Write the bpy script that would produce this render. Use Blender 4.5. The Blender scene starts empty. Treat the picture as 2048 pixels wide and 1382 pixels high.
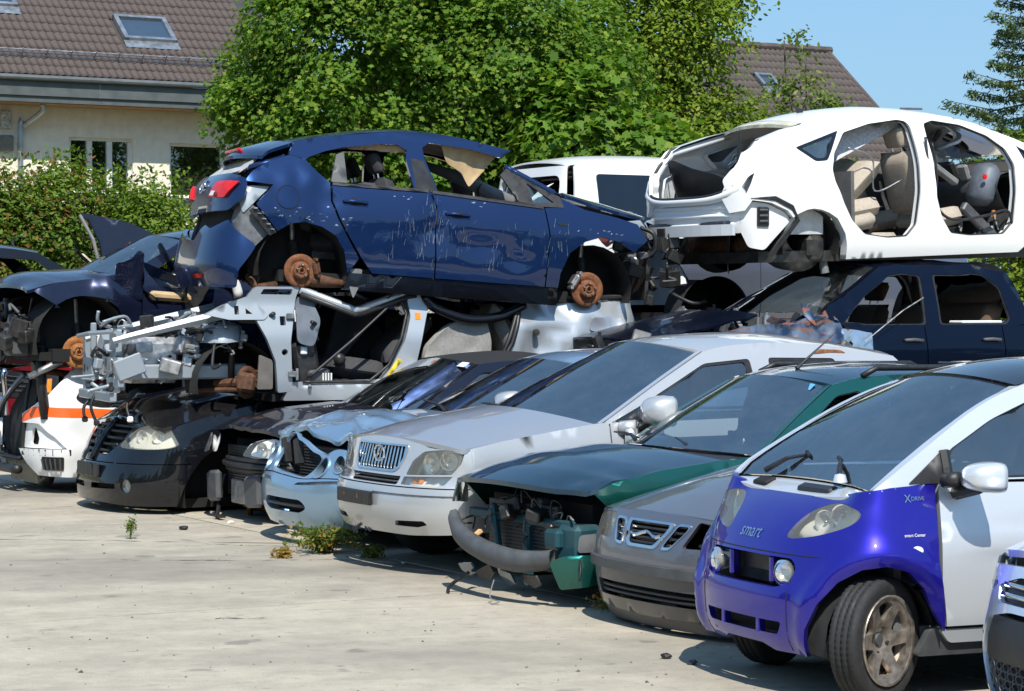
import bpy, math, random
import numpy as np
from mathutils import Vector, Matrix
from mathutils.geometry import delaunay_2d_cdt
PI = math.pi; R = math.radians
random.seed(7); rng = np.random.default_rng(11)
sc = bpy.context.scene; COL = sc.collection

# ---------------------------------------------------------------- camera, sky, sun, exposure
cam_d = bpy.data.cameras.new('camera'); cam = bpy.data.objects.new('camera', cam_d); COL.objects.link(cam)
cam.location = (0, 0, 1.8); cam.rotation_euler = (R(90 - .99), 0, 0)
cam_d.lens = 36 * 4800 / 2048; cam_d.sensor_width = 36; cam_d.clip_end = 3000; cam_d.clip_start = .2
sc.camera = cam
SUN_EL, SUN_AZ = 52, 8          # elevation; azimuth to the right of straight behind the camera
world = bpy.data.worlds.new('World'); sc.world = world; world.use_nodes = True
nt = world.node_tree; nt.nodes.clear()
sky = nt.nodes.new('ShaderNodeTexSky'); sky.sky_type = 'NISHITA'; sky.sun_disc = False
sky.sun_elevation = R(SUN_EL); sky.sun_rotation = R(180 - SUN_AZ); sky.air_density = 1.25; sky.dust_density = 1.5; sky.ozone_density = 1.8; sky.altitude = 400
bg = nt.nodes.new('ShaderNodeBackground'); bg.inputs[1].default_value = .14
wo = nt.nodes.new('ShaderNodeOutputWorld'); gm = nt.nodes.new('ShaderNodeGamma'); gm.inputs[1].default_value = .45; tn = nt.nodes.new('ShaderNodeMix'); tn.data_type = 'RGBA'; tn.blend_type = 'MULTIPLY'; tn.inputs[0].default_value = 1; tn.inputs[7].default_value = (1.1, 1.72, 2.38, 1)
nt.links.new(sky.outputs[0], gm.inputs[0]); nt.links.new(gm.outputs[0], tn.inputs[6]); nt.links.new(tn.outputs[2], bg.inputs[0]); nt.links.new(bg.outputs[0], wo.inputs[0])
sun_d = bpy.data.lights.new('sun', 'SUN'); sun_d.energy = 5.0; sun_d.angle = R(.53); sun_d.color = (1, .955, .88)
sun = bpy.data.objects.new('sun', sun_d); COL.objects.link(sun)
sd = Vector((math.sin(R(SUN_AZ)) * math.cos(R(SUN_EL)), -math.cos(R(SUN_AZ)) * math.cos(R(SUN_EL)), math.sin(R(SUN_EL))))
sun.rotation_euler = sd.to_track_quat('Z', 'Y').to_euler(); sun.location = sd * 40
sc.view_settings.view_transform = 'Standard'; sc.view_settings.look = 'None'; sc.view_settings.exposure = .24; sc.view_settings.gamma = 1
sc.cycles.max_bounces = 8; sc.cycles.transparent_max_bounces = 16; sc.cycles.caustics_reflective = False; sc.cycles.caustics_refractive = False

# ---------------------------------------------------------------- materials
MATS = {}
def newmat(name):
    m = bpy.data.materials.new(name); m.use_nodes = True; n = m.node_tree
    return m, n, n.nodes['Principled BSDF']
def nz(n, scale, detail=4, rough=.55, coord='Object', vec=None, dim='3D'):
    t = n.nodes.new('ShaderNodeTexNoise'); t.inputs['Scale'].default_value = scale; t.inputs['Detail'].default_value = detail; t.inputs['Roughness'].default_value = rough
    if vec is None:
        tc = n.nodes.new('ShaderNodeTexCoord'); vec = tc.outputs[coord]
    n.links.new(vec, t.inputs['Vector']); return t
def ramp(n, src, stops):
    r = n.nodes.new('ShaderNodeValToRGB'); el = r.color_ramp.elements
    while len(el) < len(stops): el.new(.5)
    for e, (p, c) in zip(el, stops):
        e.position = p; e.color = (*c, 1) if len(c) == 3 else c
    n.links.new(src, r.inputs[0]); return r
def mixc(n, fac, a, b, mode='MIX'):
    m = n.nodes.new('ShaderNodeMix'); m.data_type = 'RGBA'; m.blend_type = mode
    if isinstance(fac, (int, float)): m.inputs[0].default_value = fac
    else: n.links.new(fac, m.inputs[0])
    for sock, v in ((m.inputs[6], a), (m.inputs[7], b)):
        if isinstance(v, tuple): sock.default_value = (*v, 1)
        else: n.links.new(v, sock)
    return m.outputs[2]
def bump(n, p, src, strength=.3, dist=.01):
    b = n.nodes.new('ShaderNodeBump'); b.inputs['Strength'].default_value = strength; b.inputs['Distance'].default_value = dist
    n.links.new(src, b.inputs['Height']); n.links.new(b.outputs[0], p.inputs['Normal'])
def plain(name, col, rough=.6, metal=0., var=.25, scale=9, bmp=0, spec=.5):
    """one colour with soft mottling and uneven gloss"""
    if name in MATS: return MATS[name]
    m, n, p = newmat(name); t = nz(n, scale)
    c2 = tuple(max(0, c * (1 - var)) for c in col); c1 = tuple(min(1, c * (1 + var * .6)) for c in col)
    r = ramp(n, t.outputs[0], [(.3, c2), (.7, c1)]); n.links.new(r.outputs[0], p.inputs['Base Color'])
    p.inputs['Metallic'].default_value = metal; p.inputs['Specular IOR Level'].default_value = spec
    rr = ramp(n, t.outputs[0], [(.3, (rough * .8,) * 3), (.75, (min(1, rough * 1.25),) * 3)]); n.links.new(rr.outputs[0], p.inputs['Roughness'])
    if bmp: bump(n, p, nz(n, scale * 4).outputs[0], bmp, .01)
    MATS[name] = m; return m
def paint(name, col, metal=.35, rough=.35, coat=1., dirt=.25, scratch=0., dust=(.30, .26, .21), wave=.0):
    """car paint: flake base, clear coat, road film in patches, dust lying on faces that look up, scratches where asked"""
    if name in MATS: return MATS[name]
    m, n, p = newmat(name)
    tc = n.nodes.new('ShaderNodeTexCoord'); ob = tc.outputs['Object']
    fl = nz(n, 900, 1, .5, vec=ob); base = mixc(n, fl.outputs[0], tuple(c * .82 for c in col), tuple(min(1, c * 1.18) for c in col))
    a = nz(n, 2.2, 6, .65, vec=ob); b = nz(n, 9, 6, .7, vec=ob)
    ml = n.nodes.new('ShaderNodeMath'); ml.operation = 'MULTIPLY'; n.links.new(a.outputs[0], ml.inputs[0]); n.links.new(b.outputs[0], ml.inputs[1])
    d1 = ramp(n, ml.outputs[0], [(.24, (dirt * .12,) * 3), (.5, (dirt * .5,) * 3)])
    ge = n.nodes.new('ShaderNodeNewGeometry'); sp = n.nodes.new('ShaderNodeSeparateXYZ'); n.links.new(ge.outputs['Normal'], sp.inputs[0])
    up = ramp(n, sp.outputs[2], [(.55, (.25,) * 3), (1., (1,) * 3)])
    f = n.nodes.new('ShaderNodeMath'); f.operation = 'MULTIPLY'; n.links.new(d1.outputs[0], f.inputs[0]); n.links.new(up.outputs[0], f.inputs[1])
    c = mixc(n, f.outputs[0], base, dust)
    rg = n.nodes.new('ShaderNodeMath'); rg.operation = 'ADD'; n.links.new(f.outputs[0], rg.inputs[0]); rg.inputs[1].default_value = rough
    if scratch:
        mp = n.nodes.new('ShaderNodeMapping'); mp.inputs['Scale'].default_value = (26, 26, 3.2); n.links.new(ob, mp.inputs[0])
        s1 = nz(n, 1.5, 5, .72, vec=mp.outputs[0]); s2 = nz(n, 1.6, 2, .5, vec=ob)
        mm = n.nodes.new('ShaderNodeMath'); mm.operation = 'MULTIPLY'; n.links.new(s1.outputs[0], mm.inputs[0]); n.links.new(s2.outputs[0], mm.inputs[1])
        sr = ramp(n, mm.outputs[0], [(.415 - .02 * scratch, (0,) * 3), (.43 - .02 * scratch, (1,) * 3)])
        c = mixc(n, sr.outputs[0], c, (.5, .53, .56))
    n.links.new(c, p.inputs['Base Color']); n.links.new(rg.outputs[0], p.inputs['Roughness'])
    p.inputs['Specular IOR Level'].default_value = .08; p.inputs['Metallic'].default_value = metal; p.inputs['Coat Weight'].default_value = coat
    cr = n.nodes.new('ShaderNodeMath'); cr.operation = 'MULTIPLY_ADD'; n.links.new(f.outputs[0], cr.inputs[0]); cr.inputs[1].default_value = .45; cr.inputs[2].default_value = .015
    n.links.new(cr.outputs[0], p.inputs['Coat Roughness'])
    if wave: bump(n, p, nz(n, 5.5, 2, .5, vec=ob).outputs[0], wave, .02)
    MATS[name] = m; return m
def glass(name, tint=(.5, .62, .62), trans=.72, rough=.01, film=.12, fcol=(.34, .32, .27), ior=3.0, even=.15):
    """thin pane: tinted see-through, Fresnel mirror, a film of dust"""
    if name in MATS: return MATS[name]
    m, n, p = newmat(name); n.nodes.remove(p); out = n.nodes['Material Output']
    tr = n.nodes.new('ShaderNodeBsdfTransparent'); tr.inputs[0].default_value = (*[c * trans for c in tint], 1)
    gl = n.nodes.new('ShaderNodeBsdfGlossy'); gl.inputs[1].default_value = rough; gl.inputs[0].default_value = (1, 1, 1, 1)
    df = n.nodes.new('ShaderNodeBsdfDiffuse'); df.inputs[0].default_value = (*fcol, 1)
    fr = n.nodes.new('ShaderNodeFresnel'); fr.inputs[0].default_value = ior
    m1 = n.nodes.new('ShaderNodeMixShader'); n.links.new(fr.outputs[0], m1.inputs[0]); n.links.new(tr.outputs[0], m1.inputs[1]); n.links.new(gl.outputs[0], m1.inputs[2])
    mp_ = n.nodes.new('ShaderNodeMapping'); mp_.inputs['Scale'].default_value = (1, 1, .45); tc_ = n.nodes.new('ShaderNodeTexCoord'); n.links.new(tc_.outputs['Object'], mp_.inputs[0]); t = nz(n, 5, 8, .75, vec=mp_.outputs[0]); r = ramp(n, t.outputs[0], [(.4, (film * even,) * 3), (.75, (film,) * 3)])
    m2 = n.nodes.new('ShaderNodeMixShader'); n.links.new(r.outputs[0], m2.inputs[0]); n.links.new(m1.outputs[0], m2.inputs[1]); n.links.new(df.outputs[0], m2.inputs[2])
    n.links.new(m2.outputs[0], out.inputs[0]); MATS[name] = m; return m
def rusty(name, col=(.20, .075, .03), col2=(.07, .035, .022), metal=.15, rough=.8, scale=22):
    if name in MATS: return MATS[name]
    m, n, p = newmat(name); t = nz(n, scale, 8, .7)
    r = ramp(n, t.outputs[0], [(.3, col2), (.52, col), (.75, tuple(min(1, c * 1.7) for c in col))]); n.links.new(r.outputs[0], p.inputs['Base Color'])
    p.inputs['Roughness'].default_value = rough; p.inputs['Metallic'].default_value = metal; bump(n, p, t.outputs[0], .4, .006); MATS[name] = m; return m
BLK = plain('black_plastic', (.018, .018, .019), .45, 0, .3, 14); RUB = plain('rubber', (.02, .02, .021), .75, 0, .3, 30, .15)
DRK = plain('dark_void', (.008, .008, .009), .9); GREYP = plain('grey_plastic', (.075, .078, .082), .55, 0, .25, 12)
CHR = plain('chrome', (.72, .73, .74), .12, 1, .12, 8); ALU = plain('cast_aluminium', (.5, .5, .5), .42, .9, .35, 18)
STEEL = plain('bare_steel', (.34, .345, .35), .45, .8, .4, 16); DSTEEL = plain('oily_steel', (.06, .058, .055), .5, .6, .5, 14)
RUST = rusty('rust'); RUSTD = rusty('rust_dark', (.11, .05, .025), (.04, .022, .016)); RUSTO = rusty('rust_orange', (.33, .13, .035), (.16, .06, .02))
GLASS = glass('window_glass', (.6, .8, .8), .85, .01, .06); GLASSW = glass('windscreen_glass', (.78, .92, .92), .95, .012, .04, (.45, .54, .58), ior=4.4, even=.02); GLASSD = glass('dark_privacy_glass', (.1, .13, .14), .5, .01, .06)
GLASSB = glass('broken_glass', (.6, .85, .8), .7, .2, .5)
LENS = glass('lamp_lens', (.92, .93, .9), .98, .03, .08, (.75, .76, .75), 1.4, .8); LENSY = glass('yellowed_lens', (.95, .93, .85), .97, .05, .14, (.74, .73, .64), 1.4, .8)
REFL = plain('reflector', (.88, .88, .86), .22, .55, .1, 6); LWHITE = plain('lamp_white', (.88, .88, .85), .3, .05, .1, 11)
ORANGE = plain('amber_lens', (.85, .26, .02), .18, 0, .2, 30); REDL = plain('red_lens', (.62, .012, .012), .1, 0, .25, 14)
SEATB = plain('black_seat_cloth', (.05, .05, .053), .85, 0, .3, 50, .2); SEATG = plain('grey_seat_cloth', (.34, .33, .31), .9, 0, .2, 50, .2); SEATT = plain('beige_seat_cloth', (.42, .36, .29), .9, 0, .18, 40, .2)
TRIM = plain('grey_trim', (.2, .2, .2), .7); FOAM = plain('tan_lining', (.5, .36, .2), .9, 0, .25, 8); WIRE = plain('black_cable', (.015, .015, .016), .5); WIREG = plain('grey_cable', (.2, .2, .2), .5)

# ---------------------------------------------------------------- mesh helpers
def mesh(name, v, f, mat, parent=None, smooth=True, mats=None, mi=None):
    me = bpy.data.meshes.new(name); me.from_pydata([tuple(map(float, p)) for p in v], [], [tuple(int(i) for i in q) for q in f])
    for mm in (mats or [mat]): me.materials.append(mm)
    if mi is not None: me.polygons.foreach_set('material_index', np.asarray(mi, np.int32))
    if smooth: me.polygons.foreach_set('use_smooth', [True] * len(me.polygons))
    me.update(); o = bpy.data.objects.new(name, me); COL.objects.link(o)
    if parent: o.parent = parent
    return o
def tag(o, label, cat, group=None, kind=None):
    if label: o['label'] = label
    if cat: o['category'] = cat
    if group: o['group'] = group
    if kind: o['kind'] = kind
    return o
def struct(o): o['kind'] = 'structure'; return o
def empty(name, loc=(0, 0, 0), rz=0, rx=0, ry=0):
    o = bpy.data.objects.new(name, None); COL.objects.link(o); o.location = loc; o.empty_display_size = .2
    o.rotation_mode = 'XYZ'; o.rotation_euler = (rx, ry, rz); return o
class MB:
    """collects shapes into one mesh"""
    def __init__(s): s.v = []; s.f = []
    def add(s, v, f):
        b = len(s.v); s.v += [tuple(p) for p in v]; s.f += [tuple(i + b for i in q) for q in f]; return s
    def box(s, c, d, M=None, ch=.0):
        x, y, z = d[0] / 2, d[1] / 2, d[2] / 2; e = min(ch, x * .9, y * .9, z * .9)
        if e <= 0:
            v = [(sx * x, sy * y, sz * z) for sx in (-1, 1) for sy in (-1, 1) for sz in (-1, 1)]
            f = [(0, 1, 3, 2), (4, 6, 7, 5), (0, 4, 5, 1), (2, 3, 7, 6), (0, 2, 6, 4), (1, 5, 7, 3)]
        else:
            v = []; f = []
            for sz in (-1, 1):
                for k, (qx, qy) in enumerate(((-1, -1), (1, -1), (1, 1), (-1, 1))):
                    v += [(qx * (x - e), qy * y, sz * (z - e)), (qx * x, qy * (y - e), sz * (z - e))] if k % 2 == 1 else [(qx * x, qy * (y - e), sz * (z - e)), (qx * (x - e), qy * y, sz * (z - e))]
            n = 8; top = len(v)
            for sz in (-1, 1):
                for qx, qy in ((-1, -1), (1, -1), (1, 1), (-1, 1)): v.append((qx * (x - e), qy * (y - e), sz * z))
            for i in range(8): f.append((i, (i + 1) % 8, n + (i + 1) % 8, n + i))
            b0, t0 = top, top + 4
            f.append((b0 + 3, b0 + 2, b0 + 1, b0)); f.append((t0, t0 + 1, t0 + 2, t0 + 3))
            for k in range(4):
                i, j, q = 2 * k, 2 * k + 1, (2 * k + 2) % 8; k2 = (k + 1) % 4
                f += [(b0 + k, j, i), (b0 + k, b0 + k2, q, j), (t0 + k, n + i, n + j), (t0 + k, n + j, n + q, t0 + k2)]
        M = M or Matrix(); T = Matrix.Translation(c) @ M
        return s.add([T @ Vector(p) for p in v], f)
    def tube(s, pts, r, n=8, cap=True):
        P = [Vector(p) for p in pts]; rs = r if isinstance(r, (list, tuple)) else [r] * len(P); v = []; f = []
        up = Vector((0, 0, 1)); prev = None
        for i, p in enumerate(P):
            t = (P[min(i + 1, len(P) - 1)] - P[max(i - 1, 0)]).normalized()
            a = (prev - t * prev.dot(t)) if prev is not None else (up.cross(t) if abs(t.z) < .95 else Vector((1, 0, 0)).cross(t))
            if a.length < 1e-5: a = t.orthogonal()
            a.normalize(); prev = a; b = t.cross(a)
            for k in range(n): v.append(p + (a * math.cos(2 * PI * k / n) + b * math.sin(2 * PI * k / n)) * rs[i])
        for i in range(len(P) - 1):
            for k in range(n): f.append((i * n + k, i * n + (k + 1) % n, (i + 1) * n + (k + 1) % n, (i + 1) * n + k))
        if cap: f.append(tuple(range(n - 1, -1, -1))); f.append(tuple((len(P) - 1) * n + k for k in range(n)))
        return s.add(v, f)
    def lathe(s, prof, n=32, M=None, closed=False):
        """prof: (radius, along) pairs turned about local Y"""
        M = M or Matrix(); v = []; f = []; m = len(prof)
        for k in range(n):
            a = 2 * PI * k / n
            for r, y in prof: v.append(M @ Vector((r * math.cos(a), y, r * math.sin(a))))
        for k in range(n):
            k2 = (k + 1) % n
            for j in range(m if closed else m - 1):
                j2 = (j + 1) % m; f.append((k * m + j, k * m + j2, k2 * m + j2, k2 * m + j))
        return s.add(v, f)
    def build(s, name, mat, parent=None, smooth=False): return mesh(name, s.v, s.f, mat, parent, smooth)
def cat(pts, n=6, closed=False):
    P = [np.array(p, float) for p in pts]; out = []; m = len(P)
    for i in range(m if closed else m - 1):
        if closed: a, b, c, d = P[i - 1], P[i], P[(i + 1) % m], P[(i + 2) % m]
        else: a, b, c, d = P[max(i - 1, 0)], P[i], P[i + 1], P[min(i + 2, m - 1)]
        for k in range(n):
            t = k / n; out.append(.5 * (2 * b + (c - a) * t + (2 * a - 5 * b + 4 * c - d) * t * t + (3 * b - a - 3 * c + d) * t ** 3))
    if not closed: out.append(P[-1])
    return [tuple(p) for p in out]
def rp(pts, r=.04, n=4):
    """closed polygon with rounded corners; a third element on a point is its own radius"""
    out = []; m = len(pts)
    for i in range(m):
        p = np.array(pts[i][:2], float); a = np.array(pts[i - 1][:2], float) - p; b = np.array(pts[(i + 1) % m][:2], float) - p
        q = pts[i][2] if len(pts[i]) > 2 else r; la, lb = np.linalg.norm(a), np.linalg.norm(b); e = min(q, la * .48, lb * .48)
        if e < 1e-3: out.append(tuple(p)); continue
        A, B = p + a / la * e, p + b / lb * e
        for k in range(n + 1):
            t = k / n; out.append(tuple((1 - t) ** 2 * A + 2 * t * (1 - t) * p + t * t * B))
    return out
def resample(poly, h):
    out = []; m = len(poly)
    for i in range(m):
        a = np.array(poly[i], float); b = np.array(poly[(i + 1) % m], float); k = max(1, int(round(np.linalg.norm(b - a) / h)))
        for j in range(k): out.append(a + (b - a) * j / k)
    P = [out[0]]
    for p in out[1:]:
        if np.linalg.norm(p - P[-1]) > 1e-4: P.append(p)
    return P
def inside(P, poly):
    poly = np.asarray(poly, float); x, y = P[:, 0], P[:, 1]; c = np.zeros(len(P), bool); n = len(poly); j = n - 1
    for i in range(n):
        xi, yi = poly[i]; xj, yj = poly[j]
        if yi != yj: c ^= ((yi > y) != (yj > y)) & (x < (xj - xi) * (y - yi) / (yj - yi) + xi)
        j = i
    return c
def segdist(P, poly):
    poly = np.asarray(poly, float); d = np.full(len(P), 1e9)
    for a, b in zip(poly, np.roll(poly, -1, 0)):
        e = b - a; t = np.clip(((P - a) @ e) / max(e @ e, 1e-12), 0, 1); d = np.minimum(d, np.linalg.norm(P - a - t[:, None] * e, axis=1))
    return d
def tri2d(poly, holes=(), h=.06):
    """constrained triangulation with inner points; returns points, triangles (ccw), boundary edges"""
    loops = [resample(poly, h)] + [resample(q, h) for q in holes]; V = []; Ed = []
    for lp in loops:
        b = len(V); V += [tuple(p) for p in lp]; Ed += [(b + i, b + (i + 1) % len(lp)) for i in range(len(lp))]
    A = np.array(loops[0]); lo, hi = A.min(0), A.max(0)
    gx, gy = np.meshgrid(np.arange(lo[0] + h * .5, hi[0], h), np.arange(lo[1] + h * .5, hi[1], h)); gx = gx + (np.arange(gx.shape[0]) % 2)[:, None] * h * .5
    G = np.stack([gx.ravel(), gy.ravel()], 1)
    if len(G):
        k = inside(G, loops[0])
        for q in loops[1:]: k &= ~inside(G, q)
        G = G[k]
        if len(G):
            d = np.min([segdist(G, q) for q in loops], 0); G = G[d > h * .45]
    V += [tuple(p) for p in G]
    r = delaunay_2d_cdt([Vector(p) for p in V], Ed, [], 0, 1e-6)
    v = np.array([tuple(p) for p in r[0]]); T = np.array([t for t in r[2] if len(t) == 3], int)
    cen = v[T].mean(1); k = inside(cen, loops[0])
    for q in loops[1:]: k &= ~inside(cen, q)
    T = T[k]; a, b, c = v[T[:, 0]], v[T[:, 1]], v[T[:, 2]]
    fl = ((b[:, 0] - a[:, 0]) * (c[:, 1] - a[:, 1]) - (b[:, 1] - a[:, 1]) * (c[:, 0] - a[:, 0])) < 0; T[fl] = T[fl][:, ::-1]
    cnt = {}
    for t in T:
        for e in ((t[0], t[1]), (t[1], t[2]), (t[2], t[0])): cnt[e] = 1
    B = [e for e in cnt if (e[1], e[0]) not in cnt]
    return v, T, B
def plate(name, poly, mp, mat, parent=None, holes=(), h=.06, t=.02, back=None, smooth=True, post=None):
    """sheet cut from a 2d outline: mp(uv, depth) -> xyz; rim turned in by t"""
    v, T, B = tri2d(poly, holes, h); P = mp(v, 0.); n = len(P); Q = mp(v, t)
    if post: P, Q = post(P), post(Q)
    used = sorted({i for e in B for i in e}); ix = {k: i for i, k in enumerate(used)}; m = len(used)
    VV = np.concatenate([P, P[used], Q[used]]); F = [tuple(q) for q in T] + [(n + ix[b], n + ix[a], n + m + ix[a], n + m + ix[b]) for a, b in B]
    if back:
        k = len(VV); VV = np.concatenate([VV, Q]); F += [tuple(k + i for i in q[::-1]) for q in T]
    return mesh(name, VV, F, mat, parent, smooth)
def flat(origin, ux, uy):
    """2d -> 3d map on a plane; depth goes against the plane's normal"""
    o = np.array(origin, float); ux = np.array(ux, float); uy = np.array(uy, float); n = np.cross(ux, uy); n = n / np.linalg.norm(n)
    return lambda uv, d: o + uv[:, :1] * ux + uv[:, 1:2] * uy - n * d
def xf(o, loc=(0, 0, 0), rot=(0, 0, 0), scale=None):
    o.location = loc; o.rotation_euler = rot
    if scale: o.scale = scale if isinstance(scale, tuple) else (scale,) * 3
    return o
def dup(o, parent=None):
    c = o.copy(); COL.objects.link(c); c.parent = parent
    for ch in list(o.children): dup(ch, c)
    return c
def hashn(P, f, seed=0):
    """cheap smooth value noise for dents, vectorised, about -1..1"""
    P = np.asarray(P, float) * f + seed * 17.3; i = np.floor(P).astype(np.int64); t = P - i; t = t * t * (3 - 2 * t); out = 0
    for dx in (0, 1):
        for dy in (0, 1):
            for dz in (0, 1):
                k = (i[:, 0] + dx) * 374761393 + (i[:, 1] + dy) * 668265263 + (i[:, 2] + dz) * 2147483647 % 1000003; k = (k ^ (k >> 13)) * 1274126177; k = k ^ (k >> 16)
                w = (t[:, 0] if dx else 1 - t[:, 0]) * (t[:, 1] if dy else 1 - t[:, 1]) * (t[:, 2] if dz else 1 - t[:, 2]); out = out + w * ((k & 65535) / 32767.5 - 1)
    return out
# ---------------------------------------------------------------- ground
UX = np.array([math.cos(R(29.7)), math.sin(R(29.7))]); VX = np.array([-UX[1], UX[0]])   # yard axes: along the cars, along the row
def yard(a, b): return UX * a + VX * b
def concrete(name, base, dark, seedv, stain=.5):
    m, n, p = newmat(name); tc = n.nodes.new('ShaderNodeTexCoord'); mp = n.nodes.new('ShaderNodeMapping'); mp.inputs['Rotation'].default_value = (0, 0, R(-12)); mp.inputs['Location'].default_value = seedv
    n.links.new(tc.outputs['Object'], mp.inputs[0]); v = mp.outputs[0]
    st = n.nodes.new('ShaderNodeMapping'); st.inputs['Scale'].default_value = (.5, .95, 1); n.links.new(v, st.inputs[0])
    a = nz(n, .75, 8, .62, vec=st.outputs[0]); b = nz(n, 3.2, 10, .74, vec=v); g = nz(n, 120, 3, .7, vec=v); f = nz(n, 14, 6, .7, vec=st.outputs[0])
    c = ramp(n, a.outputs[0], [(.30, dark), (.44, tuple(x * .72 + y * .28 for x, y in zip(base, dark))), (.56, base), (.8, tuple(min(1, x * 1.12) for x in base))]).outputs[0]
    c = mixc(n, .55, c, ramp(n, b.outputs[0], [(.3, tuple(x * .55 for x in base)), (.62, tuple(min(1, x * 1.12) for x in base))]).outputs[0], 'MIX')
    wv = nz(n, .33, 7, .6, vec=st.outputs[0]); oil = ramp(n, wv.outputs[0], [(.47, (0,) * 3), (.64, (stain,) * 3)]); c = mixc(n, oil.outputs[0], c, (.085, .082, .078))
    sp = ramp(n, f.outputs[0], [(.57, (0,) * 3), (.63, (.5,) * 3)]); c = mixc(n, sp.outputs[0], c, tuple(x * .5 for x in base))
    c = mixc(n, ramp(n, g.outputs[0], [(.42, (.0,) * 3), (.66, (.55,) * 3)]).outputs[0], c, tuple(x * .45 for x in base))
    dr = nz(n, 2.6, 3, .5, vec=v); c = mixc(n, ramp(n, dr.outputs[0], [(.66, (0,) * 3), (.70, (.6 * stain + .15,) * 3)]).outputs[0], c, (.09, .085, .08)); tw = n.nodes.new('ShaderNodeMapping'); tw.inputs['Rotation'].default_value = (0, 0, R(-50)); tw.inputs['Scale'].default_value = (.12, 3.4, 1); n.links.new(v, tw.inputs[0]); tk = nz(n, 1.0, 5, .6, vec=tw.outputs[0]); c = mixc(n, ramp(n, tk.outputs[0], [(.6, (0,) * 3), (.68, (.35,) * 3)]).outputs[0], c, (.15, .14, .13))
    vo = None
    _ = '''('ShaderNodeTexVoronoi'); vo.feature = 'DISTANCE_TO_EDGE'; vo.inputs['Scale'].default_value = .16
    dv = nz(n, 1.3, 6, .7, vec=v); av = n.nodes.new('ShaderNodeVectorMath'); av.operation = 'ADD'; sv = n.nodes.new('ShaderNodeVectorMath'); sv.operation = 'SCALE'; sv.inputs['Scale'].default_value = .9
    n.links.new(dv.outputs[1], sv.inputs[0]); n.links.new(v, av.inputs[0]); n.links.new(sv.outputs[0], av.inputs[1]); n.links.new(av.outputs[0], vo.inputs['Vector'])
    cr = ramp(n, vo.outputs['Distance'], [(.0, (.45,) * 3), (.003, (0,) * 3)]); '''
    n.links.new(c, p.inputs['Base Color']); p.inputs['Roughness'].default_value = .88; p.inputs['Specular IOR Level'].default_value = .3
    mm = n.nodes.new('ShaderNodeMath'); mm.operation = 'ADD'; n.links.new(g.outputs[0], mm.inputs[0]); n.links.new(b.outputs[0], mm.inputs[1]); bump(n, p, mm.outputs[0], .5, .006)
    return m
EARTH = plain('dry_earth', (.16, .13, .09), .95, 0, .4, 3, .4); CONC1 = concrete('yard_concrete_worn', (.50, .445, .35), (.28, .255, .21), (3.1, 1.7, 0), .5); CONC2 = concrete('yard_concrete_light', (.52, .465, .365), (.31, .28, .225), (9.4, 4.2, 0), .35)
def grid(name, xs, ys, zf, mat):
    v = [(x, y, zf(x, y)) for y in ys for x in xs]; n = len(xs)
    f = [(j * n + i, j * n + i + 1, (j + 1) * n + i + 1, (j + 1) * n + i) for j in range(len(ys) - 1) for i in range(n - 1)]
    return mesh(name, v, f, mat)
def bank(x, y):
    w = x * VX[0] + y * VX[1]; a = (w - 31.5) / 3.; a = min(1, max(0, a)); return -.012 + 1.5 * a * a * (3 - 2 * a)
GRASS = plain('rough_grass', (.15, .14, .075), .95, 0, .5, 2, .5)
xs = [-1500, -400, -120] + list(np.arange(-50, 60.1, 2.5)) + [120, 400, 1500]; ys = [-1500, -400, -100, -40, 0] + list(np.arange(4, 70.1, 2.)) + [120, 400, 1500]
struct(grid('ground', xs, ys, bank, GRASS))
def slab(name, corners, mat, z0, z1):
    v = [(*c, z1) for c in corners] + [(*c, z0) for c in corners]; k = len(corners)
    return mesh(name, v, [tuple(range(k))] + [((i + 1) % k, i, k + i, k + (i + 1) % k) for i in range(k)], mat, None, False)
P0 = np.array([-3.93, 22.3])                      # a point on the joint that runs along the row of noses
def sl(a0, a1, b0, b1): return [P0 + yard(a0, b0), P0 + yard(a1, b0), P0 + yard(a1, b1), P0 + yard(a0, b1)]
yd = struct(slab('concrete_yard', sl(-40, 40, -60, 9.5), EARTH, -.02, -.008))
for a0, a1, b0, b1, mt in ((-40, -.012, -60, -8.2, CONC1), (-40, -.012, -8.18, 9.4, CONC1), (.012, 12, -60, -8.2, CONC2), (.012, 12, -8.18, 9.4, CONC2), (12.02, 40, -60, 9.4, CONC2)):
    o = slab('slab', sl(a0, a1, b0, b1), mt, -.006, 0.); o.parent = yd

# ---------------------------------------------------------------- houses
PLAST = plain('cream_render', (.86, .78, .65), .92, 0, .1, 6, .35); TILE = plain('brown_concrete_tile', (.078, .058, .051), .75, 0, .4, 3, .25); TILE2 = plain('weathered_brown_tile', (.088, .07, .062), .85, 0, .45, 3, .4)
FASC = plain('grey_sheet_fascia', (.12, .135, .135), .5, .2, .15, 4); WOOD = plain('soffit_wood', (.38, .2, .08), .6, 0, .3, 6); ZINC = plain('zinc', (.42, .44, .46), .38, .8, .25, 8); PVC = plain('white_window_frame', (.78, .78, .76), .4, 0, .06, 8)
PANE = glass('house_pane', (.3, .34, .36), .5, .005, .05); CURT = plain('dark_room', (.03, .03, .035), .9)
def tile_mesh():
    """double-wave roof tile lying in x (width) / y (up the slope), lower end thick"""
    W, Lt = .30, .36; n = 12; v = []; f = []
    prof = [(i / n * W, .014 * math.cos(i / n * 4 * PI) + .012) for i in range(n + 1)]
    for y, dz in ((0, .022), (Lt, .0)):
        for x, z in prof: v.append((x, y, z + dz))
    for x, z in prof: v.append((x, 0, z - .004))
    m = n + 1
    for i in range(n): f += [(i, i + 1, m + i + 1, m + i), (2 * m + i, 2 * m + i + 1, i + 1, i)]
    me = bpy.data.meshes.new('tile'); me.from_pydata(v, [], f); me.polygons.foreach_set('use_smooth', [True] * len(f)); return me
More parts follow.
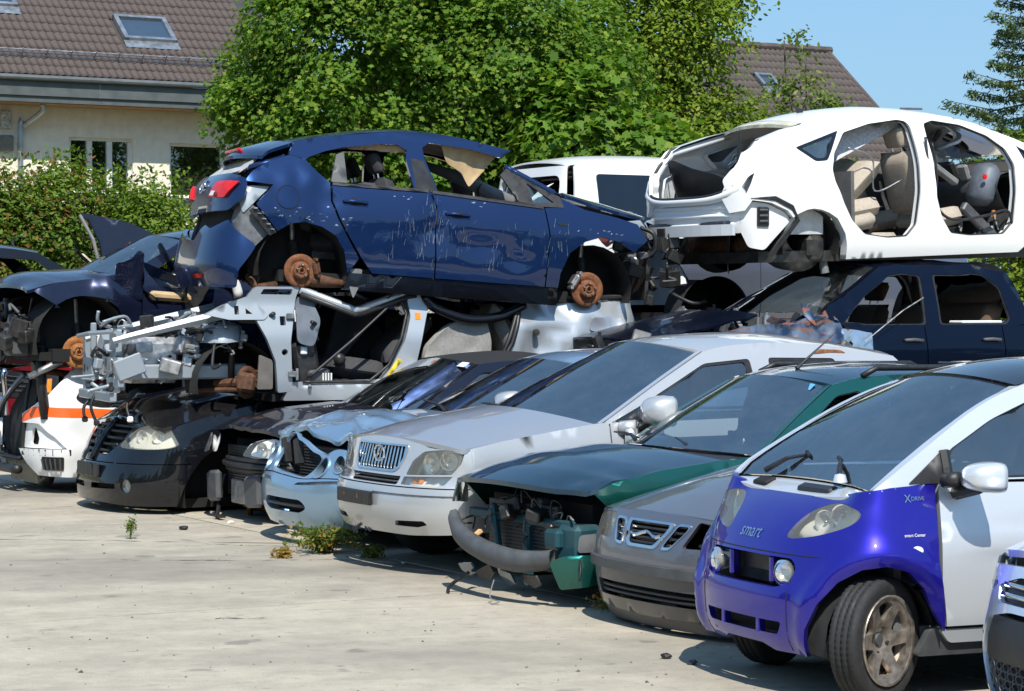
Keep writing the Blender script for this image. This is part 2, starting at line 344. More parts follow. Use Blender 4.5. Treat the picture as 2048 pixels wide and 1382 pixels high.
TM = tile_mesh(); TM.materials.append(TILE); TM2 = TM.copy(); TM2.materials[0] = TILE2
def house(name, label, origin, deg, length, eave_z, pitch, rows, cols_from, cols_to, tmesh, wall_h, depth, dec=None, base_z=1.2, skip=()):
    """wall runs along local x, its outside looks to -y, the roof climbs to +y"""
    h = empty(name, (origin[0], origin[1], 0), R(deg)); tag(h, label, 'house')
    p = R(pitch); C, S_ = math.cos(p), math.sin(p); ov = .75
    roof = mesh('roof', [(-.3, -ov, eave_z), (length, -ov, eave_z), (length, -ov + rows * .31 * C, eave_z + rows * .31 * S_), (-.3, -ov + rows * .31 * C, eave_z + rows * .31 * S_),
                         (length, -ov + 2 * rows * .31 * C, eave_z), (-.3, -ov + 2 * rows * .31 * C, eave_z), (-.3, -ov, eave_z - .06), (length, -ov, eave_z - .06), (length, -ov + rows * .31 * C, eave_z + rows * .31 * S_ - .2)],
                [(0, 1, 2, 3), (3, 2, 4, 5), (0, 6, 7, 1)], plain('roof_underlay', (.05, .045, .042), .9), h, False)
    n = 0; far = []
    for r in range(rows):
        for c in range(cols_from, cols_to):
            x = c * .3; y = -ov + r * .31 * C; z = eave_z + r * .31 * S_ + .012
            if any(x0 - .28 < x < x1 - .02 and r0 - 1 < r < r1 for x0, x1, r0, r1 in skip): continue
            o = bpy.data.objects.new('tile', tmesh); COL.objects.link(o); o.parent = roof; o.location = (x, y, z); o.rotation_euler = (p + R(rng.normal(0, .35)), R(rng.normal(0, .3)), 0); n += 1
    return h, roof, C, S_, ov
# left house
H1 = np.array([-5.64, 48.]) - UX * 16
h1, r1, C1, S1, ov = house('house', 'cream rendered house with brown tiled roof, skylights and snow guard behind the hedge', H1, 29.7, 17.6, 6.1, 38, 15, 34, 56, TM, 4, 9, skip=((13.9, 15.0, 4, 7), (10.95, 12.0, 7.4, 11.4)))
def rect(x0, x1, z0, z1): return [(x0, z0), (x1, z0), (x1, z1), (x0, z1)]
wm = lambda uv, d: np.stack([uv[:, 0], np.full(len(uv), 0.) + d, uv[:, 1]], 1)
wins = [(12.66, 13.96, 3.95, 5.03, 3), (14.72, 15.92, 3.9, 4.98, 1), (10.4, 11.1, 4.0, 5.15, 1)]
plate('wall', rect(-.2, 17.2, 1., 5.62), wm, PLAST, h1, holes=[rect(*w[:4]) for w in wins], h=.6, t=.16, smooth=False)
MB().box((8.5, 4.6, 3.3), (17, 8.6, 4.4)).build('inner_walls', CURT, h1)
for x0, x1, z0, z1, k in wins:
    w = MB()
    for a, b, c, d in ((x0, x1, z0, z0 + .06), (x0, x1, z1 - .06, z1)): w.box(((a + b) / 2, .13, (c + d) / 2), (b - a, .06, d - c))
    for i in range(k + 1):
        x = x0 + .035 + (x1 - x0 - .07) * i / k; w.box((x, .13, (z0 + z1) / 2), (.07 if i in (0, k) else .11, .058, z1 - z0 - .13))
    fr = w.build('window', PVC, h1); fr.data.name = 'window'
    for i in range(k):
        a = x0 + .07 + (x1 - x0 - .14) * i / k; b = x0 + .07 + (x1 - x0 - .14) * (i + 1) / k
        mesh('pane', [(a, .15, z0 + .05), (b, .15, z0 + .05), (b, .15, z1 - .05), (a, .15, z1 - .05)], [(0, 1, 2, 3)], PANE, fr, False)
    mesh('window_sill', *(lambda m: (m.v, m.f))(MB().box(((x0 + x1) / 2, -.04, z0 - .03), (x1 - x0 + .12, .16, .05))), ZINC, fr, False)
MB().box((8.6, -ov - .02, 5.86), (18, .05, .28)).box((8.6, -ov + .02, 5.68), (18, .05, .16)).build('fascia', FASC, h1)
for x in (10.2, 13.0, 15.8): MB().box((x, -ov - .048, 5.86), (.012, .01, .275)).build('fascia_joint', ZINC, h1)
MB().box((8.6, -ov / 2, 5.6), (17.8, ov - .1, .03)).build('soffit', WOOD, h1)
MB().tube([(-.3, -ov - .1, 6.05), (17.6, -ov - .1, 6.05)], .055, 10).build('gutter', FASC, h1)
MB().tube(cat([(11.95, -.55, 5.58), (11.95, -.5, 5.45), (11.72, -.14, 5.2), (11.66, -.1, 5.05), (11.66, -.1, 2)], 5), .05, 10).build('downpipe', ZINC, h1)
MB().box((11.38, -.06, 5.3), (.2, .14, .34), ch=.02).build('vent_box', plain('rusty_white', (.5, .47, .42), .7, 0, .6, 20), h1); MB().box((11.4, -.05, 4.86), (.26, .1, .3), ch=.02).build('meter_box', plain('stone_grey', (.2, .19, .17), .7), h1)
pr = MB(); [pr.box((10.3 - .28 * i, -.45, 5.02), (.26, .9, .05), Matrix.Rotation(R(18), 4, 'X'), .02) for i in range(5)]; pr.build('porch_roof', TILE, h1); MB().box((9.9, -.75, 4.86), (1.5, .2, .16)).build('porch_beam', BLK, h1)
def roofpt(x, r, up=.0): return (x, -ov + r * .31 * C1 - up * S1, 6.1 + r * .31 * S1 + up * C1)
sg = empty('snow_guard', (0, 0, 0)); sg.parent = h1
for k, u in enumerate((.06, .13, .2)): MB().tube([roofpt(9.5, 1.9, u), roofpt(17, 1.9, u)], .011, 6).build('rail', ZINC, sg)
for i in range(16):
    x = 9.7 + i * .48; MB().tube([roofpt(x, 1.9, .03), roofpt(x, 1.9, .23)], .014, 5).tube([roofpt(x, 1.9, .2), roofpt(x, 2.5, .05)], .009, 5).build('bracket', ZINC, sg)
def skylight(x0, x1, r0, r1, par, pt, open_=.0):
    f = empty('skylight', (0, 0, 0)); f.parent = par; b = MB()
    for a, bb, c, d in ((x0, x1, r0, r0 + .25), (x0, x1, r1 - .25, r1)): b.add([pt(a, c, .02), pt(bb, c, .02), pt(bb, d, .02), pt(a, d, .02), pt(a, c, .12), pt(bb, c, .12), pt(bb, d, .12), pt(a, d, .12)], [(4, 5, 6, 7), (0, 1, 5, 4), (1, 2, 6, 5), (2, 3, 7, 6), (3, 0, 4, 7)])
    for a, bb in ((x0, x0 + .09), (x1 - .09, x1)): b.add([pt(a, r0, .02), pt(bb, r0, .02), pt(bb, r1, .02), pt(a, r1, .02), pt(a, r0, .118), pt(bb, r0, .118), pt(bb, r1, .118), pt(a, r1, .118)], [(4, 5, 6, 7), (0, 1, 5, 4), (1, 2, 6, 5), (2, 3, 7, 6), (3, 0, 4, 7)])
    b.build('skylight_frame', ZINC, f)
    mesh('pane', [pt(x0 + .08, r0 + .2, .08), pt(x1 - .08, r0 + .2, .08), pt(x1 - .08, r1 - .2, .08), pt(x0 + .08, r1 - .2, .08)], [(0, 1, 2, 3)], plain('sky_pane', (.25, .3, .34), .04, .9, .1, 2), f, False)
    mesh('flashing', [pt(x0 - .02, r0 - .75, .045), pt(x1 + .02, r0 - .75, .045), pt(x1 + .02, r0, .06), pt(x0 - .02, r0, .06)], [(0, 1, 2, 3)], ZINC, f, False); return f
skylight(13.9, 15.0, 4.4, 7.2, h1, roofpt); skylight(10.95, 12.0, 7.6, 11.4, h1, roofpt)
MB().box((13.0, 2.1, 8.85), (.4, .5, .5), ch=.03).build('roof_vent', ZINC, h1)
# right house, only its roof stands above the wrecks
H2e = np.array([7.35, 60.]) - UX * 12
h2, r2, C2, S2, _ = house('house', 'house with weathered brown roof and small skylight behind the thin sapling', H2e + np.array([.4955, -.868]) * 4.2, 29.7, 12.05, 4.75, 38, 17, 17, 40, TM2, 4, 9, skip=((9.0, 9.6, 11, 13),))
def roofpt2(x, r, up=.0): return (x, -.75 + r * .31 * C2 - up * S2, 4.75 + r * .31 * S2 + up * C2)
skylight(9.05, 9.55, 11.2, 12.8, h2, roofpt2); skylight(6.7, 7.7, 13.6, 15.2, h2, roofpt2)
for i in range(26): MB().tube([(5.1 + i * .27, -.75 + 17 * .31 * C2, 4.8 + 17 * .31 * S2 + .012 * (i % 2)), (5.4 + i * .27, -.75 + 17 * .31 * C2, 4.82 + 17 * .31 * S2)], .09, 8).build('ridge_tile', TILE2, r2)
for i in range(17): MB().box(roofpt2(12.06, i + .5, .02), (.1, .33, .1), Matrix.Rotation(R(38), 4, 'X'), .02).build('verge_tile', TILE2, r2)
MB().box((6, 4, 2.9), (11.8, 8., 3.7)).build('wall', PLAST, h2)
MB().add([(12, -.6, 4.6), (12, 8.0, 4.6), (12, 3.4, 4.75 + 16.6 * .31 * S2)], [(0, 1, 2)]).build('gable', PLAST, h2)
MB().tube([roofpt2(12.2, 3.5, -.5), (12.2, .1, 5.9)], .02, 6).build('lightning_rod', DSTEEL, h2)

# ---------------------------------------------------------------- trees, hedge, fence
def leafmat(name, c, tr=.35):
    m, n, p = newmat(name); n.nodes.remove(p); out = n.nodes['Material Output']; t = nz(n, 1.1, 3); b = nz(n, 30, 2)
    r = ramp(n, t.outputs[0], [(.3, tuple(x * .75 for x in c)), (.7, tuple(x * 1.2 for x in c))]).outputs[0]; r = mixc(n, ramp(n, b.outputs[0], [(.4, (0,) * 3), (.8, (.5,) * 3)]).outputs[0], r, tuple(x * 1.5 for x in c))
    d = n.nodes.new('ShaderNodeBsdfPrincipled'); d.inputs['Roughness'].default_value = .6; d.inputs['Specular IOR Level'].default_value = .2; n.links.new(r, d.inputs['Base Color'])
    q = n.nodes.new('ShaderNodeBsdfTranslucent'); c2 = n.nodes.new('ShaderNodeMix'); c2.data_type = 'RGBA'; c2.blend_type = 'MULTIPLY'; c2.inputs[0].default_value = 1; n.links.new(r, c2.inputs[6]); c2.inputs[7].default_value = (1.5, 1.6, .5, 1); n.links.new(c2.outputs[2], q.inputs[0])
    x = n.nodes.new('ShaderNodeMixShader'); x.inputs[0].default_value = tr; n.links.new(d.outputs[0], x.inputs[1]); n.links.new(q.outputs[0], x.inputs[2]); n.links.new(x.outputs[0], out.inputs[0]); return m
LG = [leafmat('maple_green', (.10, .19, .02)), leafmat('maple_deep', (.06, .13, .016)), leafmat('maple_yellow', (.17, .24, .03))]
LH = [leafmat('ash_green', (.15, .22, .02)), leafmat('ash_deep', (.08, .14, .015)), leafmat('ash_yellow', (.22, .26, .03))]
LR = [leafmat('hedge_green', (.12, .19, .025)), leafmat('hedge_copper', (.22, .10, .03)), leafmat('hedge_deep', (.06, .11, .016))]
LS = [leafmat('sapling_green', (.11, .17, .03)), leafmat('sapling_pale', (.2, .23, .06)), leafmat('sapling_deep', (.06, .11, .02))]
BARK = plain('bark', (.09, .065, .045), .95, 0, .5, 6, .6); BARKP = plain('pine_bark', (.2, .09, .04), .95, 0, .5, 6, .6)
MAPLE = [(0, -.45), (.42, -.36), (.3, -.02), (.5, .2), (.14, .2), (0, .52), (-.14, .2), (-.5, .2), (-.3, -.02), (-.42, -.36)]
OVAL = [(0, -.5), (.22, -.15), (.2, .2), (0, .5), (-.2, .2), (-.22, -.15)]
def leaves(name, P, N, size, shape, mats, wts, parent, fold=.12):
    """one leaf-shaped face per point P with normal N"""
    n = len(P); S0 = np.array(shape); m = len(S0)
    N = N / np.linalg.norm(N, axis=1)[:, None]; A = np.cross(N, rng.normal(size=(n, 3))); A /= np.linalg.norm(A, axis=1)[:, None]; B = np.cross(N, A)
    sz = size * rng.uniform(.6, 1.25, n)
    V = P[:, None] + (A[:, None] * S0[None, :, :1] + B[:, None] * S0[None, :, 1:2]) * sz[:, None, None] - N[:, None] * (np.abs(S0[:, 0]) * fold * 2)[None, :, None] * sz[:, None, None]
    me = bpy.data.meshes.new(name); me.vertices.add(n * m); me.vertices.foreach_set('co', V.reshape(-1).astype(np.float32)); me.loops.add(n * m); me.loops.foreach_set('vertex_index', np.arange(n * m, dtype=np.int32))
    me.polygons.add(n); me.polygons.foreach_set('loop_start', np.arange(0, n * m, m, dtype=np.int32)); me.polygons.foreach_set('loop_total', np.full(n, m, np.int32))
    for mm in mats: me.materials.append(mm)
    me.polygons.foreach_set('material_index', rng.choice(len(mats), n, p=wts).astype(np.int32)); me.update(); me.validate()
    o = bpy.data.objects.new(name, me); COL.objects.link(o); o.parent = parent; return o
def crown_pts(blobs, clumps, per, spread, flatk=.5, shell=.55):
    """leaf clumps (sprays) spread through a set of ellipsoids, thicker towards the skin"""
    vol = np.array([b[3] * b[4] * b[5] for b in blobs]) ** .67; P = []; N = []
    for b, k in zip(blobs, rng.multinomial(clumps, vol / vol.sum())):
        d = rng.normal(size=(k, 3)); d /= np.linalg.norm(d, axis=1)[:, None]; r = shell + (1 - shell) * rng.random(k) ** .7; r *= 1 + .16 * hashn(d, 2.3, b[0])
        c = np.array(b[:3]) + d * r[:, None] * np.array(b[3:6]); ax = d * .75 + np.array([0, 0, .75])
        for ci, ai in zip(c, ax):
            m = rng.poisson(per) + 3; q = rng.normal(size=(m, 3)) * spread; ai = ai / np.linalg.norm(ai); q -= np.outer(q @ ai, ai) * (1 - flatk); q[:, 2] -= .25 * np.linalg.norm(q, axis=1)
            P.append(ci + q); N.append(ai + rng.normal(size=(m, 3)) * .42)
    return np.concatenate(P), np.concatenate(N)
def lumpy(blobs, n, r0, r1):
    """bunches of foliage standing proud of the big crown shapes"""
    out = []
    for i in range(n):
        b = blobs[rng.choice(len(blobs), p=(lambda w: w / w.sum())(np.array([q[3] * q[5] for q in blobs])))]; d = rng.normal(size=3); d /= np.linalg.norm(d); r = rng.uniform(r0, r1); out.append((*(np.array(b[:3]) + d * np.array(b[3:6]) * .86), r, r, r * .7))
    return out
def limbs(base, tips, r0, mat, parent, name='trunk', wob=.15):
    mb = MB()
    for t, rr in tips:
        b = np.array(base, float); t = np.array(t, float); pts = []
        for i in range(7):
            f = i / 6; p = b + (t - b) * np.array([f ** 1.4, f ** 1.4, f]); p[:2] += rng.normal(size=2) * wob * (i not in (0,)); pts.append(p)
        mb.tube(cat(pts, 3), [r0 * rr * (1 - .85 * k / 18) + .008 for k in range(19)], 7)
    return mb.build(name, mat, parent, True)
def tree(name, label, loc, h, blobs, clumps, per, spread, size, shape, mats, wts, r0=.2, bark=None, group=None, shell=.55, flatk=.5, ntips=14):
    t = empty(name, loc); tag(t, label, 'tree', group); P, N = crown_pts(blobs, clumps, per, spread, flatk, shell)
    leaves('crown', P, N, size, shape, mats, wts, t)
    tips = [((0, 0, h * .9), 1)] + [(tuple(P[i] * np.array([.85, .85, 1]) - np.array([0, 0, .2])), rng.uniform(.25, .5)) for i in rng.integers(0, len(P), ntips)]
    limbs((0, 0, 0), tips, r0, bark or BARK, t); return t
def wpos(px, d): return ((px - 1024) / 4800 * d, d)
tree('maple_tree', 'big dense maple tree with layered green leaves overhanging the tiled house roof', (*wpos(800, 38), 1.4), 7, [(-.1, 0, 4.0, 2.6, 2.2, 2.6), (1.6, .3, 3.6, 2.2, 2.0, 2.3), (-1.9, .2, 3.6, 1.15, 1.3, 1.3), (-1.5, -.3, 2.3, .9, .9, .8), (-.2, .2, 6.4, 2.4, 2.0, 1.8), (2.6, -.3, 3.0, 1.3, 1.2, 1.3), (.3, -1.2, 2.6, 1.2, .9, 1.), (1.6, -1.2, 4.4, 1.3, .9, 1.), (-.9, -1.3, 4.6, 1.2, .8, 1.1), (.2, -1.3, 5.9, 1.3, .9, .9)] + lumpy([(-.1, 0, 4.0, 2.6, 2.2, 2.6), (1.6, .3, 3.6, 2.2, 2.0, 2.3), (-1.9, .2, 3.6, 1.15, 1.3, 1.3), (-.2, .2, 6.4, 2.4, 2.0, 1.8), (2.4, -.3, 3.0, 1.5, 1.2, 1.3)], 70, .4, .75), 3300, 35, .16, .088, MAPLE, LG, [.55, .22, .23], .13, ntips=16, shell=.78)
tree('maple_tree', 'low bushy maple with pale green leaves under the feathery tree', (*wpos(1270, 36), 1.4), 3.6, [(0, 0, 2.35, 1.15, 1., .95), (-.9, .3, 2.9, 1., 1., 1.2), (-1.2, .5, 1.6, 1.2, .9, .7)], 420, 24, .2, .16, MAPLE, LG, [.6, .2, .2], .12)
tree('hornbeam_tree', 'feathery yellow green tree with long hanging sprays beside the brown roof', (*wpos(1368, 41), 1.4), 7.5, [(.2, 0, 3.4, 1.5, 1.4, 1.0), (-.3, 0, 5.0, 1.3, 1.4, 1.2), (1.0, 0, 2.8, .75, .8, .7), (-.9, 0, 6.6, 1.1, 1.3, 1.3), (.55, 0, 5.5, .4, .4, .22), (1.0, 0, 5.9, .25, .3, .14)], 1300, 24, .22, .11, OVAL, LH, [.55, .25, .2], .16, shell=.3, flatk=.35)
tree('birch_sapling', 'thin young sapling with sparse pale leaves in front of the weathered roof', (*wpos(1592, 47), 1.3), 6.3, [(0, 0, 3.6, .95, .8, .75), (0, 0, 4.7, .8, .6, .5), (.05, 0, 5.7, .25, .2, .5), (-.5, 0, 2.8, .6, .5, .5), (.6, 0, 4.4, .5, .4, .3), (.5, 0, 3.0, .5, .5, .5)], 260, 9, .16, .12, OVAL, LS, [.5, .35, .15], .05, shell=.15, ntips=26)
tree('hedge_tree', 'dark leafy undergrowth tree between the maple and the white van', (*wpos(1160, 43), 1.2), 4, [(0, 0, 2.2, 3.6, 1.2, 1.6), (3.0, 1, 2.6, 2.2, 1.2, 1.3)], 520, 26, .26, .16, OVAL, [LG[1], LG[0], LR[2]], [.5, .15, .35], .15)
pt = empty('pine_tree', (*wpos(1186, 40), 1.3)); tag(pt, 'bare reddish pine trunk standing in the shade behind the white van', 'tree'); limbs((0, 0, 0), [((.06, 0, 6), 1)], .085, BARKP, pt, wob=.02); P, N = crown_pts([(0, 0, 5.6, .5, .5, .5)], 30, 20, .15); leaves('crown', P, N, .13, OVAL, LG, [.3, .6, .1], pt)
# spruce: whorled drooping boughs of needles
def spruce(loc, h, label, rad=2.1):
    t = empty('spruce_tree', loc); tag(t, label, 'tree'); limbs((0, 0, 0), [((0, 0, h), 1)], .16, BARK, t, wob=.02); P = []; N = []; mb = MB()
    for k in range(130):
        z = 1. + (h - 1.1) * (k / 129); L = rad * (1 - z / h) ** .72 * rng.uniform(.8, 1.2) + .15; a = k * 2.4 + rng.normal() * .2; dirv = np.array([math.cos(a), math.sin(a), 0]); m = int(46 * L) + 8
        f = np.sort(rng.random(m)) ** .7; c = np.outer(f * L, dirv) + np.array([0, 0, z]); c[:, 2] += -.28 * L * f + .26 * L * f ** 3
        side = np.array([-dirv[1], dirv[0], 0]); w = (1 - f) * .3 * L + .06
        for s in (-1, 1):
            for q in range(3): e = rng.random(m)[:, None]; P.append(c + side * s * (w[:, None] * e) + dirv * (.12 * e) + rng.normal(size=(m, 3)) * .03 - np.array([0, 0, .1]) * e); N.append(rng.normal(size=(m, 3)) * .6 + np.array([0, 0, .7]))
        mb.tube([np.array([0, 0, z]), c[len(c) // 2], c[-1]], [.025, .014, .005], 5)
    leaves('crown', np.concatenate(P), np.concatenate(N), .13, [(0, -.5), (.09, -.2), (.1, .2), (0, .5), (-.1, .2), (-.09, -.2)], [leafmat('spruce_needles', (.055, .095, .035), .15), leafmat('spruce_tips', (.11, .15, .045), .15)], [.7, .3], t); mb.build('bough', BARK, t)
spruce((*wpos(2125, 46), 1.2), 8.3, 'tall dark spruce with drooping boughs against the open sky', 3.1)
tree('lilac_bush', 'rounded light green bush in front of the spruce behind the white hatchback', (*wpos(2060, 38), 1.3), 2.6, [(0, 0, 2.2, .9, .8, 1.2), (.6, .3, 1.2, 1, .8, .9), (-.3, 0, .6, 1.2, .7, .8)], 330, 22, .18, .12, OVAL, LH, [.5, .3, .2], .06)
def shrub(label, px, d, w, h, mats, wts, n, z=1.3, dep=.9):
    t = empty('hedge_shrub', (*wpos(px, d), z)); tag(t, label, 'shrub'); b = [(rng.uniform(-.5, .5) * w * .75, rng.uniform(-.3, .3), h * rng.uniform(.3, .72), w * rng.uniform(.24, .36), dep * .6, h * .3) for _ in range(12)]
    P, N = crown_pts(b, int(n * 1.9), 20, .14, .6, .55); up = int(n * .35); P2 = np.stack([rng.uniform(-.5, .5, up) * w, rng.normal(size=up) * .3, h * (.85 + .2 * rng.random(up))], 1)
    leaves('foliage', np.concatenate([P, P2]), np.concatenate([N, rng.normal(size=(up, 3))]), .085, OVAL, mats, wts, t); limbs((0, 0, 0), [((rng.uniform(-.5, .5) * w, 0, h * .8), .8) for _ in range(7)], .035, BARK, t, 'stem'); return t
shrub('rounded hedge shrub with coppery red and green leaves under the house window', 35, 33.5, 2.1, 2.55, LR, [.7, .12, .18], 1100)
shrub('bright green hedge shrub between the copper one and the wrecks', 245, 34, 1.9, 2.35, [LR[0], LH[0], LR[2]], [.5, .3, .2], 1000)
shrub('small green hedge shrub partly hidden behind the blue hatchback tail', 345, 35, 1.2, 1.9, [LR[0], LH[0], LR[2]], [.55, .2, .25], 260)
shrub('dark copper shrub at the outer end of the hedge', -95, 33, 1.6, 2.5, LR, [.55, .2, .25], 420)
fe = empty('chain_link_fence', (0, 0, 0)); tag(fe, 'grey chain link fence with thin posts in front of the hedge', 'fence')
fa = np.array(wpos(-60, 32.6)); fz, fh = 1.3, 1.42; FL = 9.5
def fp(t, z): q = fa + UX * t; return (q[0], q[1], fz + z)
for i in range(5): MB().tube([fp(i * 2.2 + .6, -.3), fp(i * 2.2 + .6, fh + .06)], .028, 8).build('post', ZINC, fe)
w = MB(); st = .065; ns = int(FL / st)
for s in (-1, 1):
    for i in range(-22, ns):
        t0, t1 = i * st, i * st + fh; a, b = (0, fh) if s > 0 else (fh, 0)
        u0, u1 = max(0, -t0 / (t1 - t0)), min(1, (FL - t0) / (t1 - t0))
        if u1 > u0: w.tube([fp(t0 + (t1 - t0) * u0, a + (b - a) * u0), fp(t0 + (t1 - t0) * u1, a + (b - a) * u1)], .0032, 4, False)
wo_ = w.build('wire_mesh', ZINC, fe); wo_['kind'] = 'stuff'
for z in (.05, fh): MB().tube([fp(0, z), fp(FL, z)], .006, 5).build('strain_wire', ZINC, fe)

CRK = plain('crack_dirt', (.035, .03, .025), .95)
def crack(pts, w, seed):
    r_ = np.random.default_rng(seed); q = np.array(cat(pts, 14)); q[:, 1] += np.cumsum(r_.normal(size=len(q))) * .012; v = []; f = []
    for i, p in enumerate(q):
        ww = w * max(.0, r_.uniform(-.2, 1.3)); v += [(p[0], p[1] - ww, .003), (p[0], p[1] + ww, .003)]
    f = [(2 * i, 2 * i + 2, 2 * i + 3, 2 * i + 1) for i in range(len(q) - 1)]; mesh('crack', v, f, CRK, yd, False)
crack([(-6, 18.5), (-3.9, 18.3), (-2.6, 18.15), (-1.3, 17.9)], .009, 1); crack([(-2.75, 16.85), (-2.0, 16.8), (-1.2, 16.85), (-.5, 16.75)], .009, 2); crack([(-2.3, 17.95), (-1.6, 17.8), (-.9, 17.75)], .007, 3); crack([(-1.7, 13.7), (-1.4, 13.72)], .008, 4)
# unseen tree belt added behind the camera to give reflections a dark horizon
wd = empty('reflection_tree_belt', (0, 0, 0)); P = []; N = []
for i in range(90):
    a = R(150 + 235 * i / 89); rr_ = 34 + 4 * math.sin(i * 1.7); hh = 5.5 + 2.4 * math.sin(i * .9) + 1.5 * math.sin(i * 2.3); cx, cy = rr_ * math.cos(a), rr_ * math.sin(a); d = rng.normal(size=(150, 3)); d /= np.linalg.norm(d, axis=1)[:, None]
    P.append(np.array([cx, cy, hh * .5]) + d * np.array([2.2, 2.2, hh * .5])); N.append(d + rng.normal(size=d.shape) * .3)
wl = leaves('reflection_tree_belt', np.concatenate(P), np.concatenate(N), 1.5, OVAL, [LG[1], LR[2]], [.5, .5], None); bpy.data.objects.remove(wd); wl['kind'] = 'stuff'; tag(wl, 'added unseen belt of trees behind the viewer, darkening the reflected horizon', 'trees')
def smooth_tab(kn, n=90):
    kn=sorted(kn); z=np.array([k[0] for k in kn],float); o=np.array([k[1] for k in kn],float)
    if len(z)<3: return z,o
    h=np.diff(z); d=np.diff(o)/h; m=np.zeros(len(z)); m[0]=d[0]; m[-1]=d[-1]
    for i in range(1,len(z)-1):
        m[i]=0 if d[i-1]*d[i]<=0 else 2*d[i-1]*d[i]/(d[i-1]+d[i])
    zz=np.linspace(z[0],z[-1],n); i=np.clip(np.searchsorted(z,zz)-1,0,len(h)-1); t=(zz-z[i])/h[i]
    oo=(1+2*t)*(1-t)**2*o[i]+t*(1-t)**2*h[i]*m[i]+t*t*(3-2*t)*o[i+1]+t*t*(t-1)*h[i]*m[i+1]
    return zz,oo
class Surf:
    """Body skin: (s,z) -> xyz.  s = distance round the plan outline from the nose centre, + on the left; x<=0 behind the nose."""
    def __init__(S,L,hw,df=.45,pf=2.6,dr=.4,pr=2.8,so=((.2,.04),(.5,0),(.9,.03),(1.5,.3)),fo=((.2,.06),(.5,0),(.9,.2)),ro=((.2,.06),(.5,0),(1.,.08),(1.5,.4)),bow=.025):
        ph=np.linspace(0,math.pi/2,160)
        fx=-df*(1-np.cos(ph)**(2/pf)); fy=hw*np.sin(ph)**(2/pf)
        rx=-L+dr*(1-np.cos(ph)**(2/pr)); ry=hw*np.sin(ph)**(2/pr)
        sx=np.linspace(-df,-L+dr,240)[1:-1]
        X=np.concatenate([fx,sx,rx[::-1]]); Y=np.concatenate([fy,np.full(len(sx),hw),ry[::-1]])
        Y=Y*(1-bow*((X+L/2)/(L/2))**2)
        s=np.concatenate([[0],np.cumsum(np.hypot(np.diff(X),np.diff(Y)))])
        ss=np.linspace(0,s[-1],900); X=np.interp(ss,s,X); Y=np.interp(ss,s,Y)
        tx=np.gradient(X,ss); ty=np.gradient(Y,ss)
        k=np.hanning(25); k/=k.sum()
        txp=np.convolve(np.concatenate([-tx[1:13][::-1],tx,-tx[-13:-1][::-1]]),k,'valid'); typ=np.convolve(np.concatenate([ty[1:13][::-1],ty,ty[-13:-1][::-1]]),k,'valid')
        n=np.hypot(txp,typ); S.nx,S.ny=typ/n,-txp/n
        S.s,S.X,S.Y,S.L,S.hw=ss,X,Y,L,hw; S.so,S.fo,S.ro=[smooth_tab(t) for t in (so,fo,ro)]
        S.smax=ss[-1]; S.iw=int(np.argmax(Y))
    def __call__(S,s,z,inset=0.):
        s=np.asarray(s,float); z=np.asarray(z,float); a=np.abs(s); g=np.where(s<0,-1,1)
        x=np.interp(a,S.s,S.X); y=np.interp(a,S.s,S.Y); nx=np.interp(a,S.s,S.nx); ny=np.interp(a,S.s,S.ny)
        f=nx*nx; e=np.where(nx>0,np.interp(z,*S.fo),np.interp(z,*S.ro))
        o=(1-f)*np.interp(z,*S.so)+f*e+inset
        return np.stack([x-nx*o,(y-ny*o)*g,z+0*x],-1)
    def nrm(S,s):
        a=np.abs(s); g=np.where(np.asarray(s)<0,-1,1)
        return np.stack([np.interp(a,S.s,S.nx),np.interp(a,S.s,S.ny)*g,0*a],-1)
    def sx(S,x): return np.interp(-np.asarray(x,float),-S.X,S.s)
    def sy(S,y): return np.interp(y,S.Y[:S.iw],S.s[:S.iw])

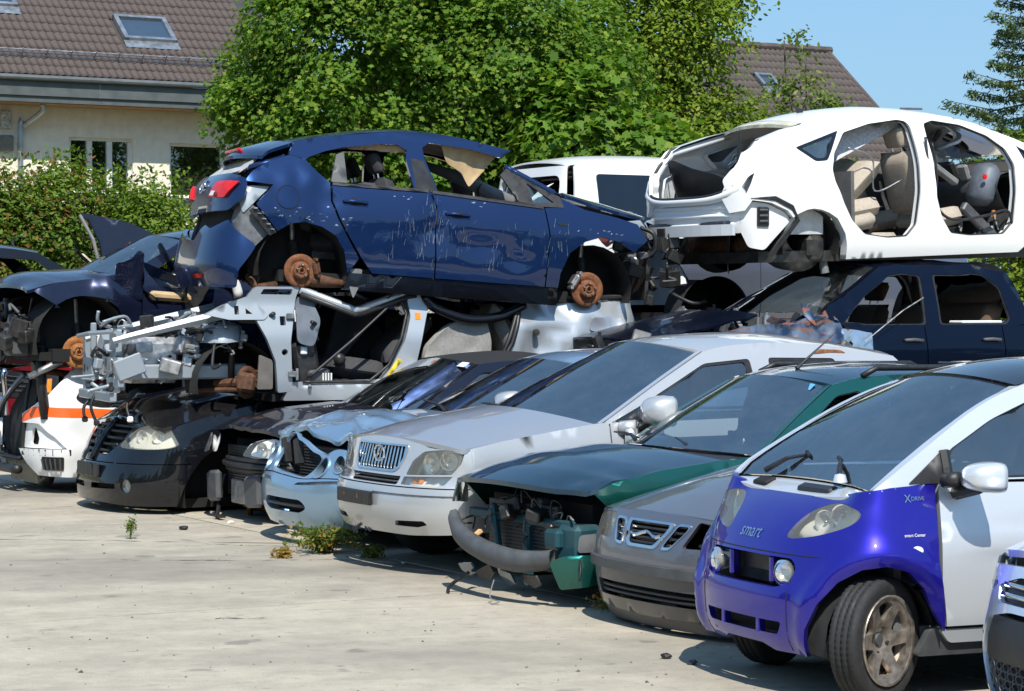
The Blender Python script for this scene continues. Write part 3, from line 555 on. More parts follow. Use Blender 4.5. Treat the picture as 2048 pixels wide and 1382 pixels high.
# ---------------------------------------------------------------- car kit
class Car:
    def __init__(s, name, label, cat_, surf, loc, deg, pitch=0, roll=0, z=0., group=None, dents=()):
        s.S = surf; s.root = empty(name, (loc[0], loc[1], z), R(deg), R(roll), R(pitch)); tag(s.root, label, cat_, group); s.dents = list(dents)
    def post(s, P):
        for d in s.dents: P = d(P)
        return P
    def panel(s, name, poly, mat, holes=(), h=.07, t=.025, inset=0., parent=None, bulge=None):
        def mp(uv, d):
            e = inset if bulge is None else inset + bulge(uv[:, 0], uv[:, 1])
            return s.S(uv[:, 0], uv[:, 1], e + d)
        return plate(name, poly, mp, mat, parent or s.root, holes, h, t, post=s.post)
    def both(s, name, poly, mat, holes=(), **k):
        """the same panel on the left and on the right side"""
        a = s.panel(name, poly, mat, holes, **k); f = lambda q: [(-x, z) for x, z in q][::-1]
        return a, s.panel(name, f(poly), mat, [f(q) for q in holes], **k)
    def xz(s, pts): return [(float(s.S.sx(p[0])), p[1]) + tuple(p[2:]) for p in pts]
    def edge(s, pts, n=6, dy=0., dz=0.):
        """left-side 3d curve through (x, z) points on the skin"""
        q = np.array(cat([p[:2] for p in pts], n)); P = s.S(s.S.sx(q[:, 0]), q[:, 1], dy); P[:, 2] += dz; return P
    def strip(s, name, E, bow, crown, mat, na=18, t=.02, parent=None, wrap0=None, pw=2., inset=1., cut=None):
        """skin across the car between a left edge E and its mirror; bow pushes the middle forward, crown lifts it"""
        E = np.asarray(E, float); nb = len(E); bow = np.interp(np.linspace(0, 1, nb), np.linspace(0, 1, len(bow)), bow); crown = np.interp(np.linspace(0, 1, nb), np.linspace(0, 1, len(crown)), crown)
        a = np.linspace(-1, 1, na + 1); G = np.zeros((nb, na + 1, 3))
        for j in range(nb):
            G[j, :, 0] = E[j, 0] + bow[j] * (1 - np.abs(a) ** pw); G[j, :, 1] = a * E[j, 1] * inset; G[j, :, 2] = E[j, 2] + crown[j] * (1 - np.abs(a) ** 2.2)
        if wrap0 is not None:
            s0 = float(np.interp(abs(E[0, 1]), s.S.Y[:s.S.iw], s.S.s[:s.S.iw])); W = s.S(a * s0, G[0, :, 2]); k = max(2, nb // 2)
            for j in range(k): w = (1 - j / k) ** 1.3; G[j, :, 0] += (W[:, 0] + wrap0 - (E[0, 0] + bow[0] * (1 - np.abs(a) ** pw))) * w
        P = s.post(G.reshape(-1, 3)); n = na + 1; F = [(j * n + i, (j + 1) * n + i, (j + 1) * n + i + 1, j * n + i + 1) for j in range(nb - 1) for i in range(na)]
        F = [f[::-1] for f in F]
        if cut: F = [f for f in F if not cut(P[list(f)].mean(0))]
        loop = [i for i in range(n)] + [j * n + na for j in range(1, nb)] + [(nb - 1) * n + i for i in range(na - 1, -1, -1)] + [j * n for j in range(nb - 2, 0, -1)]
        m = len(P); L = len(loop); Q = P[loop] - np.array([0, 0, t]); V = np.concatenate([P, P[loop], Q])
        if not cut: F += [(m + k, m + (k + 1) % L, m + L + (k + 1) % L, m + L + k) for k in range(L)]
        return mesh(name, V, F, mat, parent or s.root)
def dent(c, r, v):
    c = np.array(c, float); v = np.array(v, float)
    def f(P): d = np.linalg.norm((P - c) / np.array(r), axis=1); return P + np.exp(-d * d * 1.6)[:, None] * v
    return f
def crumple(lo, hi, amp, freq, seed=1, soft=.15):
    """creased metal inside a box, fading at its sides"""
    lo, hi = np.array(lo, float), np.array(hi, float)
    def f(P):
        e = np.minimum(P - lo, hi - P).min(1); w = np.clip(e / soft, 0, 1); a = np.array(amp)
        n = np.stack([1 - 2 * np.abs(hashn(P, freq, seed + k)) for k in range(3)], 1) * .7 + np.stack([hashn(P, freq * 2.1, seed + 5 + k) for k in range(3)], 1) * .4
        return P + n * a * w[:, None]
    return f
def circ(cx, cz, r, n=28, a0=0, a1=2 * PI): return [(cx + r * math.cos(a0 + (a1 - a0) * i / n), cz + r * math.sin(a0 + (a1 - a0) * i / n)) for i in range(n if a1 - a0 > 6.28 else n + 1)]
def arc(c, cx, cz, r, z_front, z_rear, n=16):
    """wheel arch in (s,z), from its front foot over the top to its rear foot (left side, s grows rearwards)"""
    a0 = PI - math.asin(max(-1, min(1, (z_front - cz) / r))); a1 = math.asin(max(-1, min(1, (z_rear - cz) / r))); s0 = float(c.S.sx(cx))
    return [(s0 + r * math.cos(a0 + (a1 - a0) * i / n), cz + r * math.sin(a0 + (a1 - a0) * i / n)) for i in range(n + 1)]
# wheels ---------------------------------------------------------
def tyre_mesh(name, r, w, rim, parent, mat=None, blocks=64):
    v = []; f = []; hw = w / 2
    prof = [(rim - .012, -hw * .72), (rim + .004, -hw * .86), (rim + (r - rim) * .45, -hw), (r - .022, -hw * .93), (r - .004, -hw * .78), (r, -hw * .5), (r - .007, -hw * .44), (r - .007, -hw * .38), (r, -hw * .32), (r, -hw * .06), (r - .008, -hw * .04)]
    prof = prof + [(a, -b) for a, b in prof[::-1]]; m = len(prof); n = blocks * 2
    for k in range(n):
        a = 2 * PI * k / n; g = .0055 if k % 2 else 0
        for j, (q, y) in enumerate(prof):
            gg = g if 4 <= j <= m - 5 else (g * .6 if j in (3, m - 4) else 0); sk = .03 * (abs(y) / hw)
            v.append(((q - gg) * math.cos(a + sk), y, (q - gg) * math.sin(a + sk)))
    for k in range(n):
        for j in range(m - 1): f.append((k * m + j, ((k + 1) % n) * m + j, ((k + 1) % n) * m + j + 1, k * m + j + 1))
    return mesh(name, v, f, mat or RUB, parent)
def rim_disc(parent, rim, spokes, y_out, mat, holes=None, hub=.06):
    def dish(uv, d): q = np.hypot(uv[:, 0], uv[:, 1]) / rim; return np.stack([uv[:, 0], y_out - .045 + .035 * q ** 2 - .02 * (q < .3) + 0 * d - d, uv[:, 1]], 1)
    H = []
    for k in range(spokes):
        a = 2 * PI * (k + .5) / spokes; g = PI / spokes
        H.append(rp([(rim * .40 * math.cos(a), rim * .40 * math.sin(a)), (rim * .88 * math.cos(a - g * .72), rim * .88 * math.sin(a - g * .72)), (rim * .92 * math.cos(a), rim * .92 * math.sin(a)), (rim * .88 * math.cos(a + g * .72), rim * .88 * math.sin(a + g * .72))][::1], .02, 3))
    fl = lambda uv, d: dish(np.stack([-uv[:, 0], uv[:, 1]], 1), d)
    o = plate('rim', circ(0, 0, rim, 40), fl, mat, parent, H, .035, .03)
    b = MB().lathe([(rim - .001, y_out - .008), (rim + .013, y_out + .003), (rim + .012, y_out - .012), (rim - .02, y_out - .06), (rim - .03, y_out - .16)], 40); b.build('rim_lip', mat, parent, True)
    MB().lathe([(0, y_out - .052), (.026, y_out - .052), (.03, y_out - .062)], 18).build('hub_cap', GREYP, parent)
    for k in range(4):
        a = 2 * PI * (k + .2) / 4; MB().lathe([(0, 0), (.011, 0), (.011, -.012)], 8, Matrix.Translation((.062 * math.cos(a), y_out - .048, .062 * math.sin(a)))).build('bolt', DSTEEL, parent)
    return o
def wheel(car, x, side, z, r, w, rim, mat, y, spokes=6, steer=0, detail=True):
    e = empty('wheel', (x, side * y, z)); e.parent = car.root; e.rotation_euler = (0, 0, (0 if side > 0 else PI) + steer)
    tyre_mesh('tyre', r, w, rim + .012, e)
    if detail: rim_disc(e, rim, spokes, w / 2, mat)
    MB().lathe([(0, w * .0), (rim * .9, w * .0), (rim, -w * .3)], 24).build('brake_drum', DSTEEL, e); return e
def brake(parent, loc, side, r, mat, calmat, cal_ang=2.2, tilt=(0, 0, 0), studs=5, strut=None, hat=.52, name='brake_disc'):
    """bare hub: disc with raised hat, studs, caliper; the disc looks to +y (side 1) or -y"""
    e = empty('hub', loc); e.parent = parent; e.rotation_euler = (tilt[0], tilt[1], tilt[2] + (0 if side > 0 else PI))
    MB().lathe([(0, -.03), (r * .4, -.03), (r, -.03), (r, -.008), (r, -.0), (r * .985, .004), (r * (hat + .1), .004), (r * (hat + .08), .0), (r * hat, .0), (r * hat * .97, .042), (r * hat * .8, .05), (r * .24, .05), (r * .23, .03), (r * .2, .055), (r * .13, .057), (r * .12, .03), (0, .03)], 40).build(name, mat, e, True)
    for k in range(studs):
        a = 2 * PI * k / studs + .3; MB().tube([(r * .35 * math.cos(a), .045, r * .35 * math.sin(a)), (r * .35 * math.cos(a), .075, r * .35 * math.sin(a))], .008, 8).build('wheel_stud', STEEL if mat is not RUSTD else RUST, e)
    c = MB(); a = cal_ang; M = Matrix.Rotation(-a, 4, 'Y'); C = Vector((r * .92, 0, 0)); C.rotate(M)
    c.box(C + Vector((0, .028, 0)), (r * .34, .05, r * .95), M, .02); C2 = Vector((r * 1.06, 0, 0)); C2.rotate(M); c.box(C2, (r * .16, .12, r * .7), M, .02)
    for q in (-.5, .5):
        C3 = Vector((r * .98, .05, r * q)); C3.rotate(M); c.tube([C3 + Vector((0, -.07, 0)), C3 + Vector((0, .02, 0))], r * .1, 8)
    c.build('caliper', calmat, e)
    if strut: MB().tube([(0, -.1, .02), (strut[0] * .5, strut[1] * .6 - .1, strut[2] * .5)], .045, 10).build('strut', DSTEEL, e); MB().tube([(strut[0] * .5, strut[1] * .6 - .1, strut[2] * .5), strut], .022, 8).build('strut_rod', STEEL, e)
    MB().tube([(0, -.03, 0), (0, -.35, -.02)], .04, 8).tube([(-.02, -.05, -.06), (.1, -.5, -.08)], .022, 8).tube([(0, -.06, -.08), (-.28, -.3, -.06)], .025, 8).build('suspension_arm', RUSTD, e)
    return e
# fittings ---------------------------------------------------------
def seat(parent, x, y, z, mat, w=.5, rec=22, head=True, name='seat', scale=1., rot=0.):
    e = empty(name, (x, y, z)); e.parent = parent; e.scale = (scale,) * 3; e.rotation_euler = (0, 0, rot)
    def cush(nm, L, W, T, M, bol=.035):
        nx, ny = 10, 10; v = []; f = []
        for sgn in (1, -1):
            for i in range(nx + 1):
                for j in range(ny + 1):
                    a, b = i / nx * 2 - 1, j / ny * 2 - 1; r_ = (1 - abs(a) ** 5) ** .4 * (1 - abs(b) ** 5) ** .4; side = bol * (abs(b) > .62) * min(1, (abs(b) - .62) * 6) if sgn > 0 else 0
                    v.append(M @ Vector((a * L / 2 * (.97 + .03 * r_), b * W / 2 * (.97 + .03 * r_), sgn * T / 2 * r_ + side * r_)))
        m = (nx + 1) * (ny + 1)
        for i in range(nx):
            for j in range(ny):
                k = i * (ny + 1) + j; f.append((k, k + ny + 1, k + ny + 2, k + 1)); f.append((m + k, m + k + 1, m + k + ny + 2, m + k + ny + 1))
        return mesh(nm, v, f, mat, e)
    cush('cushion', .52, w, .18, Matrix.Translation((0, 0, .2)) @ Matrix.Rotation(R(-8), 4, 'Y'))
    B = Matrix.Translation((-.24, 0, .26)) @ Matrix.Rotation(R(-rec), 4, 'Y'); cush('backrest', .62, w * .96, .16, B @ Matrix.Translation((0, 0, .31)) @ Matrix.Rotation(R(90), 4, 'Y'))
    if head:
        cush('headrest', .2, .27, .11, B @ Matrix.Translation((.02, 0, .74)) @ Matrix.Rotation(R(84), 4, 'Y'), 0); q = MB()
        for s in (-1, 1): q.tube([B @ Vector((0, .06 * s, .55)), B @ Vector((.02, .06 * s, .7))], .007, 6)
        q.build('headrest_post', CHR, e)
    MB().box((0, 0, .08), (.46, w * .8, .1), ch=.02).build('seat_base', BLK, e); return e
def steering(parent, x, y, z, r=.185, mat=None):
    e = empty('steering_wheel', (x, y, z)); e.parent = parent; e.rotation_euler = (0, R(-62), 0); m = MB(); m.tube([(r * math.cos(a), r * math.sin(a), 0) for a in np.linspace(0, 2 * PI, 33)], .016, 8, False); m.build('wheel_rim', mat or BLK, e, True)
    MB().box((0, 0, -.02), (.15, .16, .05), ch=.02).box((0, .09, -.01), (.04, .16, .02)).box((0, -.09, -.01), (.04, .16, .02)).box((-.09, 0, -.01), (.16, .04, .02)).build('wheel_hub', mat or BLK, e); return e
def cabin(car, x0, x1, zf, zb, w, seatmat, dash=True, trim=None, rear=True, lhd=1, tops=.62, front=True):
    """floor tub, dashboard, wheel and seats between bulkhead x0 and rear bulkhead x1"""
    r = car.root; MB().box(((x0 + x1) / 2, 0, zf), (abs(x1 - x0), w * 2, .05)).box((x0 + .02, 0, (zf + zb) / 2), (.04, w * 2, zb - zf)).box((x1, 0, (zf + zb) / 2), (.04, w * 2, zb - zf)).build('floor_pan', plain('cabin_carpet', (.12, .12, .12), .95), r)
    if dash:
        v = []; f = []; prof = [(x0 - .04, zb - .02), (x0 - .25, zb + .01), (x0 - .40, zb - .03), (x0 - .46, zb - .14), (x0 - .38, zb - .3), (x0 - .3, zb - .42), (x0, zb - .42)]; n = 16
        for j in range(n + 1):
            y = -w + 2 * w * j / n; hump = .035 * math.exp(-((y - lhd * .36) / .2) ** 2)
            for k, (a, b) in enumerate(prof): v.append((a, y, b + hump * (1 <= k <= 3)))
        m = len(prof); [f.append((j * m + k, j * m + k + 1, (j + 1) * m + k + 1, (j + 1) * m + k)) for j in range(n) for k in range(m - 1)]
        mesh('dashboard', v, f, trim or plain('dash_plastic', (.26, .26, .26), .7), r); steering(r, x0 - .6, lhd * .36, zb - .05)
    if front:
        for s in (-1, 1): seat(r, x0 - 1.12, s * .36, zf + .03, seatmat)
    if rear and x0 - x1 > 1.9: seat(r, x0 - 1.95, .0, zf + .05, seatmat, w=min(1.25, w * 1.7), head=False, name='rear_bench')
def mirror(car, x, y, z, mat, d=(.13, .2, .17), side=1, arm=.1):
    e = empty('wing_mirror', (x, side * y, z)); e.parent = car.root; v = []; f = []; n = 20; m = 8; se = lambda t, p=.55: math.copysign(abs(t) ** p, t)
    for i in range(m + 1):
        t = i / m; k = (1 - (1 - t) ** 2.6) ** .5 if i else 0.
        for j in range(n): an = 2 * PI * j / n; v.append((d[0] * (.5 - t), side * d[1] / 2 * k * se(math.cos(an)), d[2] / 2 * k * se(math.sin(an))))
    f = [(i * n + j, i * n + (j + 1) % n, (i + 1) * n + (j + 1) % n, (i + 1) * n + j) for i in range(m) for j in range(n)]; f.append(tuple(m * n + j for j in range(n)))
    mesh('mirror_housing', v, f, mat, e); MB().box((-d[0] * .505, 0, 0), (.004, d[1] * .84, d[2] * .8)).build('mirror_glass', CHR, e)
    MB().tube([(0, 0, -d[2] * .3), (.01, -side * (d[1] * .5 + arm), -d[2] * .62)], .032, 8).build('mirror_arm', BLK, e); return e
def wiper(car, a, b, c, mat=None):
    e = empty('wiper', (0, 0, 0)); e.parent = car.root; a, b, c = Vector(a), Vector(b), Vector(c); MB().tube([a, a + (b - a) * .5 + Vector((0, 0, .02)), b], [.016, .011, .008], 6).build('wiper_arm', mat or BLK, e)
    d = (c - b); MB().tube([b - d, b + Vector((.01, 0, .012)), b + d], [.006, .011, .006], 6).build('wiper_blade', mat or BLK, e)
def headlamp(car, poly, lens=None, bowls=(), depth=.1, name='headlight', rim=None, parent=None, back=LWHITE):
    """lens flush with the skin over a reflector box with bowls and bulbs at (s, z, radius)"""
    o = car.panel(name, poly, lens or LENS, h=.05, t=.01, inset=.002, parent=parent); car.panel('reflector', poly, back, h=.06, t=0., inset=depth, parent=o).matrix_parent_inverse.identity()
    for s, z, r in bowls:
        P = car.post(car.S(np.array([s]), np.array([z]), depth * .98))[0]; N = car.S.nrm(np.array([s]))[0]; M = Matrix.Translation(P) @ Vector((0, 1, 0)).rotation_difference(Vector(N)).to_matrix().to_4x4()
        MB().lathe([(0, -.01), (r * .5, .0), (r * .8, depth * .14), (r, depth * .34), (r * 1.05, depth * .33)], 20, M).build('lamp_bowl', REFL, o, True); MB().lathe([(0, depth * .3), (r * .16, depth * .28), (r * .2, 0)], 10, M).build('bulb', CHR, o, True)
    return o
def handle(car, s, z, mat, L=.2, parent=None):
    P = car.post(car.S(np.array([s - L / 2, s, s + L / 2]), np.array([z, z + .004, z - .004]), -.02)); Q = car.post(car.S(np.array([s]), np.array([z]), .004))[0]; N = car.S.nrm(np.array([s]))[0]
    m = MB().tube([P[0] - N * .018, P[0], P[1] + N * .006, P[2], P[2] - N * .018], [.012, .015, .016, .015, .012], 8).build('door_handle', mat, parent or car.root, True)
    return m
def arch_liner(car, x, z, r, side, y0, y1):
    """dark wheel-arch tub"""
    n = 14; v = []; f = []
    for i in range(n + 1):
        a = PI * (-.08 + 1.16 * i / n)
        for y in (y0, y1): v.append((x + r * math.cos(a), side * y, z + r * math.sin(a)))
    [f.append((2 * i, 2 * i + 1, 2 * i + 3, 2 * i + 2)) for i in range(n)]; f.append(tuple(2 * i + 1 for i in range(n + 1)))
    return mesh('wheel_arch_liner', v, f, plain('arch_liner', (.02, .02, .02), .9, 0, .5, 9), car.root)
def side_frame(car, outline, wins, mat, glassm=None, rub=None, panes=(), names=None, h=.07, seal=.955):
    """roof rail and pillars with window holes, panes and rubber round them, both sides"""
    car.both('side_frame', outline, mat, wins, h=h, t=.04)
    for i, w in enumerate(wins):
        if glassm is not None and (not panes or panes[i]):
            car.both('side_window', w, glassm, h=.12, t=.004, inset=.014)
        if rub is not None:
            wv = np.array(w); c = wv.mean(0); k = [tuple(c + (p - c) * seal) for p in wv]; car.both('window_seal', w, rub, [k], h=.1, t=.02, inset=.006)
def pillars(c, Eb, Ew, dy, dz, mat):
    for g in (1, -1):
        v = []
        for p, q in zip(Eb, Ew): v += [(p[0], p[1] * g, p[2]), (q[0], (q[1] - dy) * g, q[2] + dz)]
        mesh('a_pillar', c.post(np.array(v)), [(2 * i, 2 * i + 1, 2 * i + 3, 2 * i + 2)[::g] for i in range(len(Eb) - 1)], mat, c.root)
def std_car(car, P):
    """sedan / hatch / estate skin from a parameter dict (left side in x<0 rearwards, z up)"""
    c, S, M, sub = car, car.S, P['paint'], P.get('skip', ())
    sx = lambda x: float(S.sx(x)); gap = .006
    xa, xr, ra, zw, zs = P['xa'], P['xr'], P['ra'], P['zw'], P['zs']; belt = P['belt']; bz = lambda x: float(np.interp(-x, [-b[0] for b in belt], [b[1] for b in belt]))
    d1, d2, d3 = P['doors']; zbt = P.get('zbt', .62); xb = P.get('xb', -.45); x0 = belt[0][0]
    along = lambda a, b, n=10: [(sx(x), bz(x)) for x in np.linspace(a, b, n)]
    if 'fender' not in sub:
        pf = along(x0, d1 + gap) + [(sx(d1 + gap), zs)] + arc(c, xa, zw, ra, zbt, zs)[::-1] + [(sx(xb), zbt)]
        c.both('fender', pf[::-1], M, h=.06, t=.03)
    dm = P.get('door_mat', M)
    for nm, a, b in (('front_door', d1, d2), ('rear_door', d2, d3)):
        if nm in sub: continue
        if nm == 'rear_door' and abs(d3 - xr) < ra + .05 and d2 != d3:
            lo = arc(c, xr, zw, ra + .01, .62, zs); lo = [q for q in lo if q[0] < sx(d3)]; pl = along(a - gap, b + gap) + [(sx(b + gap), max(.66, zw + ra * .75))] + [q for q in arc(c, xr, zw, ra + .03, zs, zs)[::-1] if q[0] < sx(b + gap) - .01 and q[0] < sx(xr)] + [(sx(a - gap), zs)]
        else: pl = along(a - gap, b + gap) + [(sx(b + gap), zs), (sx(a - gap), zs)]
        L, Rr = c.both(nm, pl[::-1], dm, h=.07, t=.03)
        if 'handle_z' in P:
            for o, g in ((L, 1), (Rr, -1)): handle(c, g * (sx(b) - .16), P['handle_z'], P.get('handle_mat', M), parent=o)
    if 'rear_quarter' not in sub:
        Lx = -S.L + .25; pq = along(d3 - gap, Lx) + [(sx(Lx), .4)] + [(sx(xr - ra - .02), .3)] + arc(c, xr, zw, ra, .3, zs)[::1][::-1][::-1][0:0] + [q for q in arc(c, xr, zw, ra, zs, .3)[::-1]]
        pq = along(d3 - gap, Lx) + [(sx(Lx), .35)] + [q for q in arc(c, xr, zw, ra, max(zs, zw - .05), .35)[::-1] if q[0] > sx(d3 - gap) + .005] + [(sx(d3 - gap), bz(d3) - .3)]
        c.both('rear_quarter', pq[::-1], M, h=.07, t=.03)
        ys = S.sx(Lx); c.panel('rear_bumper', [(s, .35) for s in np.linspace(sx(Lx) + .005, S.smax - .002, 10)] + [(s, bz(Lx)) for s in np.linspace(S.smax - .002, sx(Lx) + .005, 10)], M, h=.08); c.panel('rear_bumper', [(-s, .35) for s in np.linspace(S.smax - .002, sx(Lx) + .005, 10)] + [(-s, bz(Lx)) for s in np.linspace(sx(Lx) + .005, S.smax - .002, 10)], M, h=.08)
    if 'sill' not in sub: c.both('sill', [(sx(xa - ra + .0), zs - .005), (sx(xa - ra + .0), zs - .13), (sx(xr + ra), zs - .13), (sx(xr + ra), zs - .005)], P.get('sill_mat', M), h=.1, inset=.01, t=.05)
    # upper body
    A0, A1, C1_, C0 = P['A0'], P['A1'], P['C1'], P['C0']; rail = P['rail']; tf = P.get('pillar', .055)
    if 'frame' not in sub:
        top = [(sx(x), z) for x, z in cat([A1] + rail + [C1_], 4)]; out = [(sx(x), z) for x, z in cat([A0, ((A0[0] + A1[0]) / 2, (A0[1] + A1[1]) / 2 + .012), A1], 4)] + top + [(sx(C0[0]), C0[1])] + along(C0[0], A0[0], 12)[1:-1]
        side_frame(c, out[::-1], [rp([(sx(x), z) for x, z in w][::-1], .035) for w in P['windows']], P.get('frame_mat', M), P.get('glass', GLASS), BLK, P.get('panes', ()), seal=P.get('seal', .955))
    E = lambda p, n=5, **k: c.edge(p, n, **k)
    if 'hood' not in sub:
        hp = [(x, bz(x)) for x in np.linspace(x0, P['cowl'][0], 14)]; o = c.strip('hood', E(hp, 2, dy=.012), P.get('hood_bow', [.02, .04, .12]), P.get('hood_crown', [.05, .09, .1]), P.get('hood_mat', M), 24, wrap0=P.get('wrap0', -.01), t=.03)
    ck = P['cowl']; wb = P.get('ws_bow', (.26, .12)); wc = P.get('ws_crown', (.03, .05))
    if 'cowl' not in sub: c.strip('cowl', np.array([S([sx(ck[0] - .01)], [bz(ck[0]) - .035], .03)[0], S([sx(A0[0])], [A0[1] - .02], .04)[0]]), [P.get('hood_bow', [.02, .04, .12])[-1] - .01, wb[0]], [.06, wc[0]], BLK, 16)
    if 'windscreen' not in sub:
        Ew = np.array([S([sx(A0[0] + (A1[0] - A0[0]) * t)], [A0[1] + (A1[1] - A0[1]) * t + .012 * math.sin(PI * t)], tf)[0] for t in np.linspace(.0, 1, 12)])
        c.strip('windscreen', Ew, wb, wc, P.get('ws_mat', GLASSW), 22, t=.005)
        Eb = np.array([S([sx(A0[0] + (A1[0] - A0[0]) * t)], [A0[1] + (A1[1] - A0[1]) * t + .012 * math.sin(PI * t) + .004], .012)[0] for t in np.linspace(.0, 1, 12)])
        pillars(c, Eb, Ew, .012, .006, P.get('frame_mat', M))
    rb = P.get('roof_bow', wb[1]); 
    if 'roof' not in sub:
        Er = E([A1] + rail + [C1_], 5, dy=.01); Er = Er[np.r_[0:len(Er)]]; c.strip('roof', Er, [wb[1], 0., P.get('rw_bow', (-.1, -.1))[0]], [wc[1], .07, .05], P.get('roof_mat', M), 22, t=.02)
    if 'rear_window' not in sub: c.strip('rear_window', np.array([S([sx(C1_[0] + (C0[0] - C1_[0]) * t)], [C1_[1] + (C0[1] - C1_[1]) * t], .05)[0] for t in np.linspace(0, 1, 8)]), P.get('rw_bow', (-.1, -.16)), (.05, .05), P.get('glass', GLASS), 16, t=.005)
    if 'boot' not in sub:
        tl = [(x, bz(x)) for x in np.linspace(C0[0] - .01, -S.L + .25, 6)]; c.strip('boot_lid', E(tl, 2, dy=.012), (-.16, -.2), (.05, .03), M, 16)
    MB().box(((xa + xr) / 2 - .1, 0, zs + .02), (S.L - .9, S.hw * 1.5, .08)).build('underbody', DRK, c.root)
    for x in (xa, xr):
        for g in (1, -1): arch_liner(c, x, zw, ra + .012, g, S.hw - .05, S.hw - .36)
def front_wrap(c, z, n=24, smax=.9): return [(s, z) for s in np.linspace(-smax, smax, n)]

# body skins: length, half width, nose and tail rounding, inward offset by height for side / front / rear
SURF = {
 'lexus': Surf(4.57,.905,.42,2.4,.4,2.8,so=((.15,.06),(.45,0),(.75,.0),(.95,.035),(1.05,.06),(1.5,.28),(1.62,.36)),fo=((.15,.16),(.3,.05),(.45,0),(.58,.02),(.62,.06),(.95,.17),(1.1,.32))),
 'smart': Surf(2.5,.757,.44,2.6,.3,2.8,so=((.1,.07),(.4,0),(.7,.01),(.95,.06),(1.1,.1),(1.5,.27),(1.6,.33)),fo=((.1,.14),(.3,.01),(.45,0),(.55,.03),(.7,.08),(.85,.2),(.95,.36),(1.1,.6))),
 'saab': Surf(4.6,.86,.46,2.6,.4,2.6,so=((.1,.06),(.4,0),(.7,.01),(.9,.05),(1.4,.3),(1.5,.36)),fo=((.05,.1),(.2,.02),(.42,0),(.5,.01),(.6,.06),(.75,.16),(.85,.3))),
 'green': Surf(4.3,.83,.42,2.4,.4,2.6,so=((.1,.06),(.4,0),(.7,.01),(.88,.05),(1.35,.27),(1.45,.33)),fo=((.1,.1),(.3,.0),(.45,.0),(.6,.05),(.8,.16),(.9,.3))),
 'jag': Surf(4.8,.88,.5,2.3,.45,2.6,so=((.1,.06),(.4,0),(.65,.0),(.88,.06),(1.35,.3),(1.45,.36)),fo=((.1,.1),(.3,.01),(.45,0),(.52,.02),(.6,.07),(.8,.2),(.9,.34))),
 'conv': Surf(4.5,.84,.42,2.4,.4,2.6,so=((.1,.05),(.4,0),(.7,.01),(.88,.06),(1.32,.3),(1.4,.36)),fo=((.1,.1),(.3,.0),(.5,.0),(.7,.08),(.85,.22))),
 'rodius': Surf(4.9,.95,.62,2.3,.4,2.8,so=((.0,.05),(.35,0),(.6,.0),(.8,.04),(1.0,.1),(1.5,.25)),fo=((.0,.12),(.15,.02),(.32,.0),(.42,.02),(.6,.1),(.8,.24),(.95,.45),(1.1,.8))),
 'nose': Surf(4.1,.86,.6,2.2,.4,2.6,so=((.1,.05),(.4,0),(.7,.0),(.9,.05),(1.4,.28)),fo=((.1,.1),(.2,.02),(.4,.0),(.55,.04),(.7,.1),(.85,.26),(.95,.45))),
 'astra': Surf(4.42,.9,.5,2.4,.35,3.0,so=((.1,.06),(.3,.015),(.5,.0),(.75,.0),(.95,.04),(1.05,.075),(1.45,.30),(1.55,.36)),fo=((.1,.1),(.4,0),(.7,.08),(.9,.3)),ro=((.1,.12),(.3,.02),(.55,.0),(.7,.05),(.95,.07),(1.1,.18),(1.4,.5))),
 'prius': Surf(4.45,.865,.55,2.3,.4,2.6,so=((.1,.06),(.3,.01),(.5,.0),(.75,.0),(.95,.04),(1.05,.07),(1.4,.27),(1.5,.34)),fo=((.1,.1),(.4,0),(.7,.08),(.9,.3)),ro=((.1,.1),(.4,.03),(.6,.0),(.8,.0),(1.0,.03),(1.2,.2),(1.5,.7))),
 'suv': Surf(4.9,.92,.4,2.6,.35,3.0,so=((.15,.06),(.5,0),(.9,.0),(1.1,.04),(1.2,.07),(1.65,.26),(1.75,.32)),fo=((.2,.05),(.5,0),(.9,.08),(1.1,.2))),
 'silver': Surf(4.95,.86,.4,2.6,.4,2.8,so=((.1,.05),(.4,0),(.7,.0),(.9,.05),(1.05,.1)),fo=((.1,.1),(.4,0),(.7,.08),(.9,.3)),ro=((.1,.1),(.4,0),(.7,.04),(1.0,.1))),
 'white': Surf(4.6,.88,.5,2.4,.38,2.6,so=((.1,.06),(.4,0),(.7,.0),(.95,.04),(1.4,.25),(1.5,.3)),fo=((.1,.1),(.4,0),(.9,.3)),ro=((.1,.08),(.4,0),(.7,.01),(.95,.06),(1.3,.26),(1.5,.4))),
 'bmw': Surf(4.6,.88,.5,2.4,.4,2.6,so=((.1,.06),(.4,0),(.7,.0),(.88,.05),(1.35,.3),(1.45,.36)),fo=((.1,.1),(.4,0),(.6,.06),(.8,.2),(.9,.34))),
 'grey': Surf(4.5,.88,.5,2.4,.4,2.6,so=((.1,.06),(.4,0),(.7,.0),(.88,.05),(1.35,.3),(1.45,.36)),fo=((.1,.1),(.4,0),(.6,.06),(.8,.2),(.9,.34))),
}

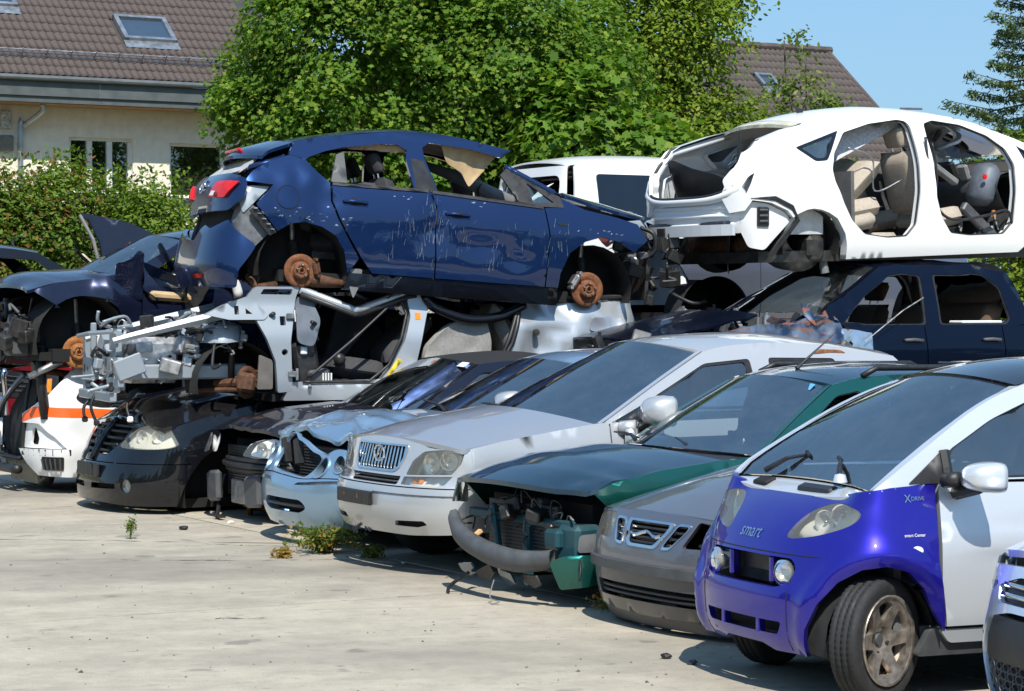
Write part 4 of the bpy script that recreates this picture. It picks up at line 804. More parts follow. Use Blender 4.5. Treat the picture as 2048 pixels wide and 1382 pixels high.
# ---------------------------------------------------------------- the row of parked wrecks
SILV = paint('silver_paint', (.58, .59, .60), .55, .38, 1, .3); SILVH = paint('silver_paint_dusty_sky_tint', (.44, .46, .50), .6, .34, 1, .5)  # hood copy: more dust, plus reflected sky put into its darker, bluer colour
JAGB = paint('ice_blue_paint', (.30, .44, .58), .7, .34, 1, .35); GRN = paint('green_paint', (.010, .125, .105), .75, .36, 1, .35); GRNH = paint('green_paint_sky_tint', (.012, .055, .095), .7, .32, 1, .5)  # hood copy of the green: reflected sky painted into it as dark teal
SAABG = paint('grey_paint', (.20, .20, .23), .75, .36, 1, .5); BLKP = paint('black_paint', (.005, .006, .009), .2, .22, 1, .18); NAVYP = paint('midnight_paint', (.008, .011, .026), .3, .25, 1, .3)
SMB = paint('royal_blue_paint', (.02, .014, .36), .7, .34, 1, .4); SMS = paint('tridion_silver', (.70, .73, .76), .5, .36, 1, .25); MODS = paint('pale_blue_silver_paint', (.66, .73, .88), .6, .32, 1, .15)
def mirp(p): return [(-x, z) for x, z in p][::-1]
def slats(car, s0, s1, zs, mat, w=.02, inset=.02, parent=None, name='slat', r=.008, n=14, vertical=False):
    for z in zs:
        if vertical: P = car.post(car.S(np.full(8, z), np.linspace(s0, s1, 8), inset))
        else: P = car.post(car.S(np.linspace(s0, s1, n), np.full(n, z), inset))
        MB().tube(P, r, 6).build(name, mat, parent or car.root, True)
def nosepanels(car, top, zmid, zlow, smax, holes_top=(), holes_low=(), mat=None, lowmat=None, lowside=None, h=.05):
    """upper nose (between bumper and hood edge) and bumper skin; top(s) gives the hood edge height"""
    S = np.linspace(-smax, smax, 30); car.panel('nose_panel', [(s, zmid + .004) for s in S] + [(s, top(s)) for s in S[::-1]], mat, holes_top, h=h)
    ls = lowside or smax; S = np.linspace(-ls, ls, 34); return car.panel('front_bumper', [(s, zlow(s)) for s in S] + [(s, zmid - .004) for s in S[::-1]], lowmat or mat, holes_low, h=h)
def shadow_box(car, x0, x1, z0, z1, w): MB().box(((x0 + x1) / 2, 0, (z0 + z1) / 2), (abs(x0 - x1), 2 * w, z1 - z0)).build('engine_bay_shade', DRK, car.root)  # solid near-black box stands in for the shade of the engine bay
def radiator(car, x, y0, y1, z0, z1, mat=None):
    e = empty('radiator', (x, 0, 0)); e.parent = car.root; MB().box((0, (y0 + y1) / 2, (z0 + z1) / 2), (.03, y1 - y0, z1 - z0)).build('radiator_core', mat or DSTEEL, e)
    m = MB(); n = int((z1 - z0) / .022); [m.box((.017, (y0 + y1) / 2, z0 + (i + .5) * (z1 - z0) / n), (.006, y1 - y0 - .02, .006)) for i in range(n)]; o = m.build('cooling_fins', GREYP, e); o['kind'] = 'stuff'; return e

# --- silver SUV with the upright chrome grille
c = Car('parked_suv', 'silver SUV with vertical bar chrome grille and big clear headlight, roof patched with rust', 'car', SURF['lexus'], (-1.0, 16.22), 209.7)
belt = [(-.34, .85), (-.6, .90), (-1.0, .955), (-1.35, 1.0), (-2., 1.0), (-3.5, 1.02), (-4.3, 1.02)]
std_car(c, dict(paint=SILV, hood_mat=SILVH, xa=-.93, xr=-3.55, ra=.37, zw=.34, zs=.27, belt=belt, doors=(-1.42, -2.74, -3.62), cowl=(-1.30, 1.0), A0=(-1.36, .99), A1=(-2.33, 1.47), C1=(-4.0, 1.42), C0=(-4.35, 1.05), rail=[(-2.6, 1.51), (-3.2, 1.52)],
    windows=[[(-1.40, .985), (-1.72, 1.12), (-1.74, .985)], [(-1.79, .985), (-1.79, 1.155), (-2.30, 1.385), (-2.70, 1.415), (-2.68, .985)], [(-2.84, .985), (-2.86, 1.42), (-3.45, 1.41), (-3.55, .985)]], frame_mat=SILV, seal=.9, hood_bow=[.2, .22, .28], hood_crown=[.06, .10, .10], ws_bow=(.3, .2), ws_crown=(.03, .06), handle_z=.86, zbt=.6, xb=-.38))
top = lambda s: .85 + .055 * (1 - (abs(s) / .62) ** 2) if abs(s) < .62 else .85 - .04 * (abs(s) - .62)
gr = rp([(-.33, .705), (-.27, .68), (.27, .68), (.33, .705), (.385, .78), (.395, .862), (-.395, .862), (-.385, .78)], .025)
hl = rp([(.42, .665), (.47, .76), (.58, .825), (.8, .845), (.975, .835), (.95, .76), (.88, .685)], .02); il = rp([(.40, .605), (.405, .655), (.885, .672), (.82, .615), (.74, .6)], .012)
lg = rp([(-.36, .6), (-.37, .655), (.37, .655), (.36, .6)], .01)
nosepanels(c, top, .59, lambda s: .27 + .05 * max(0, (abs(s) - .5)), 1.035, [gr, hl, mirp(hl), il, mirp(il), lg], [rp([(.36, .33), (.38, .365), (.66, .375), (.69, .35), (.6, .33)], .012), mirp(rp([(.36, .33), (.38, .365), (.66, .375), (.69, .35), (.6, .33)], .012))], SILV, lowside=1.2)
for p, g in ((hl, 1), (mirp(hl), -1)): headlamp(c, p, LENSY, [(g * .62, .745, .07), (g * .82, .765, .06)], .09)
for p, g in ((il, 1), (mirp(il), -1)):
    o = headlamp(c, p, LENS, [], .03, 'indicator', back=LWHITE); c.panel('amber_bulb', rp([(g * .55 - .06, .615), (g * .55 + .06, .615), (g * .55 + .06, .65), (g * .55 - .06, .65)], .01), ORANGE, h=.05, inset=.02, parent=o)
g_ = c.panel('grille', gr, CHR, [[tuple(np.array([0, .775]) + (np.array(p) - np.array([0, .775])) * np.array([.93, .86])) for p in gr]], h=.04, t=.03, inset=-.008)
c.panel('grille_back', gr, DRK, h=.08, inset=.07, parent=g_); slats(c, .695, .85, np.linspace(-.34, .34, 15), CHR, parent=g_, name='grille_bar', r=.0085, inset=.012, vertical=True)
P0_ = c.S(np.array([0.]), np.array([.79]), -.02)[0]; eb = MB(); eb.tube([P0_ + np.array([-.02, .075 * math.cos(a), .052 * math.sin(a)]) for a in np.linspace(0, 2 * PI, 25)], .008, 6, False); eb.tube([P0_ + np.array([-.015, .05, -.035]), P0_ + np.array([-.012, -.03, -.035]), P0_ + np.array([-.012, .04, .05])], .008, 6); eb.build('emblem', CHR, g_)
l_ = c.panel('lower_grille', lg, BLK, h=.08, inset=.06); slats(c, -.35, .35, (.615, .64), GREYP, parent=l_, name='grille_bar', inset=.03)
for g in (1, -1): c.panel('fog_recess', rp([(g * .36, .33), (g * .38, .365), (g * .66, .375), (g * .69, .35)][::g], .01), DRK, h=.1, inset=.05)
pb = MB(); [pb.box(c.S(np.array([y]), np.array([.495]), -.022)[0], (.03, .5 / 5 + .012, .095), None, .006) for y in np.linspace(-.34, .08, 5)]; pb.build('plate_holder', BLK, c.root); [MB().box(c.S(np.array([y]), np.array([.5]), -.04)[0], (.004, .02, .03)).build('rusty_bolt', RUST, c.root) for y in (-.26, -.04)]
c.panel('bumper_trim', [(s, .535) for s in np.linspace(.1, .98, 12)] + [(s, .545) for s in np.linspace(.98, .1, 12)], GREYP, h=.1, inset=-.004)
tb = MB(); rr = np.random.default_rng(5)
for i in range(7): y = -.42 + i * .06; tb.tube([c.S(np.array([y]), np.array([.30]), .02)[0], c.S(np.array([y + .02]), np.array([.30 - .1 * rr.random()]), -.01)[0]], .012, 5)
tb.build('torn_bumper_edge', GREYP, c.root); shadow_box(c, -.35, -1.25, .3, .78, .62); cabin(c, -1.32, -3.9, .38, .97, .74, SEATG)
for g in (1, -1): wheel(c, -.93, g, .33, .34, .22, .2, ALU, .76); wheel(c, -3.55, g, .33, .34, .22, .2, ALU, .76)
mirror(c, -1.68, 1.02, 1.075, SILV, (.19, .27, .215)); MB().tube([(-1.5, .86, .96), (-1.58, .94, .97)], .05, 8).box((-1.55, .93, .9), (.1, .07, .16), None, .03).build('mirror_foot', SILV, c.root, True); mirror(c, -1.66, 1.0, 1.06, SILV, (.16, .235, .185), -1)
wiper(c, (-1.17, .3, 1.04), (-1.25, -.1, 1.075), (-1.2, .22, 1.06)); wiper(c, (-1.18, -.2, 1.05), (-1.26, -.48, 1.07), (-1.22, -.25, 1.06))
c.panel('rust_patch', rp([(3.95, 1.44), (4.02, 1.475), (4.2, 1.468), (4.24, 1.445), (4.1, 1.45)], .01), RUST, h=.05, inset=-.004, t=.004)
MB().box((-2.02, .03, 1.36), (.05, .18, .055), None, .015).build('rear_view_mirror', TRIM, c.root); MB().box((-2.2, -.3, 1.42), (.14, .42, .02), Matrix.Rotation(R(-25), 4, 'Y'), .008).build('sun_visor', plain('pale_trim', (.5, .5, .48), .8), c.root)

# --- green estate with the torn-off front
c = Car('crashed_estate', 'dark green estate car with smashed open front and black bumper bar hanging down', 'car', SURF['green'], (-.207, 14.6), 209.7, z=-.02, dents=[dent((-.35, .7, .6), (.3, .3, .25), (-.08, -.05, 0)), crumple((-.75, .55, .5), (.1, 1., .9), (.02, .03, .02), 6, 3)])
belt = [(-.3, .70), (-.5, .77), (-.8, .825), (-1.2, .865), (-1.55, .885), (-2.2, .9), (-3.8, .93), (-4.1, .93)]
std_car(c, dict(paint=GRN, hood_mat=GRNH, xa=-.85, xr=-3.35, ra=.33, zw=.29, zs=.22, belt=belt, doors=(-1.42, -2.5, -3.35), cowl=(-1.28, .9), A0=(-1.55, .89), A1=(-2.25, 1.31), C1=(-3.95, 1.27), C0=(-4.05, .95), rail=[(-2.55, 1.355), (-3.2, 1.36)], windows=[[(-1.72, .91), (-2.25, 1.24), (-2.45, 1.27), (-2.45, .915)], [(-2.55, .915), (-2.55, 1.275), (-3.3, 1.265), (-3.3, .93)]],
    hood_bow=[.24, .24, .26], hood_crown=[.045, .07, .07], ws_bow=(.26, .14), zbt=.52, xb=-.5, handle_z=.78, frame_mat=GRN, panes=(0, 1), roof_mat=GRNH))
shadow_box(c, -.45, -1.3, .2, .62, .6); radiator(c, -.33, -.42, .42, .2, .6); cabin(c, -1.5, -3.5, .3, .87, .68, SEATG)
MB().box((-.3, 0, .5), (.05, 1.25, .06), None, .01).box((-.3, .1, .3), (.05, .06, .4), None, .01).box((-.27, -.25, .4), (.04, .05, .36), Matrix.Rotation(R(14), 4, 'X'), .01).build('radiator_support', paint('teal_frame', (.015, .07, .09), .3, .5, .3, .6), c.root)
MB().box((-.36, .6, .36), (.22, .2, .3), Matrix.Rotation(R(12), 4, 'Z'), .03).box((-.3, .52, .42), (.2, .16, .12), None, .02).build('front_chassis_leg', paint('teal_frame', (.015, .07, .09)), c.root)
MB().tube([(-.18, -.30, .40), (-.06, -.2, .37), (-.05, -.12, .355)], [.02, .014, .012], 6).build('wood_splinter', plain('raw_wood', (.6, .36, .16), .8), c.root)
bb = [tuple(p) for p in c.S(*np.array(cat([(-.52, .47), (-.47, .43), (-.36, .38), (-.15, .325), (.1, .285), (.35, .27), (.56, .285), (.66, .31)], 5)).T, .05)]
mb = MB(); K = len(bb); prof = [(.05, -.03), (.066, .03), (.05, .075), (.0, .088), (-.03, .06), (-.03, -.05), (.0, -.06)]; v = []; f = []
for i, p in enumerate(bb):
    t = np.array(bb[min(i + 1, K - 1)]) - np.array(bb[max(i - 1, 0)]); t /= np.linalg.norm(t); nn = np.array([t[1], -t[0], 0]); nn /= np.linalg.norm(nn); w = .7 + .3 * math.sin(PI * i / (K - 1))
    for a, z in prof: v.append(np.array(p) + nn * a * w + np.array([0, 0, z * w]))
m_ = len(prof); [f.append((i * m_ + j, i * m_ + (j + 1) % m_, (i + 1) * m_ + (j + 1) % m_, (i + 1) * m_ + j)) for i in range(K - 1) for j in range(m_)]; f += [tuple(range(m_)), tuple((K - 1) * m_ + j for j in range(m_))[::-1]]
bo = mesh('bumper_bar', v, f, plain('worn_bumper_plastic', (.075, .08, .085), .6, 0, .3, 7, .2), c.root); bo['label'] = 'weathered black bumper bar torn loose at one end'
c.panel('bumper_corner', rp([(.70, .13), (.66, .3), (.74, .335), (1.06, .36), (1.2, .35), (1.16, .18)], .02), GRN, h=.04, t=.05); c.panel('bumper_strip', rp([(.83, .36), (.83, .46), (1.16, .49), (1.19, .37)], .02), GREYP, h=.05, inset=-.015)
mb = MB(); rr = np.random.default_rng(3)
for i in range(26):
    y = rr.uniform(-.55, .7); p = np.array([-.36 + .1 * rr.random(), y, rr.uniform(.35, .62)]); q = p + rr.normal(size=3) * np.array([.05, .14, .08]); w = MB().tube(cat([p, (p + q) / 2 + rr.normal(size=3) * .05, q, q + np.array([0.02, .02, -.08])], 4), rr.uniform(.003, .008), 5)
    w.build('loose_wire' if i % 3 else 'hose', WIRE if i % 4 else WIREG, c.root, True)
for i in range(9):
    p = np.array([-.35 + .15 * rr.random(), rr.uniform(-.5, .5), rr.uniform(.42, .62)]); MB().box(p, rr.uniform(.05, .14, 3), Matrix.Rotation(rr.uniform(-.5, .5), 4, 'X') @ Matrix.Rotation(rr.uniform(-.5, .5), 4, 'Z'), .01).build('engine_part', (BLK, DSTEEL, GREYP)[i % 3], c.root)
for i in range(4):
    y = -.35 + i * .26; p = np.array([-.16 + .08 * math.cos(y * 2), y, .2]); mp_ = flat(p, (.1, 1, .1 * rr.normal()), (.25, .0, .6)); plate('broken_undertray', rp([(-.11, 0), (.1, .01), (.12, -.09), (.02, -.11 - .05 * rr.random()), (-.09, -.07)], .01), mp_, BLK if i % 2 else GRNH, c.root, h=.08, t=.012, back=True)
MB().tube(cat([(-.1, -.3, .15), (-.02, -.4, .06), (.03, -.33, .0), (.1, -.2, -.0)], 5), .012, 6).build('hanging_strip', BLK, c.root); MB().tube(cat([(0, .2, .16), (.04, .22, .06), (.02, .3, .04), (.06, .26, .02)], 5), .004, 5).build('hanging_wire', WIREG, c.root)
hp_ = rp([(-.93, .55), (-.9, .69), (-.78, .7), (-.76, .56)], .03); headlamp(c, hp_, LENS, [], .06)
for g in (1, -1): wheel(c, -3.35, g, .29, .3, .19, .18, GREYP, .74)
brake(c.root, (-.85, .66, .2), 1, .13, RUSTD, RUSTD); brake(c.root, (-.85, -.66, .2), -1, .13, RUSTD, RUSTD)
wiper(c, (-1.36, .25, .93), (-1.42, -.08, .965), (-1.38, .22, .95)); wiper(c, (-1.36, -.35, .94), (-1.42, -.55, .96), (-1.39, -.35, .95))
for g in (1, -1): MB().tube([(-2.5, g * .56, 1.36), (-2.62, g * .555, 1.41), (-3.8, g * .555, 1.40), (-3.9, g * .55, 1.35)], .02, 8).build('roof_rail', BLK, c.root, True)
MB().tube([(-2.32, .1, 1.4), (-2.36, .1, 1.43), (-2.62, .1, 1.62)], [.016, .01, .003], 6).build('roof_aerial', BLK, c.root)
mesh('vignette_sticker', [(-2.13, .4, 1.285), (-2.13, .5, 1.275), (-2.18, .49, 1.31), (-2.18, .39, 1.32)], [(0, 1, 2, 3)], plain('sticker_blue', (.1, .35, .75), .4), c.root, False)
ph = MB(); ph.tube([(-1.75, .05, .93), (-1.72, .16, .96)], .02, 6).tube([(-1.72, .16, .96), (-1.74, .3, 1.03)], .013, 6).box((-1.73, .33, 1.05), (.03, .07, .12), None, .006).box((-1.72, .22, .98), (.03, .05, .07), None, .006); ph.build('phone_cradle', BLK, c.root)

# --- grey saloon with the three-part grille
c = Car('parked_saloon', 'grey saloon with three part chrome trimmed grille, one headlight missing, nose dusty', 'car', SURF['saab'], (.697, 13.11), 209.7, z=-.03)
belt = [(-.34, .65), (-.6, .715), (-1.0, .80), (-1.4, .88), (-2.2, .92), (-3.6, .95), (-4.4, .95)]
std_car(c, dict(paint=SAABG, hood_mat=paint('grey_paint_dusty', (.19, .19, .21), .7, .38, 1, .5), xa=-.95, xr=-3.6, ra=.35, zw=.3, zs=.22, belt=belt, doors=(-1.5, -2.7, -3.55), cowl=(-1.4, .88), A0=(-1.5, .90), A1=(-2.2, 1.36), C1=(-3.4, 1.36), C0=(-3.95, .98), rail=[(-2.5, 1.41), (-3.0, 1.42)], windows=[[(-1.62, .94), (-2.2, 1.29), (-2.62, 1.33), (-2.62, .945)], [(-2.72, .945), (-2.72, 1.33), (-3.3, 1.29), (-3.6, .96)]], hood_bow=[.3, .26, .26], hood_crown=[.04, .08, .09], ws_bow=(.26, .14), zbt=.5, xb=-.5, handle_z=.8))
top = lambda s: .65 + .04 * (1 - min(1, abs(s) / .75) ** 2)
gC = rp([(-.14, .50), (.14, .50), (.22, .6), (.235, .645), (-.235, .645), (-.22, .6)], .03); gL = rp([(.19, .50), (.27, .505), (.36, .6), (.385, .645), (.27, .645), (.235, .58)], .025); hL = rp([(.36, .52), (.43, .66), (.62, .655), (.78, .62), (.78, .53)], .02); inn = rp([(-.52, .2), (-.55, .285), (.55, .285), (.52, .2)], .03)
nosepanels(c, top, .40, lambda s: .12 + .02 * abs(s), .98, [gC, gL, mirp(gL), hL, mirp(hL)], [inn], SAABG, paint('grey_paint_bumper', (.085, .085, .092), .4, .4, .7, .5), lowside=1.04)
for p, nb in ((gC, 5), (gL, 4), (mirp(gL), 4)):
    q = np.array(p); cc = q.mean(0); o = c.panel('grille', p, CHR, [[tuple(cc + (a - cc) * np.array([.84, .8])) for a in q]], h=.04, t=.03, inset=-.006); c.panel('grille_back', p, DRK, h=.1, inset=.06, parent=o)
    for z in np.linspace(.525, .625, nb): w = [a for a in q]; xs_ = [a[0] for a in q if abs(a[1] - z) < .05]; slats(c, min(xs_) + .03, max(xs_) - .03, (z,), BLK, parent=o, name='grille_bar', inset=.014, r=.009, n=6)
    if p is gC: MB().tube([c.S(np.array([s]), np.array([.572 + .012 * math.cos(s * 30)]), .0)[0] for s in np.linspace(-.15, .15, 9)], .011, 6).build('grille_wing', CHR, o)
headlamp(c, mirp(hL), LENSY, [(-.55, .59, .06)], .08); c.panel('headlight_hole', hL, DRK, h=.1, inset=.12); MB().box((-.32, .5, .58), (.04, .2, .1), None, .02).build('lamp_bracket', BLK, c.root)
c.panel('bumper_strip', [(s, .355) for s in np.linspace(-1.05, 1.05, 30)] + [(s, .41) for s in np.linspace(1.05, -1.05, 30)], plain('worn_bumper_plastic', (.075, .08, .085)), h=.05, inset=-.022, t=.03)
i_ = c.panel('lower_intake', inn, DRK, h=.1, inset=.07); slats(c, -.5, .5, (.225, .255), BLK, parent=i_, name='intake_bar', inset=.02, r=.01)
c.panel('front_spoiler', [(s, .06) for s in np.linspace(-.95, .95, 24)] + [(s, .125) for s in np.linspace(.95, -.95, 24)], GREYP, h=.06, inset=.01, t=.08)
shadow_box(c, -.4, -1.3, .2, .6, .6); cabin(c, -1.48, -3.5, .3, .9, .68, SEATB)
for x in (-.95, -3.6):
    for g in (1, -1): wheel(c, x, g, .29, .3, .2, .19, ALU, .75)
MB().box((-2.75, 0, 1.475), (.75, .7, .012), None, .005).build('sunroof', GLASSD, c.root); MB().tube([(-2.95, .2, 1.48), (-3.3, .22, 1.6)], [.01, .003], 6).build('roof_aerial', BLK, c.root)

# --- ice blue saloon with twin round lamp rings
c = Car('crashed_saloon', 'ice blue saloon with crumpled bonnet and empty round headlight rings', 'car', SURF['jag'], (-1.74, 18.0), 209.7, z=-.02, dents=[crumple((-.95, -.9, .68), (.2, .9, 1.1), (.02, .02, .045), 4.2, 9, .1), dent((-.15, .25, .82), (.22, .22, .3), (-.05, 0, -.10)), dent((-.2, -.25, .8), (.25, .2, .3), (-.05, 0, .06))])
belt = [(-.30, .79), (-.55, .84), (-1.0, .89), (-1.45, .92), (-2.3, .92), (-3.7, .95), (-4.5, .93)]
std_car(c, dict(paint=JAGB, xa=-.95, xr=-3.86, ra=.34, zw=.31, zs=.23, belt=belt, doors=(-1.5, -2.7, -3.6), cowl=(-1.45, .92), A0=(-1.55, .92), A1=(-2.35, 1.34), C1=(-3.45, 1.34), C0=(-4.0, .97), rail=[(-2.6, 1.385), (-3.1, 1.39)], windows=[[(-1.7, .94), (-2.35, 1.27), (-2.68, 1.3), (-2.68, .945)], [(-2.78, .945), (-2.78, 1.3), (-3.3, 1.27), (-3.7, .96)]], hood_bow=[.22, .24, .28], hood_crown=[.06, .1, .09], ws_bow=(.28, .15), zbt=.5, xb=-.5, handle_z=.8, wrap0=-.02))
gi = rp([(-.33, .6), (-.3, .56), (.3, .56), (.33, .6), (.33, .72), (.25, .765), (-.25, .765), (-.33, .72)], .06); r1_ = circ(.47, .63, .088, 22); r2_ = circ(.68, .645, .068, 20); it = rp([(-.38, .31), (-.3, .37), (.3, .37), (.38, .31), (.28, .27), (-.28, .27)], .05)
top = lambda s: .735 + .05 * max(0, 1 - (abs(s) / .5) ** 2); st_ = rp([(.2, .485), (.25, .508), (.8, .53), (.82, .512), (.5, .49)], .006)
nosepanels(c, top, .54, lambda s: .15 + .03 * abs(s), .96, [gi, r1_, r2_, mirp(r1_), mirp(r2_)], [it, st_, mirp(st_)], JAGB, lowside=1.04)
for p in (r1_, r2_, mirp(r1_), mirp(r2_)): q = np.array(p); cc = q.mean(0); c.panel('headlight_ring', p, JAGB, [[tuple(cc + (a - cc) * .84) for a in q]], h=.03, t=.07, inset=-.012)
c.panel('headlight', r2_, LENS, h=.05, inset=.05); c.panel('headlight', mirp(r1_), LENS, h=.05, inset=.03); c.panel('headlight', mirp(r2_), LENS, h=.05, inset=.03)
for p in (st_, mirp(st_)): c.panel('trim_slot', p, STEEL, h=.1, inset=.02)
i_ = c.panel('lower_intake', it, DRK, h=.1, inset=.08); slats(c, -.34, .34, (.32,), BLK, parent=i_, name='intake_bar', inset=.02, r=.014)
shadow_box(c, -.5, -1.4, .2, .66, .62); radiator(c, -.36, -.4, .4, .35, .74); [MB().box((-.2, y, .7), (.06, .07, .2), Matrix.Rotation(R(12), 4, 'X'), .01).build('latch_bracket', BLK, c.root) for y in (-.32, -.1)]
cabin(c, -1.55, -3.7, .3, .9, .7, SEATG); wiper(c, (-1.3, .2, .99), (-1.4, -.15, 1.03), (-1.36, .15, 1.0))
for x in (-.95, -3.86):
    for g in (1, -1): wheel(c, x, g, .31, .32, .21, .2, ALU, .76)
MB().tube(cat([(-.3, .35, .18), (-.22, .38, .05), (-.16, .32, .005), (-.05, .2, .005)], 5), .006, 5).build('hanging_wire', WIREG, c.root)

# --- midnight soft-top without its front bumper
c = Car('stripped_convertible', 'midnight black soft top car without front bumper, radiator bare, resting on a rusty brake disc', 'car', SURF['conv'], (-2.4, 19.7), 209.7, dents=[crumple((-.6, -.9, .6), (.1, .9, .95), (.01, .01, .015), 5, 4)])
belt = [(-.28, .74), (-.5, .80), (-.9, .86), (-1.4, .90), (-2.2, .91), (-3.6, .93), (-4.2, .9)]; SOFT = plain('black_soft_top', (.014, .014, .016), .9, 0, .2, 60, .3)
std_car(c, dict(paint=NAVYP, xa=-.8, xr=-3.4, ra=.34, zw=.3, zs=.22, belt=belt, doors=(-1.42, -2.75, -2.76), cowl=(-1.35, .9), A0=(-1.42, .91), A1=(-2.12, 1.29), C1=(-3.1, 1.27), C0=(-3.5, .95), rail=[(-2.4, 1.315), (-2.8, 1.32)], windows=[[(-1.6, .93), (-2.12, 1.22), (-2.65, 1.25), (-2.7, .935)]], hood_bow=[.24, .24, .26], hood_crown=[.05, .08, .08], ws_bow=(.26, .14), zbt=.54, xb=-.52, handle_z=.78, skip=('rear_door',), roof_mat=SOFT))
radiator(c, -.3, -.5, .5, .2, .62); shadow_box(c, -.42, -1.3, .15, .66, .62); cabin(c, -1.42, -3.1, .28, .88, .68, SEATB, rear=False)
for k, z in enumerate((.43, .47, .51)): MB().tube([(-.2 - .5 * (abs(y) / .72) ** 3 * .5 + .03 * (k == 1), y, z) for y in np.linspace(-.7, .7, 15)], .024, 8).build('bumper_beam', BLK, c.root, True)
for y, w in ((-.52, .24), (.3, .3)): MB().box((-.17, y, .27), (.06, w, .26), Matrix.Rotation(R(5), 4, 'X'), .04).build('air_duct', GREYP, c.root)
MB().box((-.24, -.1, .24), (.03, .4, .2), None, .01).build('intercooler', STEEL, c.root); hL = rp([(.36, .57), (.42, .66), (.62, .71), (.85, .69), (.86, .6), (.6, .555)], .04)
for p, g in ((hL, 1), (mirp(hL), -1)): headlamp(c, p, LENS, [(g * .55, .62, .06), (g * .72, .64, .05)], .08)
hb = brake(c.root, (-.5, -.56, .14), -1, .14, RUSTO, RUSTD, tilt=(0, 0, R(60)))
for g in (1, -1): wheel(c, -3.4, g, .3, .31, .2, .19, ALU, .74)
brake(c.root, (-.8, .64, .2), 1, .14, RUSTO, RUSTD); MB().tube([(-.3, -.6, .35), (-.2, -.5, .12), (-.1, -.3, .02)], .018, 6).box((-.12, -.3, .03), (.05, .16, .02)).build('hanging_trim', BLK, c.root)
for y in (.1, .42): mesh('paper_sticker', [(-1.98, y, 1.275), (-1.98, y + .13, 1.27), (-2.04, y + .13, 1.305), (-2.04, y, 1.31)], [(0, 1, 2, 3)], plain('paper', (.75, .75, .72), .8), c.root, False)

# --- black MPV nose under the silver wreck
c = Car('crushed_mpv', 'black people carrier with big oval headlight, cabin flattened under the silver wreck', 'car', SURF['rodius'], (-3.72, 21.0), 209.7, z=-.06, dents=[crumple((-2.6, -1, .6), (-1.2, 1, 1.2), (.05, .04, .05), 4, 2, .12)])
belt = [(-.42, .80), (-.7, .87), (-1.0, .94), (-1.3, 1.0), (-1.6, .98), (-2.4, .96), (-4.4, .98), (-4.7, .98)]
std_car(c, dict(paint=BLKP, xa=-.98, xr=-3.95, ra=.42, zw=.22, zs=.12, belt=belt, doors=(-1.5, -2.6, -3.5), cowl=(-1.35, 1.0), A0=(-1.45, 1.0), A1=(-1.9, 1.12), C1=(-3.0, 1.1), C0=(-3.4, 1.0), rail=[(-2.2, 1.12)], windows=[[(-1.7, 1.0), (-1.9, 1.05), (-2.4, 1.05), (-2.4, 1.0)]], hood_bow=[.38, .4, .34], hood_crown=[.05, .12, .12], zbt=.47, xb=-.6, skip=('windscreen', 'frame', 'roof', 'rear_window', 'cowl'), wrap0=-.01))
top = lambda s: .80 + .05 * (1 - min(1, abs(s) / .8) ** 2)
hl = cat([(.44, .63), (.5, .72), (.62, .79), (.87, .825), (1.08, .80), (1.2, .73), (1.12, .65), (.97, .62), (.7, .615)], 4, True); gl_ = rp([(.04, .56), (.06, .82), (.3, .815), (.5, .785), (.42, .66), (.26, .55)], .03); lo_ = rp([(.08, .26), (.1, .31), (.5, .315), (.5, .27)], .012); fg = circ(.63, .3, .06, 18)
nosepanels(c, top, .49, lambda s: .13 + .04 * max(0, .6 - abs(s)), 1.0, [hl[:], mirp(hl), gl_, mirp(gl_)] if False else [gl_, mirp(gl_), [p for p in hl if p[0] < 9]], [lo_, mirp(lo_), fg, mirp(fg)], BLKP, lowside=1.14) if False else None
S_ = np.linspace(-1.22, 1.22, 40); c.panel('nose_panel', [(s, .494) for s in S_] + [(s, top(s) if abs(s) < .95 else .79 - .02 * (abs(s) - .95)) for s in S_[::-1]], BLKP, [gl_, mirp(gl_)], h=.045) if False else c.panel('nose_panel', [(s, .494) for s in S_] + [(s, top(s) if abs(s) < .95 else .79 - .02 * (abs(s) - .95)) for s in S_[::-1]], BLKP, [gl_, mirp(gl_), [q for q in hl], mirp(hl)], h=.045)
S_ = np.linspace(-1.12, 1.12, 40); c.panel('front_bumper', [(s, .13 + .05 * max(0, .6 - abs(s))) for s in S_] + [(1.17, .28), (1.22, .38), (1.3, .486)] + [(s, .486) for s in S_[::-1]] + [(-1.3, .486), (-1.22, .38), (-1.17, .28)], BLKP, [lo_, mirp(lo_), fg, mirp(fg)], h=.045)
for p in (hl, mirp(hl)): g = 1 if p[0][0] > 0 else -1; o = headlamp(c, p, LENSY, [(g * .68, .71, .06), (g * .92, .72, .055)], .07) if True else c.panel('headlight', p, LENS, h=.04, t=.02, inset=-.014, bulge=lambda s, z: -.012 * np.exp(-(((np.abs(s) - .8) / .3) ** 2 + ((z - .72) / .08) ** 2))); None
for p, g in ((gl_, 1), (mirp(gl_), -1)):
    o = c.panel('grille', p, DRK, h=.1, inset=.06)
    for z, e in ((.585, .27), (.64, .36), (.695, .42), (.75, .46), (.795, .44)): slats(c, g * .06, g * e, (z,), BLK, parent=o, name='grille_bar', r=.016, inset=.015)
MB().tube([c.S(np.array([0.]), np.array([z]), -.01)[0] for z in np.linspace(.5, .85, 8)], .03, 8).build('grille_spine', BLKP, c.root, True); P_ = c.S(np.array([0.]), np.array([.84]), -.035)[0]; MB().lathe([(0, .012), (.045, .008), (.06, -.01)], 20, Matrix.Translation(P_) @ Matrix.Rotation(R(-60), 4, 'Y') @ Matrix.Rotation(R(90), 4, 'Z')).build('emblem', CHR, c.root)
for p in (lo_, mirp(lo_)): c.panel('lower_intake', p, DRK, h=.1, inset=.06)
